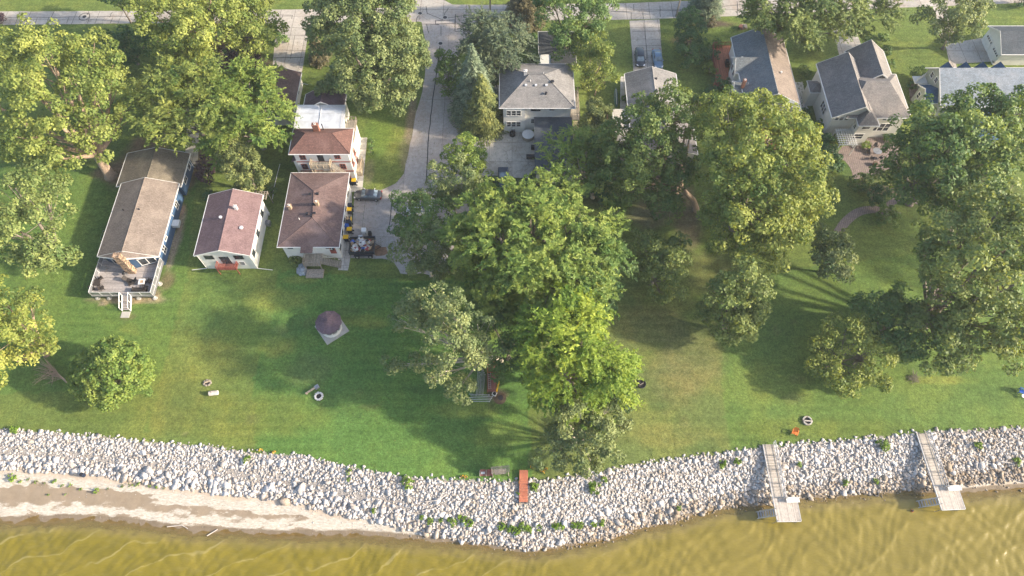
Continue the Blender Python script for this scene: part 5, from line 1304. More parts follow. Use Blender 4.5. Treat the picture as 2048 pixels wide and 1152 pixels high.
# things on the lawn
def fire_ring(name, u, v, ro, ri, h, label, mt, n=9, irregular=True, inner='ash'):
    t = thing(name,label,'fire pit',P(u,v,0),0,local=True)
    for k in range(n):
        a = 2*math.pi*k/n; rm = (ro+ri)/2; 
        solid('stone',mt,t,lambda m: m.obox((rm*math.cos(a),rm*math.sin(a)),(ro-ri)*random.uniform(.85,1.25),2*math.pi*rm/n*random.uniform(.85,1.0),0,h*random.uniform(.8,1.2),a+random.uniform(-.2,.2)),bevel=.05)
    solid('ash_bed',inner,t,lambda m: m.cyl((0,0),ri,0,.06,14))
    solid('charred_log','black',t,lambda m: (m.tube((-ri*.6,-.1,.1),(ri*.5,.2,.16),.06),m.tube((0,-.3,.1),(.1,.3,.2),.05)))
    return t
fire_ring('stone_fire_pit',638,793,.66,.38,.25,'fire pit ringed with white stones beside the split log on the lawn','stone_white',10)
t = thing('log_bench','pale plank leaning toward the white ringed fire pit with a grey box at its end','bench',P(623,782,0),R(36),local=True)
solid('plank','log_wood',t,lambda m: m.box(-.9,.6,-.13,.13,.28,.36)); solid('end_box','grey_metal',t,lambda m: m.box(.62,1.25,-.3,.28,0,.42),bevel=.04); solid('leg','log_wood',t,lambda m: m.box(-.8,-.65,-.11,.11,0,.28))
t = thing('fire_pit','rough little fire pit with a split log in it on the left lawn','fire pit',P(415,766,0),0,local=True)
for k in range(7): a = k*.9; solid('stone','old_wood',t,lambda m: m.obox((.5*math.cos(a),.42*math.sin(a)),.26,.34,0,.16,a),bevel=.04)
solid('log','log_wood',t,lambda m: m.tube((-.35,0,.2),(.35,.22,.24),.12,.1,8)); solid('ash_bed','ash',t,lambda m: m.cyl((0,0),.42,0,.05,12))
t = thing('log_stump','pale cut log with bark lying on the left lawn below the little fire pit','log',P(429,788,0),R(4),local=True)
solid('log','driftwood',t,lambda m: m.tube((-.62,0,.34),(.62,.05,.34),.36,.34,12)); solid('branch_stub','bark_grey',t,lambda m: m.tube((-.2,0,.6),(-.4,.2,.8),.09,.07,7))
t = thing('metal_fire_ring','dark steel fire ring on the lawn right of the yellow green tree','fire ring',P(1283,769,0),0,local=True)
solid('ring','dark_metal',t,lambda m: m.ring((0,0),.62,.54,0,.32,24)); solid('ash_bed','ash',t,lambda m: m.cyl((0,0),.54,0,.08,16)); solid('log','bark_grey',t,lambda m: m.tube((-.3,-.1,.14),(.3,.2,.18),.08))
t = thing('stone_fire_ring','tan block fire ring with a plank across it near the orange chair','fire ring',P(1614,842,0),0,local=True)
for k in range(12): a = 2*math.pi*k/12; solid('block','concrete' if k % 3 else 'old_wood',t,lambda m: m.obox((.58*math.cos(a),.58*math.sin(a)),.2,.3,0,.28,a),bevel=.02)
solid('ash_bed','ash',t,lambda m: m.cyl((0,0),.5,0,.07,14)); solid('plank','driftwood',t,lambda m: m.obox((.1,-.08),1.2,.14,.285,.33,R(-4)))
def adirondack(u, v, rz, label, mt):
    t = thing('garden_chair',label,'chair',P(u,v,0),rz,local=True)
    solid('seat',mt,t,lambda m: m.slab([(-.3,-.35,.42),(.3,-.35,.42),(.3,.25,.28),(-.3,.25,.28)],.05))
    m = MB()
    for i in range(5): x = -.3+i*.125; m.slab([(x,.22,.30),(x+.1,.22,.30),(x+.1,.55,1.05-.05*abs(i-2)),(x,.55,1.05-.05*abs(i-2))],.04)
    m.build('backrest',mt,t)
    for s in (-.42,.30): solid('armrest',mt,t,lambda m: m.box(s,s+.13,-.4,.4,.58,.62))
    for s in (-.38,.32):
        for b_ in (-.35,.25): solid('leg',mt,t,lambda m: m.box(s,s+.06,b_,b_+.08,0,.575))
adirondack(1588,866,R(-28),'bright orange slatted chair on the lawn above the middle dock','orange_wood')
adirondack(2040,784,R(60),'blue garden chair on the lawn at the right edge','blue_plastic')
t = thing('side_table','white little table beside the blue chair at the right edge','table',P(2044,794,0),0,local=True); solid('tabletop','white_paint',t,lambda m: m.cyl((0,0),.3,.4,.44,14)); solid('legs','white_paint',t,lambda m: m.cyl((0,0),.05,0,.4,6))
# bench and rustic shelter by the shore
t = thing('double_bench','two seat reddish wooden bench with a white tray at the edge of the stones','bench',P(973,948,0),R(1),local=True)
for s in (-.85,.05):
    solid('seat','boards_maroon',t,lambda m: (m.box(s,s+.78,-.35,.3,.38,.44))); solid('backrest','boards_maroon',t,lambda m: m.slab([(s,.28,.44),(s+.78,.28,.44),(s+.78,.42,.95),(s,.42,.95)],.05))
solid('frame','old_wood',t,lambda m: [m.box(a,a+.07,b_,b_+.07,0,.60) for a in (-.93,-.06,.84) for b_ in (-.35,.25)]+[m.box(a-.02,a+.1,-.4,.4,.60,.64) for a in (-.93,-.06,.84)]); solid('tray','white_paint',t,lambda m: m.box(-.75,-.2,-.1,.2,.445,.48))
t = thing('swing_bench','weathered log arbour over a swing bench beside the reddish double bench','swing bench',P(1001,946,0),R(6),local=True)
for a in (-1.1,1.05): solid('post','old_wood',t,lambda m: (m.tube((a,-.5,0),(a,0,2.0),.06),m.tube((a,.5,0),(a,0,2.0),.06)))
solid('roof_slats','old_wood',t,lambda m: [m.box(-1.2+i*.17,-1.12+i*.17,-.45,.5,2.0+random.uniform(0,.05),2.1) for i in range(15)]+[m.tube((-1.3,-.3,1.98),(1.25,-.3,1.98),.05),m.tube((-1.3,.35,1.98),(1.25,.35,1.98),.05)]); solid('seat','boards_old',t,lambda m: (m.box(-.8,.8,-.3,.2,.5,.56),m.slab([(-.8,.2,.56),(.8,.2,.56),(.8,.32,1.05),(-.8,.32,1.05)],.04)))
# red pallet walkway
x0, y1_ = XY(1039,941,.2); x1_, _ = XY(1056,941,.2); y0_ = XY(1048,1008,-.75)[1]
t = thing('red_dock_section','reddish slatted dock section lying from the grass over the white stones','walkway',(x0,y1_,.3),local=True); t.rotation_euler = (0,0,R(-1))
LL = y1_-y0_; 
m = MB(); 
for i in range(int(LL/.145)):
    y = -i*.145; z = .12-.5*(max(0,(-y-1.0))/LL); m.box(0,x1_-x0,y-.125,y,z,z+.04)
m.build('slats','deck_red_light' if 'deck_red_light' in MATS else 'boards_cross_red',t)
m = MB()
for s in (.05,x1_-x0-.12): m.raw([(s,0,0),(s+.07,0,0),(s,0,-.16),(s+.07,0,-.16),(s,-LL,.1-.5*(LL-1.0)/LL),(s+.07,-LL,.1-.5*(LL-1.0)/LL),(s,-LL,-.7),(s+.07,-LL,-.7)],[(0,1,5,4),(2,6,7,3),(0,4,6,2),(1,3,7,5),(0,2,3,1),(4,5,7,6)])
m.build('stringer','old_wood',t)
# docks
def dock(A, B, Cc, label, lb2):
    """A: landward left corner, B: landward right corner, Cc: outer left corner (plan)"""
    A, B, Cc = Vector(A), Vector(B), Vector(Cc); d = (Cc-A); L = d.length; a = math.atan2(d.y, d.x)+math.pi/2
    t = thing('dock', label, 'dock', (A.x, A.y, 0), a, 'docks over the stones', local=True)     # local: -y runs out over the water, x to the right
    wd = (B-A).length; z = .32
    m = MB(); 
    k = 5; seg = (L-3.0)/k
    for i in range(k): m.box(0, wd, -(i+1)*seg+.03, -i*seg, z-.06, z)
    m.build('walkway', 'boards_dock', t)
    m = MB(); m.box(0, 3.15, -L, -L+2.97, z-.06, z); m.build('platform', 'boards_dock_along', t)
    m = MB(); m.box(-.06,-.004,-L,0,z-.2,z+.02); m.box(wd+.004,wd+.06,-L+3,0,z-.2,z+.02); m.box(3.154,3.21,-L,-L+2.97,z-.2,z+.02); m.box(0,3.15,-L-.06,-L-.004,z-.2,z+.02); m.build('frame','white_metal',t)
    for i in range(k+1):
        for s in (.06, wd-.06): solid('leg','grey_metal',t,lambda m: m.tube((s,-i*seg*.98-.1,z-.1),(s,-i*seg*.98-.1,float(ground_z(A.x, A.y-i*seg))-.3),.04,.04,6))
    for s in (.1,3.05): solid('leg','grey_metal',t,lambda m: m.tube((s,-L+.1,z+.1),(s,-L+.1,WZ-1.4),.045,.045,6))
    m = MB(); railing(m, [(wd-.02,.25),(wd-.02,-L+3.0)], z, 1.0, 1.9, .045); m.tube((wd-.02,.25,z+.55),(wd-.02,-L+3.0,z+.55),.035,.035,5); m.build('railing','white_metal',t)
    m = MB(); stairs(m, 0, 0, 0, 0, 0, 0, 1) if False else None
    for i in range(7): m.box(-.35-i*.26,-.14-i*.26,-L+.75,-L+1.55,z-.2-i*.24,z-.16-i*.24)
    m.build('ladder_treads','grey_metal',t)
    m = MB()
    for y in (-L+.72,-L+1.58): m.tube((-.05,y,z-.05),(-2.0,y,z-1.9),.045,.045,6); m.tube((-.05,y,z+.75),(-1.9,y,z-.9),.025,.025,6); m.tube((-.05,y,z),(-.05,y,z+.75),.025,.025,6)
    m.build('ladder_rail','aluminium',t)
    q = thing('dock_bench', lb2, 'bench', (A.x, A.y, 0), a, 'benches on the docks', local=True)
    yb = -L+2.9
    m = MB(); m.box(wd+.1,3.3,yb-.55,yb-.05,z+.42,z+.48); m.build('seat','white_paint',q)
    m = MB(); m.box(wd+.1,3.3,yb-.02,yb+.03,z+.48,z+.66); m.box(wd+.1,3.3,yb,yb+.05,z+.72,z+.92); m.build('backrest','white_paint',q)
    for s in (wd+.2,3.1): solid('leg','white_metal',q,lambda m: (m.box(s,s+.05,yb-.5,yb-.45,z,z+.42),m.box(s,s+.05,yb-.05,yb,z,z+.9)))
    return t
z = .3
dock(XY(1526,889,z), XY(1547,889,z), XY(1555,1043,z), 'pale dock with white rail in the middle of the right shore', 'white bench on the left of the two long docks')
dock(XY(1834,868,z), XY(1854,868,z), XY(1884,1020,z), 'pale dock with white rail near the right edge', 'white bench on the dock near the right edge')
for (u, v, lb) in ((1739,986,'black tyre on the left of two lying in the shallow water'),(1752,987,'half sunken brown tyre on the right of two in the shallows')):
    t = thing('old_tyre',lb,'tyre',P(u,v,WZ),0,local=True); t.rotation_euler=(.15,.1,0)
    solid('tread','rubber',t,lambda m: m.ring((0,0),.42,.24,-.08,.12,20)); solid('side_wall','dark_metal',t,lambda m: m.ring((0,0),.36,.26,.123,.15,20))
t = thing('buoy_stake','rusty stake top showing above the water near the right dock','stake',P(1824,1022,WZ),0,local=True); solid('post','dark_metal',t,lambda m: m.cyl((0,0),.12,-.5,.3,8)); solid('collar','rust',t,lambda m: m.ring((0,0),.2,.13,.0,.1,10))
t = thing('barrel','dark blue barrel standing among the sand and stones on the left beach','barrel',P(168,951,-1.35),0,local=True); solid('body','navy',t,lambda m: (m.cyl((0,0),.27,0,.75,14),m.ring((0,0),.29,.26,.3,.34,14))); solid('lid','dark_metal',t,lambda m: m.cyl((0,0),.25,.753,.78,14))
# stored dock parts under the grey green tree
t = thing('stored_dock_section','reddish brown dock section with steel frame stored under the grey green tree','dock section',P(984,787,0),R(1),local=True)
for rg in (range(19), range(25,34)):
    m = MB(); [m.box(-.62,.55,.1+i*.145,.1+i*.145+(.12 if i not in (18,33) else .12),.5,.54) for i in rg]; m.box(-.05,.02,.1+rg[0]*.145,.1+rg[-1]*.145,.46,.499); m.build('slats','boards_maroon',t)
solid('frame','rust',t,lambda m: (m.box(-.7,-.63,0,5.1,.3,.5),m.box(.56,.63,0,5.1,.3,.5),[m.box(-.62,.55,.3+i*1.4,.36+i*1.4,.3,.49) for i in range(4)]))
for a in (-.65,.58):
    for b_ in (.2,4.6): solid('leg','dark_metal',t,lambda m: m.box(a,a+.06,b_,b_+.06,0,.3))
t = thing('ladder','aluminium ladder lying on the red dock section','ladder',P(979,766,.55),R(3),local=True)
solid('rail','aluminium',t,lambda m: (m.box(-.2,-.16,-.9,1.6,0,.07),m.box(.16,.2,-.9,1.6,0,.07))); solid('rung','aluminium',t,lambda m: [m.tube((-.16,-.8+i*.3,.035),(.16,-.8+i*.3,.035),.02,.02,5) for i in range(8)])
t = thing('crate','white crate at the near end of the stored red dock section','crate',P(989,788,0),R(-28),local=True)
solid('walls','white_paint',t,lambda m: (sqring(m,.30,.26,.0,.35))); solid('bottom','black',t,lambda m: m.box(-.259,.259,-.259,.259,.02,.06))
def pipe(u0, v0, u1, v1, z, label, r=.035):
    a = Vector(P(u0,v0,z)); b_ = Vector(P(u1,v1,z)); 
    m = MB(); m.tube(a, b_, r, r, 6); m.box(b_.x-.08,b_.x+.08,b_.y-.08,b_.y+.08,b_.z-.05,b_.z+.05); o = m.build('dock_pole','aluminium'); tag(o, label, 'pole', 'grey poles stored under the tree')
for i in range(8): pipe(952+i*2.0, 792-(i%3)*2, 956+i*2.0, 737+(i%4)*4, .25+.08*(i%3), 'long grey pole in the bundle stored left of the red dock section')
for i in range(5): pipe(938+(i%2)*3, 788+i*3.6, 978+(i*7)%9, 790+i*3.2, .42+.05*i, 'grey pole lying crosswise at the near end of the stored bundle', .045)
t = thing('plank','yellow plank leaning on the right of the red dock section','plank',P(996,774,.0),R(-15),local=True); solid('blade','yellow_plastic',t,lambda m: m.slab([(-.1,-.9,.1),(.12,-.9,.1),(.12,.9,.8),(-.1,.9,.8)],.05)); solid('shaft','log_wood',t,lambda m: m.tube((0,-.9,.12),(0,-1.4,.0),.04))
t = thing('ash_bed','round bed of ash and bare soil at the end of the stored dock parts','ash bed',P(1000,797,0),0,local=True); solid('ash','soil',t,lambda m: m.cyl((0,0),.9,0,.05,18)); solid('ember_bed','ash',t,lambda m: m.cyl((.1,.1),.4,.051,.09,14))
# poles along the street
def pole(u, v, h, label, lean=0.0):
    t = thing('utility_pole',label,'utility pole',P(u,v,0),0,local=True); solid('pole','old_wood',t,lambda m: m.tube((0,0,0),(lean,0,h),.16,.11,10)); solid('crossarm','old_wood',t,lambda m: m.box(lean-1.1,lean+1.1,-.06,.06,h-.9,h-.76)); [solid('insulator','white_paint',t,lambda m: m.cyl((lean+a,0),.05,h-.76,h-.6,8)) for a in (-.95,0,.95)]
pole(1352,33,9.5,'wooden utility pole on the street verge above the double driveway')
pole(981,27,9.5,'wooden utility pole at the street corner by the grey green fir')
# hoses, white stakes
m = MB(); m.path([P(545,398,.05),P(548,375,.05),P(554,350,.05),P(560,328,.05)],[.05]*4,6); o = m.build('irrigation_pipe','white_paint'); tag(o,'thin white pipe lying on the dark grass between the cottage and the duplex','pipe')
m = MB(); m.path([P(727,376,.05),P(731,379,.05),P(748,380,.05),P(750,377,.05)],[.06]*4,6); o = m.build('edging_rail','white_paint'); tag(o,'bent white edging rail at the tip of the grass wedge above the sedan','edging')
t = thing('stacked_lumber','stack of odd boards on the slope beside the slate roofed house entry','lumber stack',P(1486,57,0),R(30),local=True)
for i in range(8): solid('board','old_wood' if i%2 else 'brick',t,lambda m: m.obox((random.uniform(-.5,.5),random.uniform(-.8,.8)),random.uniform(.4,1.0),.9,0.02+.09*i,.09+.09*i,random.uniform(0,3)))
m = MB()
for k in range(60):
    a = random.uniform(0,6.28); rr = random.uniform(0,.8); x, y = rr*math.cos(a), rr*math.sin(a); b_ = random.uniform(0,6.28); L = random.uniform(.3,.9)
    p0 = P(1825,756,0); m.tube((p0[0]+x,p0[1]+y,.1+.4*(.8-rr)),(p0[0]+x+L*math.cos(b_),p0[1]+y+L*math.sin(b_),random.uniform(.05,.6)),.03,.015,4)
o = m.build('brush_pile','bark_grey'); tag(o,'brown brush pile on the lawn below the right hand trees','brush pile')
m = MB(); 
for k in range(90):
    u, v = random.gauss(1261,4), random.uniform(722,768); p0 = P(u,v,0); b_ = random.uniform(0,6.28); L = random.uniform(.2,.6); m.tube((p0[0],p0[1],.05),(p0[0]+L*math.cos(b_),p0[1]+L*math.sin(b_),random.uniform(.1,.7)),.03,.02,4)
o = m.build('wood_pile','bark_pale'); tag(o,'heap of grey sticks peeping out right of the yellow green tree','wood pile')

# ------------------------------------------------------------------ boulders
def rock_mat():
    m, n, b, o = new_mat('riprap')
    v = coords(n); a = attr(n, 'tint').outputs['Fac']
    g = N(n, 'ShaderNodeNewGeometry')
    c = ramp(n, a, [(0.0, (0.20,0.155,0.11)), (0.22, (0.30,0.25,0.20)), (0.4, (0.33,0.305,0.285)), (0.6, (0.41,0.39,0.375)), (1.0, (0.53,0.515,0.505))])
    f = noise(n, v, 6, 5, 0.7); f2 = noise(n, v, 1.3, 3)
    c = mix(n, 0.5, c, ramp(n, f, [(0.3, 0.15), (0.7, 0.85)]), 'OVERLAY')
    c = mix(n, mth(n, 'MULTIPLY', smooth(n, f2, 0.55, 0.7), 0.35), c, (0.36,0.30,0.23))
    sp = N(n, 'ShaderNodeSeparateXYZ'); n.links.new(v, sp.inputs[0])
    c = mix(n, mth(n, 'MULTIPLY', smooth(n, sp.outputs[2], WZ+.30, WZ+.02), 0.6), c, (0.12,0.09,0.05))
    n.links.new(c, b.inputs['Base Color']); b.inputs['Roughness'].default_value = 0.9
    bump(n, b, f, 0.6, 0.05)
rock_mat()
def templates(k):
    out = []
    for i in range(k):
        bm = bmesh.new()
        for j in range(13):
            d = Vector(rng.normal(size=3)).normalized(); bm.verts.new(d*rng.uniform(.78,1.0))
        r_ = bmesh.ops.convex_hull(bm, input=bm.verts)
        for v in [v for v in bm.verts if not v.link_faces]: bm.verts.remove(v)
        bm.verts.ensure_lookup_table(); bm.verts.index_update()
        out.append((np.array([v.co[:] for v in bm.verts]), np.array([[v.index for v in f.verts] for f in bm.faces if len(f.verts) == 3]))); bm.free()
    return out
TPL = templates(14)
def rot_m(a, b_, c):
    ca_, sa_, cb, sb, cc, s3 = math.cos(a), math.sin(a), math.cos(b_), math.sin(b_), math.cos(c), math.sin(c)
    return np.array([[ca_,-sa_,0],[sa_,ca_,0],[0,0,1]])@np.array([[cb,0,sb],[0,1,0],[-sb,0,cb]])@np.array([[1,0,0],[0,cc,-s3],[0,s3,cc]])
rocks = []
step = .29
X0, X1 = -88, 92
ix = 0
x = X0
while x < X1:
    t_, b_, w_ = float(yT(x)), float(yB(x)), float(yW(x))
    y = b_-.15
    while y < t_+.3:
        xx = x+rng.uniform(-.2,.2); yy = y+rng.uniform(-.2,.2)
        tt = (yy-b_)/(t_-b_)
        s = (.15+.24*rng.random()**1.6)*(1.0+.22*(tt < .35)+.12*rng.random())
        if rng.random() < .09: s *= 1.65
        left = np.clip((-xx-5)/20, 0, 1)       # the left reach: fines and sand in the middle, big blocks at the toe
        f = float(fbm(np.array([xx]), np.array([yy]), 4.0, 21)[0])
        if tt < .28*left+.05: s *= 1+.30*left
        if left > .3 and .30 < tt < .52 and f > -.15 and rng.random() < .75: 
            if rng.random() < .6: y += step*.93; continue
            s *= .55
        if tt > .96 and rng.random() < .5: y += step; continue
        br = 0.30+.66*rng.random()
        if tt < .22*(1-left) : br = rng.uniform(.05,.55) if xx > 8 else rng.uniform(.2,.8)
        elif tt < .4*(1-left) and xx > 8: br = rng.uniform(.3,.95)
        if f > .55 and xx > -12: br *= .6
        if left <= .3 and f > .45 and rng.random() < .12: y += step; continue
        if xx > 60: br = max(0.0, br-.2)
        rocks.append((xx, yy, s, br)); y += step*(.86 if tt > .28*left else 1.18)*(s/.23)**.35
    x += step
for k in range(6500):      # small stones wedged in the gaps
    xx = rng.uniform(-76, 84); t_, b_ = float(yT(xx)), float(yB(xx)); yy = rng.uniform(b_-.1, t_+.1)
    rocks.append((xx, yy, rng.uniform(.07,.17), rng.uniform(.1,.75)))
for k in range(420):      # drowned stones and pebbles along the waterline
    xx = rng.uniform(6, 80); w_ = float(yB(xx)); yy = w_-abs(rng.normal())*.9
    if xx > 60 and rng.random() < .5: continue
    rocks.append((xx, yy, rng.uniform(.10,.28), rng.uniform(0,.4)))
for k in range(900):
    xx = rng.uniform(-72, 2); b_ = float(yB(xx)); w_ = float(yW(xx)); q = rng.random(); yy = b_-abs(rng.normal())*.8 if q < .55 else (w_+abs(rng.normal())*.5 if q < .8 else rng.uniform(w_, b_)); rocks.append((xx, yy, rng.uniform(.03,.10), rng.uniform(.1,.9)))
for k in range(120):
    xx = rng.uniform(-30, 8); yy = float(yB(xx))-abs(rng.normal())*1.2; rocks.append((xx, yy, rng.uniform(.07,.17), rng.uniform(.5,.9)))
rocks = np.array(rocks)
for u_ in (1048,): pass
kp = ~((rocks[:,0] > x0-.1) & (rocks[:,0] < x1_+.15) & (rocks[:,1] > y0_-.1) & (rocks[:,1] < y1_) & (rocks[:,2] > .24)); rocks = rocks[kp]
def rock_geo(idx):
    vs, fs, ts = [], [], []; o_ = 0
    for i in idx:
        xx, yy, s, br = rocks[i]; tv, tf = TPL[int(rng.integers(len(TPL)))]
        v = (tv*np.array([1.0, rng.uniform(.66,.95), rng.uniform(.34,.5)]))@rot_m(rng.uniform(0,6.28), rng.uniform(-.25,.25), rng.uniform(-.25,.25)).T*s
        z = float(ground_z(xx, yy))+s*.14
        vs.append(v+np.array([xx,yy,z])); fs.append(tf+o_); ts.append(np.full(len(tf), br)); o_ += len(tv)
    return np.concatenate(vs), np.concatenate(fs), np.concatenate(ts)
vis = (np.abs(rocks[:,0]) < 68)
order = np.argsort(-rocks[:,2]*vis)
big = order[:300]; rest = order[300:]
for i in big:
    V, F, T = rock_geo([i]); c = V.mean(0); o = np_mesh('boulder', V-c, F.reshape(-1), 3, 'riprap', tint=T); o.location = c
    tag(o, 'large pale angular boulder of the stone embankment between lawn and lake', 'boulder', 'large boulders of the stone embankment')
V, F, T = rock_geo(rest); o = np_mesh('riprap_stones', V, F.reshape(-1), 3, 'riprap', tint=T)
tag(o, 'smaller pale stones of the embankment along the shore', 'stones'); o['kind'] = 'stuff'
print('rocks', len(rocks))
# driftwood among the stones
for k, (a, lb) in enumerate([(((852,1006),(880,1003),(896,990)),'longer grey driftwood branch on the stones left of the red walkway'),(((846,1024),(872,1018),(876,1028)),'forked grey driftwood branch just above the low green weeds'),
          (((1494,905),(1502,925),(1504,932)),'thin grey stick on the stones left of the middle dock'),(((1642,940),(1668,938)),'pale driftwood stick on the stones between the two docks, upper one'),(((1664,960),(1678,949)),'pale driftwood stick slanting up between the two docks'),
          (((1815,945),(1832,944)),'short white stick at the left of the right dock'),(((1998,925),(2020,928)),'grey stick on the stones right of the right dock, lower'),(((1975,898),(1998,882)),'grey stick slanting up near the right end of the stones'),
          (((410,1070),(432,1057)),'white stick at the waterline of the left beach'),(((330,1052),(360,1049),(372,1056)),'dark washed up twig on the left beach near the water')]):
    m = MB(); q = [(*XY(u,v,-1),) for u,v in a]; q = [(x,y,float(ground_z(x,y))+(.5 if k < 8 else .12)) for x,y in q]; m.path(q,[.075-.015*i for i in range(len(q))],6); o = m.build('driftwood','driftwood'); tag(o, lb, 'driftwood')
# ------------------------------------------------------------------ foliage
foliage('leaf_yellow', (0.080, 0.147, 0.036), (0.217, 0.265, 0.065), (0.423, 0.455, 0.122), .33)
foliage('leaf_gold', (0.105,0.160,0.040), (0.245,0.285,0.062), (0.46,0.45,0.12), .33)
foliage('leaf_fresh', (0.070,0.150,0.036), (0.185,0.258,0.056), (0.37,0.42,0.098), .33)
foliage('leaf_lime', (0.085,0.175,0.027), (0.225,0.310,0.044), (0.44,0.51,0.078), .36)
foliage('leaf_olive_soft', (0.067, 0.123, 0.044), (0.166, 0.209, 0.081), (0.309, 0.349, 0.134), .25)
foliage('leaf_layer', (0.052, 0.114, 0.034), (0.132, 0.188, 0.052), (0.322, 0.366, 0.095), .28)
foliage('leaf_mid_b', (0.054, 0.128, 0.041), (0.142, 0.215, 0.067), (0.352, 0.410, 0.102), .28)
foliage('leaf_mid', (0.051, 0.119, 0.037), (0.119, 0.196, 0.059), (0.244, 0.320, 0.095), .28)
foliage('leaf_olive', (0.072, 0.135, 0.041), (0.181, 0.232, 0.072), (0.378, 0.421, 0.133), .30)
foliage('leaf_grey', (0.076, 0.138, 0.050), (0.181, 0.226, 0.091), (0.342, 0.376, 0.150), .25)
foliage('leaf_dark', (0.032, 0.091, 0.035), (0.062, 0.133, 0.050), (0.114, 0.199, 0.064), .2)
foliage('leaf_purple', (0.030, 0.018, 0.024), (0.067, 0.038, 0.047), (0.128, 0.079, 0.079), .15)
foliage('needle_blue', (0.055,0.090,0.058), (0.135,0.180,0.105), (0.27,0.32,0.20), .08)
foliage('needle_green', (0.053, 0.084, 0.053), (0.111, 0.147, 0.080), (0.205, 0.231, 0.116), .1)
foliage('needle_yellow', (0.070,0.105,0.042), (0.165,0.195,0.062), (0.31,0.31,0.090), .15)
foliage('needle_brown', (0.063, 0.068, 0.042), (0.141, 0.129, 0.070), (0.231, 0.205, 0.103), .1)
foliage('leaf_weed', (0.070, 0.140, 0.020), (0.146, 0.246, 0.034), (0.268, 0.390, 0.055), .3)
foliage('petal_orange', (0.6,0.30,0.02), (0.7,0.42,0.03), (0.75,0.55,0.05), .2)
foliage('petal_white', (0.5,0.5,0.45), (0.65,0.65,0.6), (0.75,0.75,0.7), .2)

def unit(n_): 
    d = rng.normal(size=(n_,3)); return d/np.linalg.norm(d, axis=1, keepdims=True)
def quads(pos, nrm, along, ln, wd, curl=0.0):
    """leaf sprays: quads centred at pos, normal nrm, long axis ~along"""
    a = along-nrm*(along*nrm).sum(1, keepdims=True); a /= np.linalg.norm(a, axis=1, keepdims=True)+1e-9
    b_ = np.cross(nrm, a)
    a = a*ln[:,None]/2; b_ = b_*wd[:,None]/2
    v = np.stack([pos-a*.9-b_*.45, pos-a*.1-b_, pos+a-b_*.15, pos+a*.1+b_], 1)
    return v.reshape(-1,3)
def normalize(v): return v/(np.linalg.norm(v, axis=1, keepdims=True)+1e-9)

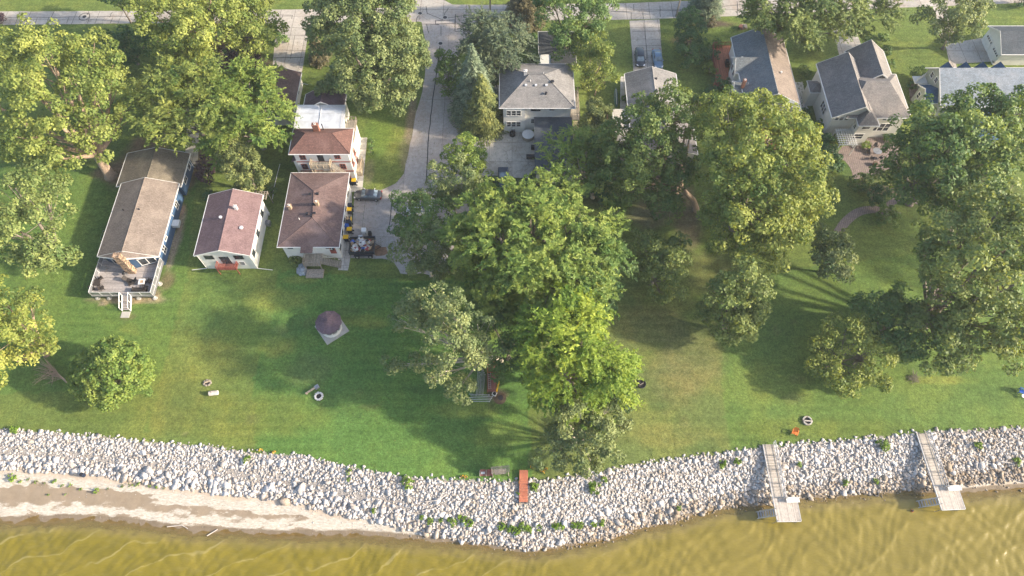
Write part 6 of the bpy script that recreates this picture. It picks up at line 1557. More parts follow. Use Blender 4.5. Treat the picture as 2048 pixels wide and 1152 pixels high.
def leaf_cloud(lobes, leaf, puff, style, dens=1.0, fill=.35, rag=1.0):
    """lobes: array (n,5) x y z r rz. Returns verts, tint"""
    VV, TT, PP = [], [], []
    L = np.array(lobes, float)
    for li, (cx, cy, cz, r, rz) in enumerate(L):
        lt = rng.normal(0, .09)
        pr0 = min(puff*1.28, r*.6)
        n_o = max(4, int(dens*2.7*(r/pr0)**1.9)); n_i = int(n_o*fill*.6)
        d = unit(n_o*3); d = d[d[:,2] > -.5][:n_o]
        rad = np.where(rng.random(len(d)) < .16*rag, rng.uniform(1.02, 1.22, len(d)), rng.uniform(.62+.2*(1-rag), 1.0, len(d)))
        # ragged outline: some sectors reach out, others are cut back
        wob = 1+.20*rag*np.sin(d[:,0]*4.1+li*1.7+d[:,1]*3.3)*np.cos(d[:,1]*5.3+li)+rng.normal(0,.05,len(d))
        pc = np.stack([cx+d[:,0]*r*rad*wob, cy+d[:,1]*r*rad*wob, cz+d[:,2]*rz*rad*wob], 1)
        di = unit(n_i); ri = rng.uniform(.2,.62,n_i)
        pi_ = np.stack([cx+di[:,0]*r*ri, cy+di[:,1]*r*ri, cz+di[:,2]*rz*ri], 1)
        pc = np.concatenate([pc, pi_]); d = np.concatenate([d, di])
        # drop the puffs that sit deep inside a neighbour
        keep = np.ones(len(pc), bool)
        for lj in range(len(L)):
            if lj == li: continue
            q = (pc-L[lj,:3])/np.array([L[lj,3],L[lj,3],L[lj,4]]); keep &= (np.linalg.norm(q,axis=1) > .72) | (rng.random(len(pc)) < .2)
        pc, d = pc[keep], d[keep]
        for k in range(len(pc)):
            pr = pr0*rng.uniform(.55,1.2); c = pc[k]; out = d[k]
            PP.append(c); tp = np.clip(rng.uniform(0,1)*.55+.18+lt, .02, .95)
            if style == 'broad' or style == 'fine':
                n_ = int(9.5*(pr/leaf)**2*(.8 if style == 'broad' else .9))
                dd = unit(n_)+out*.45+np.array([0,0,.42]); dd = normalize(dd)
                p = c+dd*np.array([pr,pr,pr*.62])*(rng.uniform(.4,1.12,n_)**.5)[:,None]
                nn = normalize(dd*.6+np.array([0,0,.35])+rng.normal(0,.42,(n_,3)))
                al = normalize(rng.normal(0,1,(n_,3))+out*.5)
                s = leaf*rng.uniform(.7,1.35,n_)
                VV.append(quads(p,nn,al,s*1.25,s*.85)); TT.append(np.clip(tp+rng.normal(0,.13,n_),0,1))
            else:   # fronds: compound leaves in sprays pointing outwards
                ns = int(4.2*(pr/.8)**2)+3
                base = normalize(np.array([out[0],out[1],.25])+rng.normal(0,.5,(ns,3))*np.array([1,1,.5]))
                for q in range(ns):
                    k8 = 11; tq = np.linspace(.08,1,k8); Ls = pr*rng.uniform(.8,1.5); o0 = c+rng.normal(0,pr*.42,3)
                    ax = base[q]; side = np.cross(ax,[0,0,1.0]); side /= np.linalg.norm(side)+1e-6
                    p = o0+ax*Ls*tq[:,None]+np.array([0,0,-.28*Ls])*(tq**2)[:,None]+side*(rng.normal(0,.06,k8)*Ls)[:,None]
                    nn = normalize(np.array([0,0,1.0])+rng.normal(0,.4,(k8,3))+out*.3)
                    sg = np.where(np.arange(k8)%2==0,1,-1)[:,None]
                    al = normalize(ax*.8+side*sg*.75+rng.normal(0,.15,(k8,3)))
                    s = 1.15*leaf*(1.25-.5*tq)*rng.uniform(.85,1.2,k8)
                    VV.append(quads(p,nn,al,s*1.5,s*.62)); TT.append(np.clip(np.full(k8,tp+rng.normal(0,.12))+rng.normal(0,.05,k8),0,1))
    return np.concatenate(VV), np.concatenate(TT), np.array(PP)

def put_crown(V, T, mat, parent, name='crown'):
    off = np.array(OFF[parent.name]); V = V-off
    return np_mesh(name, V, np.arange(len(V)), 4, mat, parent, T)

def limb_path(a, b_, bend, k=6):
    a, b_ = Vector(a), Vector(b_); mid = (a+b_)/2+Vector(bend); out = []
    for i in range(k+1):
        t = i/k; out.append(a*(1-t)**2+mid*2*t*(1-t)+b_*t*t)
    return out

TREES = 0
def tree(name, label, lobes_px, mat, style='broad', leaf=.36, puff=1.15, base=None, trunk=.35, bark_='bark_grey', dens=1.0, cat='tree', group=None, fill=.35, flat=.85, fork=None, bare=0, rag=1.0):
    """lobes_px: (u, v, z, r_px) of each bough as seen, with its height"""
    global TREES; TREES += 1
    L = []
    for q in lobes_px:
        u, v, z, r = q[:4]; x, y, tt = ray(u, v, z); rr = r*tt/FOC; L.append((x, y, z, rr, rr*flat))
    A = np.array(L)
    if base is None:
        w_ = A[:,3]**2; bx_, by_ = (A[:,0]*w_).sum()/w_.sum(), (A[:,1]*w_).sum()/w_.sum()
    else: bx_, by_ = XY(*base)
    t = thing(name, label, cat, (bx_, by_, 0), 0, group)
    V, T, PP = leaf_cloud(L, leaf, puff, style, dens, fill, rag)
    put_crown(V, T, mat, t)
    m = MB()
    zc = (A[:,2]*A[:,3]).sum()/A[:,3].sum(); zf = fork or max(1.0, min(A[:,2])*.45)
    lean = np.array([np.average(A[:,0],weights=A[:,3])-bx_, np.average(A[:,1],weights=A[:,3])-by_])
    F = Vector((bx_+lean[0]*.35, by_+lean[1]*.35, zf))
    m.path([Vector((bx_,by_,-.1)), Vector((bx_,by_,.25)), Vector((bx_+lean[0]*.1,by_+lean[1]*.1,zf*.5)), F],[trunk*1.5,trunk*1.12,trunk*.95,trunk*.82],10)
    for (x, y, z, r, rz) in L:
        e = Vector((x,y,z+rz*.15)); k = max(.10, trunk*.5*min(1,(r/4)))
        pth = limb_path(F-Vector((0,0,.3)), e, (random.uniform(-.6,.6),random.uniform(-.6,.6),-abs(z-zf)*.12)); m.path(pth,[trunk*.62+(k*.45-trunk*.62)*(i/6) for i in range(7)],7)
        ds = np.linalg.norm(PP-np.array([x,y,z]),axis=1); near = np.where(ds < r*1.15)[0]
        rng.shuffle(near)
        for j in near[:7]:
            s0 = pth[random.choice((3,4,5))]; m.path(limb_path(s0, PP[j], (0,0,-.3), 3),[k*.34,k*.26,k*.18,.035],5)
    m.build('trunk', bark_, t, smooth=True)
    return t

def conifer(name, label, u, v, h, r_px, mat, leaf=.30, top_pow=1.0, base_z=.6, dens=1.0, droop=.35, group=None, trunk=.25):
    x, y, tt = ray(u, v, 0); Rr = r_px*tt/FOC
    t = thing(name, label, 'tree', (x, y, 0), 0, group)
    VV, TT = [], []
    lev = int(h/.42)
    for i in range(lev):
        f = i/lev; z = base_z+(h-base_z)*f; rr = Rr*(1-f)**top_pow*rng.uniform(.85,1.12)+.12
        nb = max(5, int(2*math.pi*rr/.75*1.25*dens))
        a0 = rng.uniform(0,6.28)
        for k in range(nb):
            a = a0+2*math.pi*k/nb+rng.normal(0,.12); L = rr*rng.uniform(.72,1.15)
            k8 = max(4, int(L/.20)); tq = (np.linspace(.18,1,k8))
            ax = np.array([math.cos(a),math.sin(a),0.0]); side = np.array([-ax[1],ax[0],0])
            sp_ = .34*(1-tq*.55)
            tp = rng.uniform(.1,.8)
            for s in (-1,0,1):
                p = np.array([x,y,z])+ax*L*tq[:,None]+side*(s*sp_*L*.55)[:,None]+np.array([0,0,-droop*L*.5])*(tq**1.6)[:,None]+rng.normal(0,.05,(k8,3))
                if s == 0: p[:,2] += .06
                nn = normalize(np.array([0,0,1.0])+ax*.35+rng.normal(0,.35,(k8,3)))
                al = normalize(ax+side*s*.8+rng.normal(0,.15,(k8,3)))
                sz = leaf*rng.uniform(.8,1.3,k8)
                VV.append(quads(p,nn,al,sz*1.5,sz*.75)); TT.append(np.clip(tp+.25*(tq-.5)+rng.normal(0,.07,k8),0,1))
    V = np.concatenate(VV); T = np.concatenate(TT); put_crown(V, T, mat, t)
    m = MB(); m.path([(x,y,-.1),(x,y,h*.5),(x,y,h*.96)],[trunk,trunk*.6,.04],8); m.build('trunk','bark_grey',t,smooth=True)
    return t

def shrub(name, label, u, v, r_px, h, mat, leaf=.24, style='broad', group=None, dens=1.0, parts=4, cat='shrub', puff=.55):
    x, y, tt = ray(u, v, 0); Rr = r_px*tt/FOC
    t = thing(name, label, cat, (x,y,float(ground_z(x,y))), 0, group); z0 = float(ground_z(x,y))
    L = [(x,y,z0+h*.5,Rr*.75,h*.5)]
    for k in range(parts): a = k*2*math.pi/parts+rng.uniform(0,1); L.append((x+Rr*.5*math.cos(a),y+Rr*.5*math.sin(a),z0+h*rng.uniform(.35,.55),Rr*.5,h*.4))
    V, T, PP = leaf_cloud(L, leaf, min(puff,Rr*.5), style, dens, .3); put_crown(V, T, mat, t)
    m = MB()
    for p in PP[::max(1,len(PP)//7)]: m.tube((x+rng.uniform(-.1,.1),y+rng.uniform(-.1,.1),z0), p, .045, .02, 5)
    m.build('stem','bark_grey',t)
    return t

# ------------------------------------------------------------------ the trees, one by one
B = 'broadleaf_tree'
tree(B,'huge spreading yellow green tree with a thick split trunk at the upper left',[(95,95,15,62),(28,120,14,60),(180,120,13,58),(70,185,17,70),(160,190,15,62),(225,165,12,42),(130,262,13,60),(55,275,12,55),(195,265,11,42),(-40,200,14,60),(255,215,10,26),(125,320,10,30)],'leaf_yellow','broad',.36,1.2,base=(222,352),trunk=.85,bark_='bark_tan',fork=3.6)
tree(B,'large round olive green tree below the huge one at the left edge',[(35,380,11,55),(100,430,10,48),(30,470,11,62),(105,495,9,42),(65,525,8,36),(-30,430,11,60),(135,520,6,20),(90,375,9,34)],'leaf_olive','broad',.35,1.15,trunk=.5)
tree(B,'golden yellow tree with drooping sprays at the left edge above the lawn',[(10,600,9,45),(60,602,8,26),(5,665,10,58),(60,655,8,36),(85,690,6,22),(-20,715,8,45),(35,725,6,30),(108,690,4,12)],'leaf_gold','broad',.33,.95,trunk=.4,bark_='bark_tan')
tree(B,'tall yellow green tree over the street with a leaning brown trunk',[(330,25,15,60),(400,60,15,58),(300,-30,14,60),(455,40,13,55),(420,-20,14,60),(350,95,11,42),(500,80,11,40),(530,45,11,34),(500,-10,12,45),(250,5,13,20),(390,105,9,30)],'leaf_yellow','broad',.36,1.15,base=(452,128),trunk=.5,bark_='bark_tan',fork=4.5,dens=1.4)
tree('locust_tree','feathery bright green tree overhanging the back of the blue house',[(330,175,12,45),(390,165,13,50),(300,225,10,34),(360,230,11,44),(330,270,9,36),(420,215,12,44),(395,130,10,30)],'leaf_yellow','frond',.34,1.1,trunk=.38,dens=1.25)
tree('locust_tree','feathery green tree beside the garage with the brown roof',[(500,170,11,42),(460,220,11,44),(530,215,10,36),(500,265,10,40),(545,270,8,26),(440,265,9,34),(470,165,10,36),(430,300,7,24),(540,160,9,26)],'leaf_fresh','frond',.34,1.1,trunk=.38,dens=1.25)
tree('juniper_tree','upright tan green evergreen behind the white cottage',[(462,300,8,26),(485,325,7,34),(505,350,5.5,32),(495,372,4,24),(470,285,9,16)],'needle_yellow','fine',.26,.7,trunk=.22,dens=1.4)
shrub('purple_shrub','purple leaved shrub between the blue house and the white cottage',416,352,24,3.6,'leaf_purple',.3,puff=.8)
shrub('purple_shrub','larger purple leaved shrub near the driveway under the tall yellow green tree',492,112,40,3.4,'leaf_purple',.3,puff=.9,parts=5)
tree(B,'low dark bluish tree on the grass behind the huge left tree',[(230,85,4,34),(270,95,4.5,34),(245,120,4,30),(295,75,4.5,30),(215,110,3,20)],'leaf_dark','fine',.3,.9,trunk=.2)
shrub('shrub','dark plum bush at the left end of the street verge',3,47,14,1.8,'leaf_purple',.22)
LN = 'linden_tree'
tree(B,'dense soft green tree beside the side street with its trunk showing below',[(700,40,15,62),(770,30,15,62),(650,75,12,36),(730,100,14,60),(800,95,13,50),(690,150,10,40),(770,160,10,48),(825,140,9,34),(740,-20,15,60),(800,200,6,24),(735,195,7,26),(650,20,12,36),(660,185,6,22),(845,118,7,16)],'leaf_olive_soft' if 'leaf_olive_soft' in MATS else 'leaf_grey','fine',.34,1.15,base=(752,213),trunk=.5,dens=1.55,fork=4)
conifer('narrow_fir','thin brown tinted conifer tucked against the left side of the dense soft green tree',642,122,8,22,'needle_brown',.26)
tree(B,'small dark green tree at the bend of the side street left of the spruces',[(898,115,6,20),(893,150,5,22),(885,172,3.5,16),(905,168,3.5,16),(900,135,5.5,20)],'leaf_mid','broad',.26,.7,base=(897,190),trunk=.14,dens=1.3)
conifer('spruce_tree','tall pale blue green spruce with a pointed tip at the side street corner',952,228,16.5,52,'needle_blue',.27,.95)
conifer('spruce_tree','shorter yellow green spruce in front of the pale blue green one',967,250,12.5,46,'needle_yellow',.27,.9)
tree('fir_tree','broad grey green evergreen behind the spruces',[(975,60,10,38),(1010,95,9,40),(985,125,7,36),(1030,70,9,34),(950,100,8,32),(1015,145,5,28),(1040,115,6,26),(960,50,9,26)],'needle_green','frond',.26,.85,trunk=.3,dens=1.5,flat=1.0)
conifer('pine_tree','brownish green pine on the street verge above the broad evergreen',1050,40,11,40,'needle_brown',.3,.7)
tree(B,'mid green tree over the street end of the black roofed garage',[(1140,10,11,44),(1110,40,10,34),(1180,40,10,40),(1145,70,9,36),(1200,15,9,34),(1100,-10,10,34),(1130,100,7,22)],'leaf_mid','broad',.32,1.0,trunk=.32)
tree(B,'bright yellow green tree along the right side of the hip roofed house',[(1180,85,9,36),(1205,120,8,34),(1165,125,7,28),(1215,150,6,24),(1190,160,4.5,22),(1160,90,8,22)],'leaf_yellow','broad',.30,.95,trunk=.28)
def bare_tree(name, label, u, v, h, r_px, n_=46, mt='bark_pale', lean=(0,0)):
    x, y, tt = ray(u, v, 0); Rr = r_px*tt/FOC; t = thing(name, label, 'tree', (x,y,0)); m = MB()
    for k in range(n_):
        a = rng.uniform(0,6.28); r_ = Rr*rng.uniform(.3,1); s = Vector((x,y,h*rng.uniform(.2,.5))); e = Vector((x+lean[0]+r_*math.cos(a),y+lean[1]+r_*math.sin(a),h*rng.uniform(.6,1)))
        pth = limb_path(s,e,(0,0,.3),4); m.path(pth,[.05,.04,.03,.02,.01],5)
        for j in range(3): q = pth[random.choice((2,3))]; m.tube(q,q+Vector((rng.uniform(-.7,.7),rng.uniform(-.7,.7),rng.uniform(0,.6))),.018,.008,4)
    m.build('branch', mt, t); m = MB(); m.path([(x,y,-.1),(x,y,h*.55)],[.14,.07],8); m.build('trunk', mt, t)
bare_tree('bare_bush','leafless pinkish bush beside the deck of the hip roofed house',1190,190,4.0,18,30,'bark_tan')
tree('arborvitae_tree','upright yellow green evergreen at the stairs of the hip roofed house',[(1192,225,6,24),(1190,255,4.5,30),(1205,275,3.5,26),(1178,275,3,22),(1190,205,7,14)],'needle_yellow','fine',.24,.7,trunk=.2,dens=1.5)
tree(B,'pointed bright green tree at the edge of the concrete yard',[(928,285,8,20),(925,310,6.5,30),(945,335,5,28),(905,325,5,26),(960,355,3.5,20),(950,305,6,22)],'leaf_fresh','broad',.28,.75,trunk=.2,dens=1.2)
tree('willow_tree','soft grey green tree with bare white stems just below the pointed bright green tree',[(890,355,8,36),(925,365,9,30),(865,375,8,26),(940,390,6,26),(905,395,5,26)],'leaf_grey','fine',.27,.85,trunk=.2,bark_='bark_pale')
tree('willow_tree','grey green tree above the parking area hiding a white car',[(815,415,8,26),(850,405,7,28),(880,430,7,34),(845,450,9,40),(800,450,7,22),(905,455,6,34)],'leaf_mid','fine',.28,.85,trunk=.22,bark_='bark_pale')
tree('willow_tree','lowest grey green tree of the clump at the end of the asphalt',[(795,480,6,22),(860,485,9,42),(835,510,8,34),(885,515,7,34),(815,495,6,26),(850,535,5,26),(900,545,4,24)],'leaf_grey','fine',.28,.85,trunk=.22,bark_='bark_pale')
tree('willow_tree','windswept light green tree with white curved limbs over the low garage',[(1120,295,9,27),(1147,282,9,30),(1130,325,9,34),(1165,310,8,34),(1106,345,7,20),(1150,345,7,30),(1180,285,7,22)],'leaf_fresh','frond',.24,.8,base=(1185,395),trunk=.3,bark_='bark_pale',dens=1.1,fork=3.5)
tree(B,'very large bright green feathery tree in the centre of the photo',[(960,430,14,46),(1020,400,14,48),(930,490,12,48),(1000,480,16,62),(1070,440,15,55),(1090,510,16,62),(1150,450,14,55),(1170,520,14,58),(1220,470,12,36),(960,540,11,46),(1040,560,13,56),(1110,580,13,56),(1180,590,10,40),(930,585,8,30),(1060,380,12,34),(1120,395,11,40),(1235,430,9,24),(1000,610,9,40)],'leaf_fresh','frond',.38,1.15,trunk=.6,dens=1.1)
tree(B,'darker green tree at the right rim of the very large central tree',[(1200,560,8,34),(1225,520,8,28),(1190,600,7,30),(1215,585,6,26),(1150,625,7,32)],'leaf_mid','frond',.34,1.0,trunk=.25)
tree(B,'yellow green tree of fronds standing below the central tree',[(1130,610,14,46),(1180,640,14,40),(1100,660,15,50),(1160,690,15,55),(1085,720,13,42),(1130,750,13,50),(1200,720,14,50),(1235,720,12,32),(1220,770,10,38),(1090,780,9,36),(1160,800,9,38),(1190,610,10,28)],'leaf_lime','frond',.36,1.1,trunk=.5,dens=1.15)
tree('willow_tree','grey green willow below the yellow green tree reaching the stones',[(1110,810,8,36),(1160,830,9,44),(1210,820,8,40),(1240,800,7,26),(1190,870,8,42),(1130,865,6,34),(1105,905,5,28),(1160,905,6,36),(1210,900,5,26),(1185,935,3.5,20),(1245,850,4,18)],'leaf_olive_soft','fine',.27,.85,trunk=.3,bark_='bark_pale')
tree('willow_tree','sprawling grey green tree with pale bare limbs over the stored dock parts',[(820,610,12.2,34),(800,640,10.8,20),(880,600,14.9,32),(915,635,16.2,38),(850,655,13.5,34),(955,650,13.5,32),(975,690,12.2,28),(900,690,14.9,38),(940,720,13.5,34),(880,745,10.8,30),(925,770,9.5,28),(800,727,6.8,22),(845,720,8.1,20),(860,625,12.2,18)],'leaf_grey','fine',.28,.85,base=(1000,720),trunk=.4,bark_='bark_pale',fork=2.5,dens=.95)
tree(B,'shaded dark green tree between the sprawling grey tree and the yellow green one',[(1000,660,8,34),(1035,690,8,34),(1010,720,6,36),(1040,740,5,26),(975,620,8,30),(1050,650,8,28)],'leaf_mid','fine',.3,.95,trunk=.25)
tree(B,'tall tree with layered dark boughs and tan trunk over the cottage wing',[(1290,230,15,42),(1350,215,16,44),(1240,270,13,38),(1310,280,15,42),(1370,255,13,28),(1240,320,12,46),(1300,340,13,46),(1350,320,12,34),(1350,370,11,34),(1270,380,10,38),(1335,415,9,30),(1210,350,10,34),(1390,210,12,20),(1215,300,10,34)],'leaf_layer' if 'leaf_layer' in MATS else 'leaf_olive','broad',.33,1.0,base=(1392,420),trunk=.5,bark_='bark_tan',fork=5,fill=.45,dens=1.4)
tree(B,'lower olive tree standing in the lawn below the layered tree',[(1300,500,8,34),(1350,520,8,32),(1335,560,6,30),(1300,540,6,32),(1360,490,8,20),(1320,590,4,18),(1285,480,8,22)],'leaf_olive','broad',.32,.95,trunk=.26,fill=.45,dens=1.4)
tree(B,'massive bright green tree in front of the slate roofed house',[(1450,240,16,48),(1500,215,15,42),(1530,270,18,62),(1590,290,16,52),(1440,310,15,46),(1500,340,18,62),(1580,370,17,62),(1620,400,14,46),(1450,390,14,44),(1510,430,15,54),(1570,450,13,48),(1600,440,11,36),(1440,440,11,34),(1530,490,10,40),(1470,480,10,34),(1640,360,10,24),(1560,230,14,36),(1460,205,13,24)],'leaf_yellow','broad',.38,1.2,trunk=.65,fill=.4,dens=1.4)
tree(B,'bright topped tree alone on the shaded lawn below the massive bright tree',[(1475,555,12.6,38),(1450,590,11.2,32),(1500,580,11.2,34),(1520,605,6.6,32),(1440,640,4.4,32),(1480,640,5.5,30),(1500,655,4.4,22),(1455,668,3.3,20),(1415,625,4.4,22)],'leaf_olive','broad',.34,1.0,trunk=.3,dens=1.4)
tree(B,'small dark crowned tree with pale tips right of the massive bright tree',[(1665,490,6,28),(1680,520,5.5,26),(1650,525,5,24),(1665,545,4.5,26),(1685,480,5.5,18),(1650,475,5,20)],'leaf_grey','broad',.32,.9,trunk=.2,dens=1.4)
tree(B,'broad green tree covering the front of the dormered house',[(1850,255,16.2,44),(1900,230,16.2,42),(1965,218,16,40),(2030,228,17,44),(1900,290,17.5,50),(1960,280,17.5,50),(1840,310,13.8,42),(1790,310,11.2,30),(2030,300,16.2,50),(1900,350,15.0,44),(1970,350,15.0,46),(1820,370,11.2,34),(1870,400,11.2,38),(2070,200,15,36),(1770,350,7.5,26),(1810,270,11.2,24)],'leaf_mid_b' if 'leaf_mid_b' in MATS else 'leaf_olive','broad',.38,1.2,trunk=.55,fill=.4,dens=1.4)
tree(B,'great olive green tree filling the right edge above the blue chair',[(1990,430,18.8,60),(1930,470,17.5,50),(2040,480,20.0,60),(1880,520,15.0,40),(1950,540,18.8,58),(2030,570,18.8,60),(1860,570,12.5,34),(1900,600,11.1,46),(1980,620,12.0,52),(2050,660,11.1,50),(1850,640,7.4,34),(1900,670,8.3,42),(1960,680,8.3,40),(1880,720,5.5,28),(1920,700,6.5,26),(2010,700,8.3,30),(1850,460,11.2,24),(1920,400,13.8,38)],'leaf_olive','broad',.40,1.25,trunk=.65,fill=.4,dens=1.4)
tree(B,'round bright green tree with dead grey twigs in its middle, on the lower right lawn',[(1690,660,5.6,34),(1730,665,5.6,32),(1660,690,4.4,32),(1755,700,4.4,28),(1650,735,3.2,26),(1680,760,3.0,28),(1715,765,3.0,26),(1750,750,3.2,24),(1640,700,3.5,20)],'leaf_yellow','broad',.30,.85,trunk=.2,fill=.45,flat=.8,dens=1.4)
bare_tree('dead_branch_cluster','grey dead twigs spreading from the middle of the round bright green tree',1706,728,4.2,46,60,'bark_grey')
tree(B,'shaded green tree between the round tree and the great right tree',[(1745,610,6,30),(1780,620,6,32),(1800,650,6,34),(1770,650,5,28),(1810,610,6,30),(1830,690,5,32),(1790,690,4,26)],'leaf_mid','broad',.32,1.0,trunk=.25,dens=1.4)
tree('round_maple_tree','perfectly round dense green tree on the left lawn above the stones',[(222,745,4.2,62),(190,725,4.2,36),(255,725,4.2,36),(185,765,3.4,34),(255,765,3.4,36),(222,785,3.0,34),(222,715,4.4,38),(165,745,3.2,22),(280,745,3.2,22),(225,738,6.0,42)],'leaf_fresh','broad',.30,.6,trunk=.25,dens=1.7,flat=.75,rag=.1)
t = thing('fallen_branch','bare dead branch lying on the lawn left of the round tree','branch',P(133,763,0)); m = MB()
a0 = Vector(P(134,764,.2)); a1 = Vector(P(103,738,.9)); m.path([a0,(a0+a1)/2,a1],[.16,.12,.08],7)
for k in range(54):
    f = random.uniform(.15,1); s = a0.lerp(a1,f); e = Vector(P(random.uniform(62,110),random.uniform(712,775),random.uniform(.1,1.6))); m.path(limb_path(s,e,(0,0,.2),3),[.05,.035,.025,.012],5)
m.build('twigs','bark_tan',t)
tree('arborvitae_tree','large dark egg shaped evergreen on the lawn beside the double driveway',[(1378,45,5,24),(1380,70,4.5,28),(1380,95,3.2,30),(1382,110,2.2,24)],'leaf_dark','fine',.24,.65,trunk=.2,dens=1.5,flat=1.1)
conifer('spruce_tree','bluish spruce at the top edge above the egg shaped evergreen',1408,22,9,34,'needle_blue',.28,.8)
tree('locust_tree','feathery tree hanging over the entry of the slate roofed house at the top',[(1530,10,12,40),(1580,25,12,42),(1640,10,13,44),(1700,15,12,44),(1600,65,9,34),(1550,50,9,30),(1760,25,9,34),(1680,50,8,28),(1510,40,9,18),(1640,-30,13,50),(1720,60,6,20)],'leaf_olive','frond',.34,1.0,trunk=.35,base=(1608,75),dens=1.1)
tree('poplar_tree','airy grey green tree with dark leaning trunk at the top right',[(1890,10,11,42),(1930,20,11,38),(1860,40,9,30),(1920,55,8,32),(1950,5,10,30),(1890,70,6,24)],'leaf_grey','fine',.32,.95,base=(1885,98),trunk=.3,fork=3)
tree(B,'tiny dark tree poking into the frame at the very top left',[(235,-10,7,22),(215,-20,7,20)],'leaf_dark','broad',.3,.8,trunk=.15)
tree(B,'unseen big green tree added beyond the right edge to shade the lawn',[(2430,400,17,100),(2490,340,18,100),(2560,420,17,100)],'leaf_olive','broad',.6,1.8,trunk=.6,fill=.4)  # out of view, added so its shadow falls on the right-hand lawn
S = 'shrub'
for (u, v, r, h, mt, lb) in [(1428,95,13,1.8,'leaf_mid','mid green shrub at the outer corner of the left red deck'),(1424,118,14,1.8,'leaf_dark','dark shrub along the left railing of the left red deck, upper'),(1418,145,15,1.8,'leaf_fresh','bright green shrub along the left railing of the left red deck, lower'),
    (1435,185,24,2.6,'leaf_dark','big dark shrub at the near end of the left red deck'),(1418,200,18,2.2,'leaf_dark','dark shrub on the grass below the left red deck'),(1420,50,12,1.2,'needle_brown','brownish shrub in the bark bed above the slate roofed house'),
    (1640,300,28,3.2,'leaf_dark','tall dark shrub left of the white pergola'),(1625,325,30,3.0,'leaf_dark','dark shrub below the pergola by the patio edge'),(1655,335,24,2.4,'leaf_dark','dark rounded shrub touching the lower patio edge'),
    (1600,240,16,2.2,'leaf_dark','dark shrub at the right rail of the rear red deck'),(1632,262,16,2.0,'leaf_mid','mid green shrub at the front corner of the many gabled house'),(1606,150,14,2.0,'leaf_mid','mid green shrub at the top of the stepping stone path'),
    (1625,100,18,2.6,'leaf_mid','shrub by the upper left corner of the many gabled house'),(1668,292,14,2.9,'leaf_fresh','leafy climber bush on the left end of the pergola'),(1727,291,12,.9,'leaf_fresh','light green shrub in front of the bay window'),
    (1775,278,12,1.2,'leaf_mid','flowering bush at the patio corner of the cream house'),(1763,80,12,1.2,'leaf_mid','low shrub in the hedge line right of the cream house, top'),(1770,105,12,1.2,'leaf_mid','low shrub in the hedge line right of the cream house, second'),(1778,130,10,1.1,'leaf_mid','low shrub in the hedge line right of the cream house, third'),
    (1830,160,17,2.8,'leaf_mid','small tree like shrub left of the dormered house'),(1822,175,10,1.2,'leaf_dark','dark shrub by the small paved square of the dormered house'),(1833,218,12,1.6,'leaf_mid','shrub at the white downspout of the cream house'),
    (2034,14,14,2.4,'leaf_dark','dark shrub near the top right corner'),(1718,372,22,2.2,'leaf_mid','shrub at the lower tip of the patio'),(1745,395,26,2.6,'leaf_dark','dark shrub at the garden path under the right trees'),(1770,440,24,2.4,'leaf_mid','green shrub inside the bend of the garden path'),
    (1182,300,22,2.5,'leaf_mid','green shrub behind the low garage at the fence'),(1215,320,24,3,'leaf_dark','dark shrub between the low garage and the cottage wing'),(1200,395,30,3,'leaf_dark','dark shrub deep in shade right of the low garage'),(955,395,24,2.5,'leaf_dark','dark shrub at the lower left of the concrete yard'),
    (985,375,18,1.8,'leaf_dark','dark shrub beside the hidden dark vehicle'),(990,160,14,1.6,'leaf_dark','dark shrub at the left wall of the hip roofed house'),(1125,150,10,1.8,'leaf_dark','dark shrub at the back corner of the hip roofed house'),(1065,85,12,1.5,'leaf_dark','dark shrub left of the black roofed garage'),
    (560,90,18,2.6,'leaf_mid','green shrub on the left border of the left driveway'),(420,395,12,1.0,'leaf_dark','low dark shrub behind the white cottage'),(545,385,10,1.4,'leaf_mid','green bush at the rear trellis of the white cottage'),
    (742,285,7,.8,'leaf_mid','first little clipped shrub on the walkway border'),(743,297,7,.8,'leaf_mid','second little clipped shrub on the walkway border'),(742,309,7,.8,'leaf_mid','third little clipped shrub on the walkway border'),
    (592,523,12,.7,'leaf_olive','leafy plant with small flowers left of the duplex porch'),(660,225,10,1.6,'leaf_mid','shrub beside the violet gable of the tall white house'),(1250,200,8,.9,'leaf_mid','low shrub at the wall of the grey gabled cottage'),(700,300,8,1.0,'leaf_mid','shrub at the side door of the tall white house'),
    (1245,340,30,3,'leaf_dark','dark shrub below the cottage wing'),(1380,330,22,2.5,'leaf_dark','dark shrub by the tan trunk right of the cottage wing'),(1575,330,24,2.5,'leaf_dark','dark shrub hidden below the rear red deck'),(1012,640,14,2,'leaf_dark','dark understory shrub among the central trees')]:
    shrub(S, lb, u, v, r, h, mt)
shrub('flower_bush','white flowering bush at the patio corner of the cream house',1779,273,11,.9,'petal_white',.10,dens=.25,puff=.4,cat='flower bush')
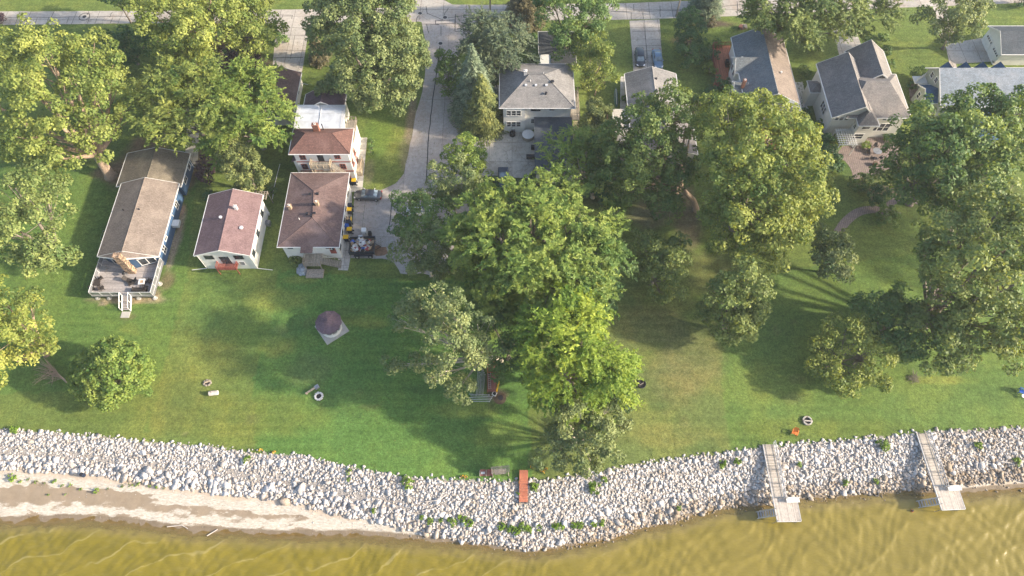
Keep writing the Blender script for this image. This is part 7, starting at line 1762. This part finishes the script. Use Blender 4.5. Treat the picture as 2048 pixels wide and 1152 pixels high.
# weeds among the stones
k = 0
for (u, v, r, lb) in [(815,962,13,'leafy green weed clump where the lawn meets the stones in the middle left'),(494,914,8,'round green weed clump in the left stones'),(698,940,6,'small weed clump in the stones left of the large leafy one'),(698,955,4,'tiny weed clump below the small one in the left middle stones'),
    (1190,972,13,'yellow green weed clump in the upper stones right of the red walkway'),(1208,957,7,'small bright weed at the lawn edge right of the red walkway'),(1068,971,9,'weed tuft just right of the red walkway'),(1036,983,4,'little weed tuft left of the red walkway'),
    (1445,925,8,'weed clump in the upper stones left of the middle dock'),(1765,885,12,'sparse weed patch in the stones left of the right dock'),(1698,958,6,'dark round weed in the lower stones between the docks, left'),(1758,956,6,'bright round weed in the lower stones between the docks, right'),
    (1476,920,7,'brownish weed tuft between the left stick and the dock'),(1362,1009,5,'tiny weed near the waterline left of the middle dock'),(33,855,9,'weed tuft at the lawn edge at the far left'),(183,974,6,'green tuft in the sand of the left beach'),(12,950,6,'tuft of beach grass at the left edge'),(745,1015,5,'weed in the stones above the beach end'),
    (305,967,4,'small tuft where the left stones end'),(2040,918,9,'weed at the right edge in the stones'),(1600,924,5,'tuft just right of the middle dock'),(1958,886,8,'sparse weed in the stones right of the right dock')]:
    shrub('weed_clump', lb, u, v+4, r, .45+.02*r, 'leaf_weed', .2, cat='weeds', puff=.3, parts=3)
rowlb = 'low leafy weed in the green row along the lower stones'
for (u, v, r) in [(842,1031,5),(858,1038,7),(880,1036,5),(906,1040,8),(918,1030,5),(930,1036,9),(940,1042,7),(1003,1050,8),(1020,1052,9),(1035,1058,8),(1048,1050,9),(1058,1055,8),(1078,1052,7),(1112,1048,7),(1124,1050,7),(1150,1046,7),(1162,1046,7),(1190,1043,6),(1205,1040,7),(896,1035,5)]:
    shrub('weed_clump', rowlb, u, v+2, r, .5, 'leaf_weed', .2, cat='weeds', puff=.3, parts=3, group='weeds along the lower stones')
for i, (u, v) in enumerate([(522,901),(924,953),(932,955),(1064,935),(1083,941),(1092,938),(1088,944),(1040,966),(548,905)]):
    shrub('lily_clump', 'orange yellow day lilies along the edge of the lawn above the stones', u, v, 3.5, .45, 'petal_orange', .12, dens=.4, puff=.25, parts=2, cat='flowers', group='orange day lilies at the lawn edge')
for (u, v, r) in [(8,946,5),(16,951,5),(28,957,5),(44,955,4),(60,960,4),(76,962,4),(95,958,5),(112,968,3),(130,966,4),(150,975,4),(236,968,4),(252,966,4),(266,964,5),(290,968,4),(85,985,3),(120,984,3),(205,974,3),(320,972,3)]:
    shrub('beach_grass_tuft', 'small tuft of beach grass in the wrack line of the left beach', u, v, r, .3, 'leaf_weed', .16, cat='grass tuft', puff=.25, parts=2, dens=.6, group='beach grass tufts in the wrack line')
print('trees', TREES)
# ------------------------------------------------------------------ grass tufts so that the turf has a nap
n_ = 70000
X = rng.uniform(-100,100,n_); Y = rng.uniform(21,112,n_)
keep = (Y > yT(X)+.1) & (np.abs(X) < Y*.55+48)
for pp in (street_pts, side_pts): keep &= ~in_poly(X, Y, W(pp) if isinstance(pp[0][0], (int, float)) and pp is side_pts else pp)
X, Y = X[keep], Y[keep]; cl = fbm(X, Y, 2.2, 5) > -.1; X, Y = X[cl], Y[cl]
pos = np.stack([X, Y, np.full(len(X), .03)], 1); nn = normalize(np.stack([rng.normal(0,.6,len(X)), rng.normal(0,.6,len(X)), np.ones(len(X))], 1))
V = quads(pos, nn, unit(len(X)), rng.uniform(.10,.26,len(X)), rng.uniform(.05,.12,len(X)))
foliage('grass_blade', (0.055,0.095,0.02), (0.10,0.145,0.03), (0.17,0.20,0.05), .2)
o = np_mesh('grass_tufts', V, np.arange(len(V)), 4, 'grass_blade', tint=rng.random(len(X))); tag(o, 'short tufts of mown grass on the lawns', 'grass'); o['kind'] = 'stuff'

# ------------------------------------------------------------------ morning haze
m, n, b, o = new_mat('haze_air'); n.nodes.remove(b)
pv = N(n, 'ShaderNodeVolumePrincipled'); pv.inputs['Color'].default_value = (0.86, 0.92, 1.0, 1); pv.inputs['Density'].default_value = 0.0002; pv.inputs['Anisotropy'].default_value = 0.1
n.links.new(pv.outputs[0], o.inputs['Volume'])
mb = MB(); mb.box(-640,640,-320,940,-9.5,97.5); o = mb.build('haze', 'haze_air'); o['kind'] = 'stuff'; o['label'] = 'thin pale morning haze in the air'
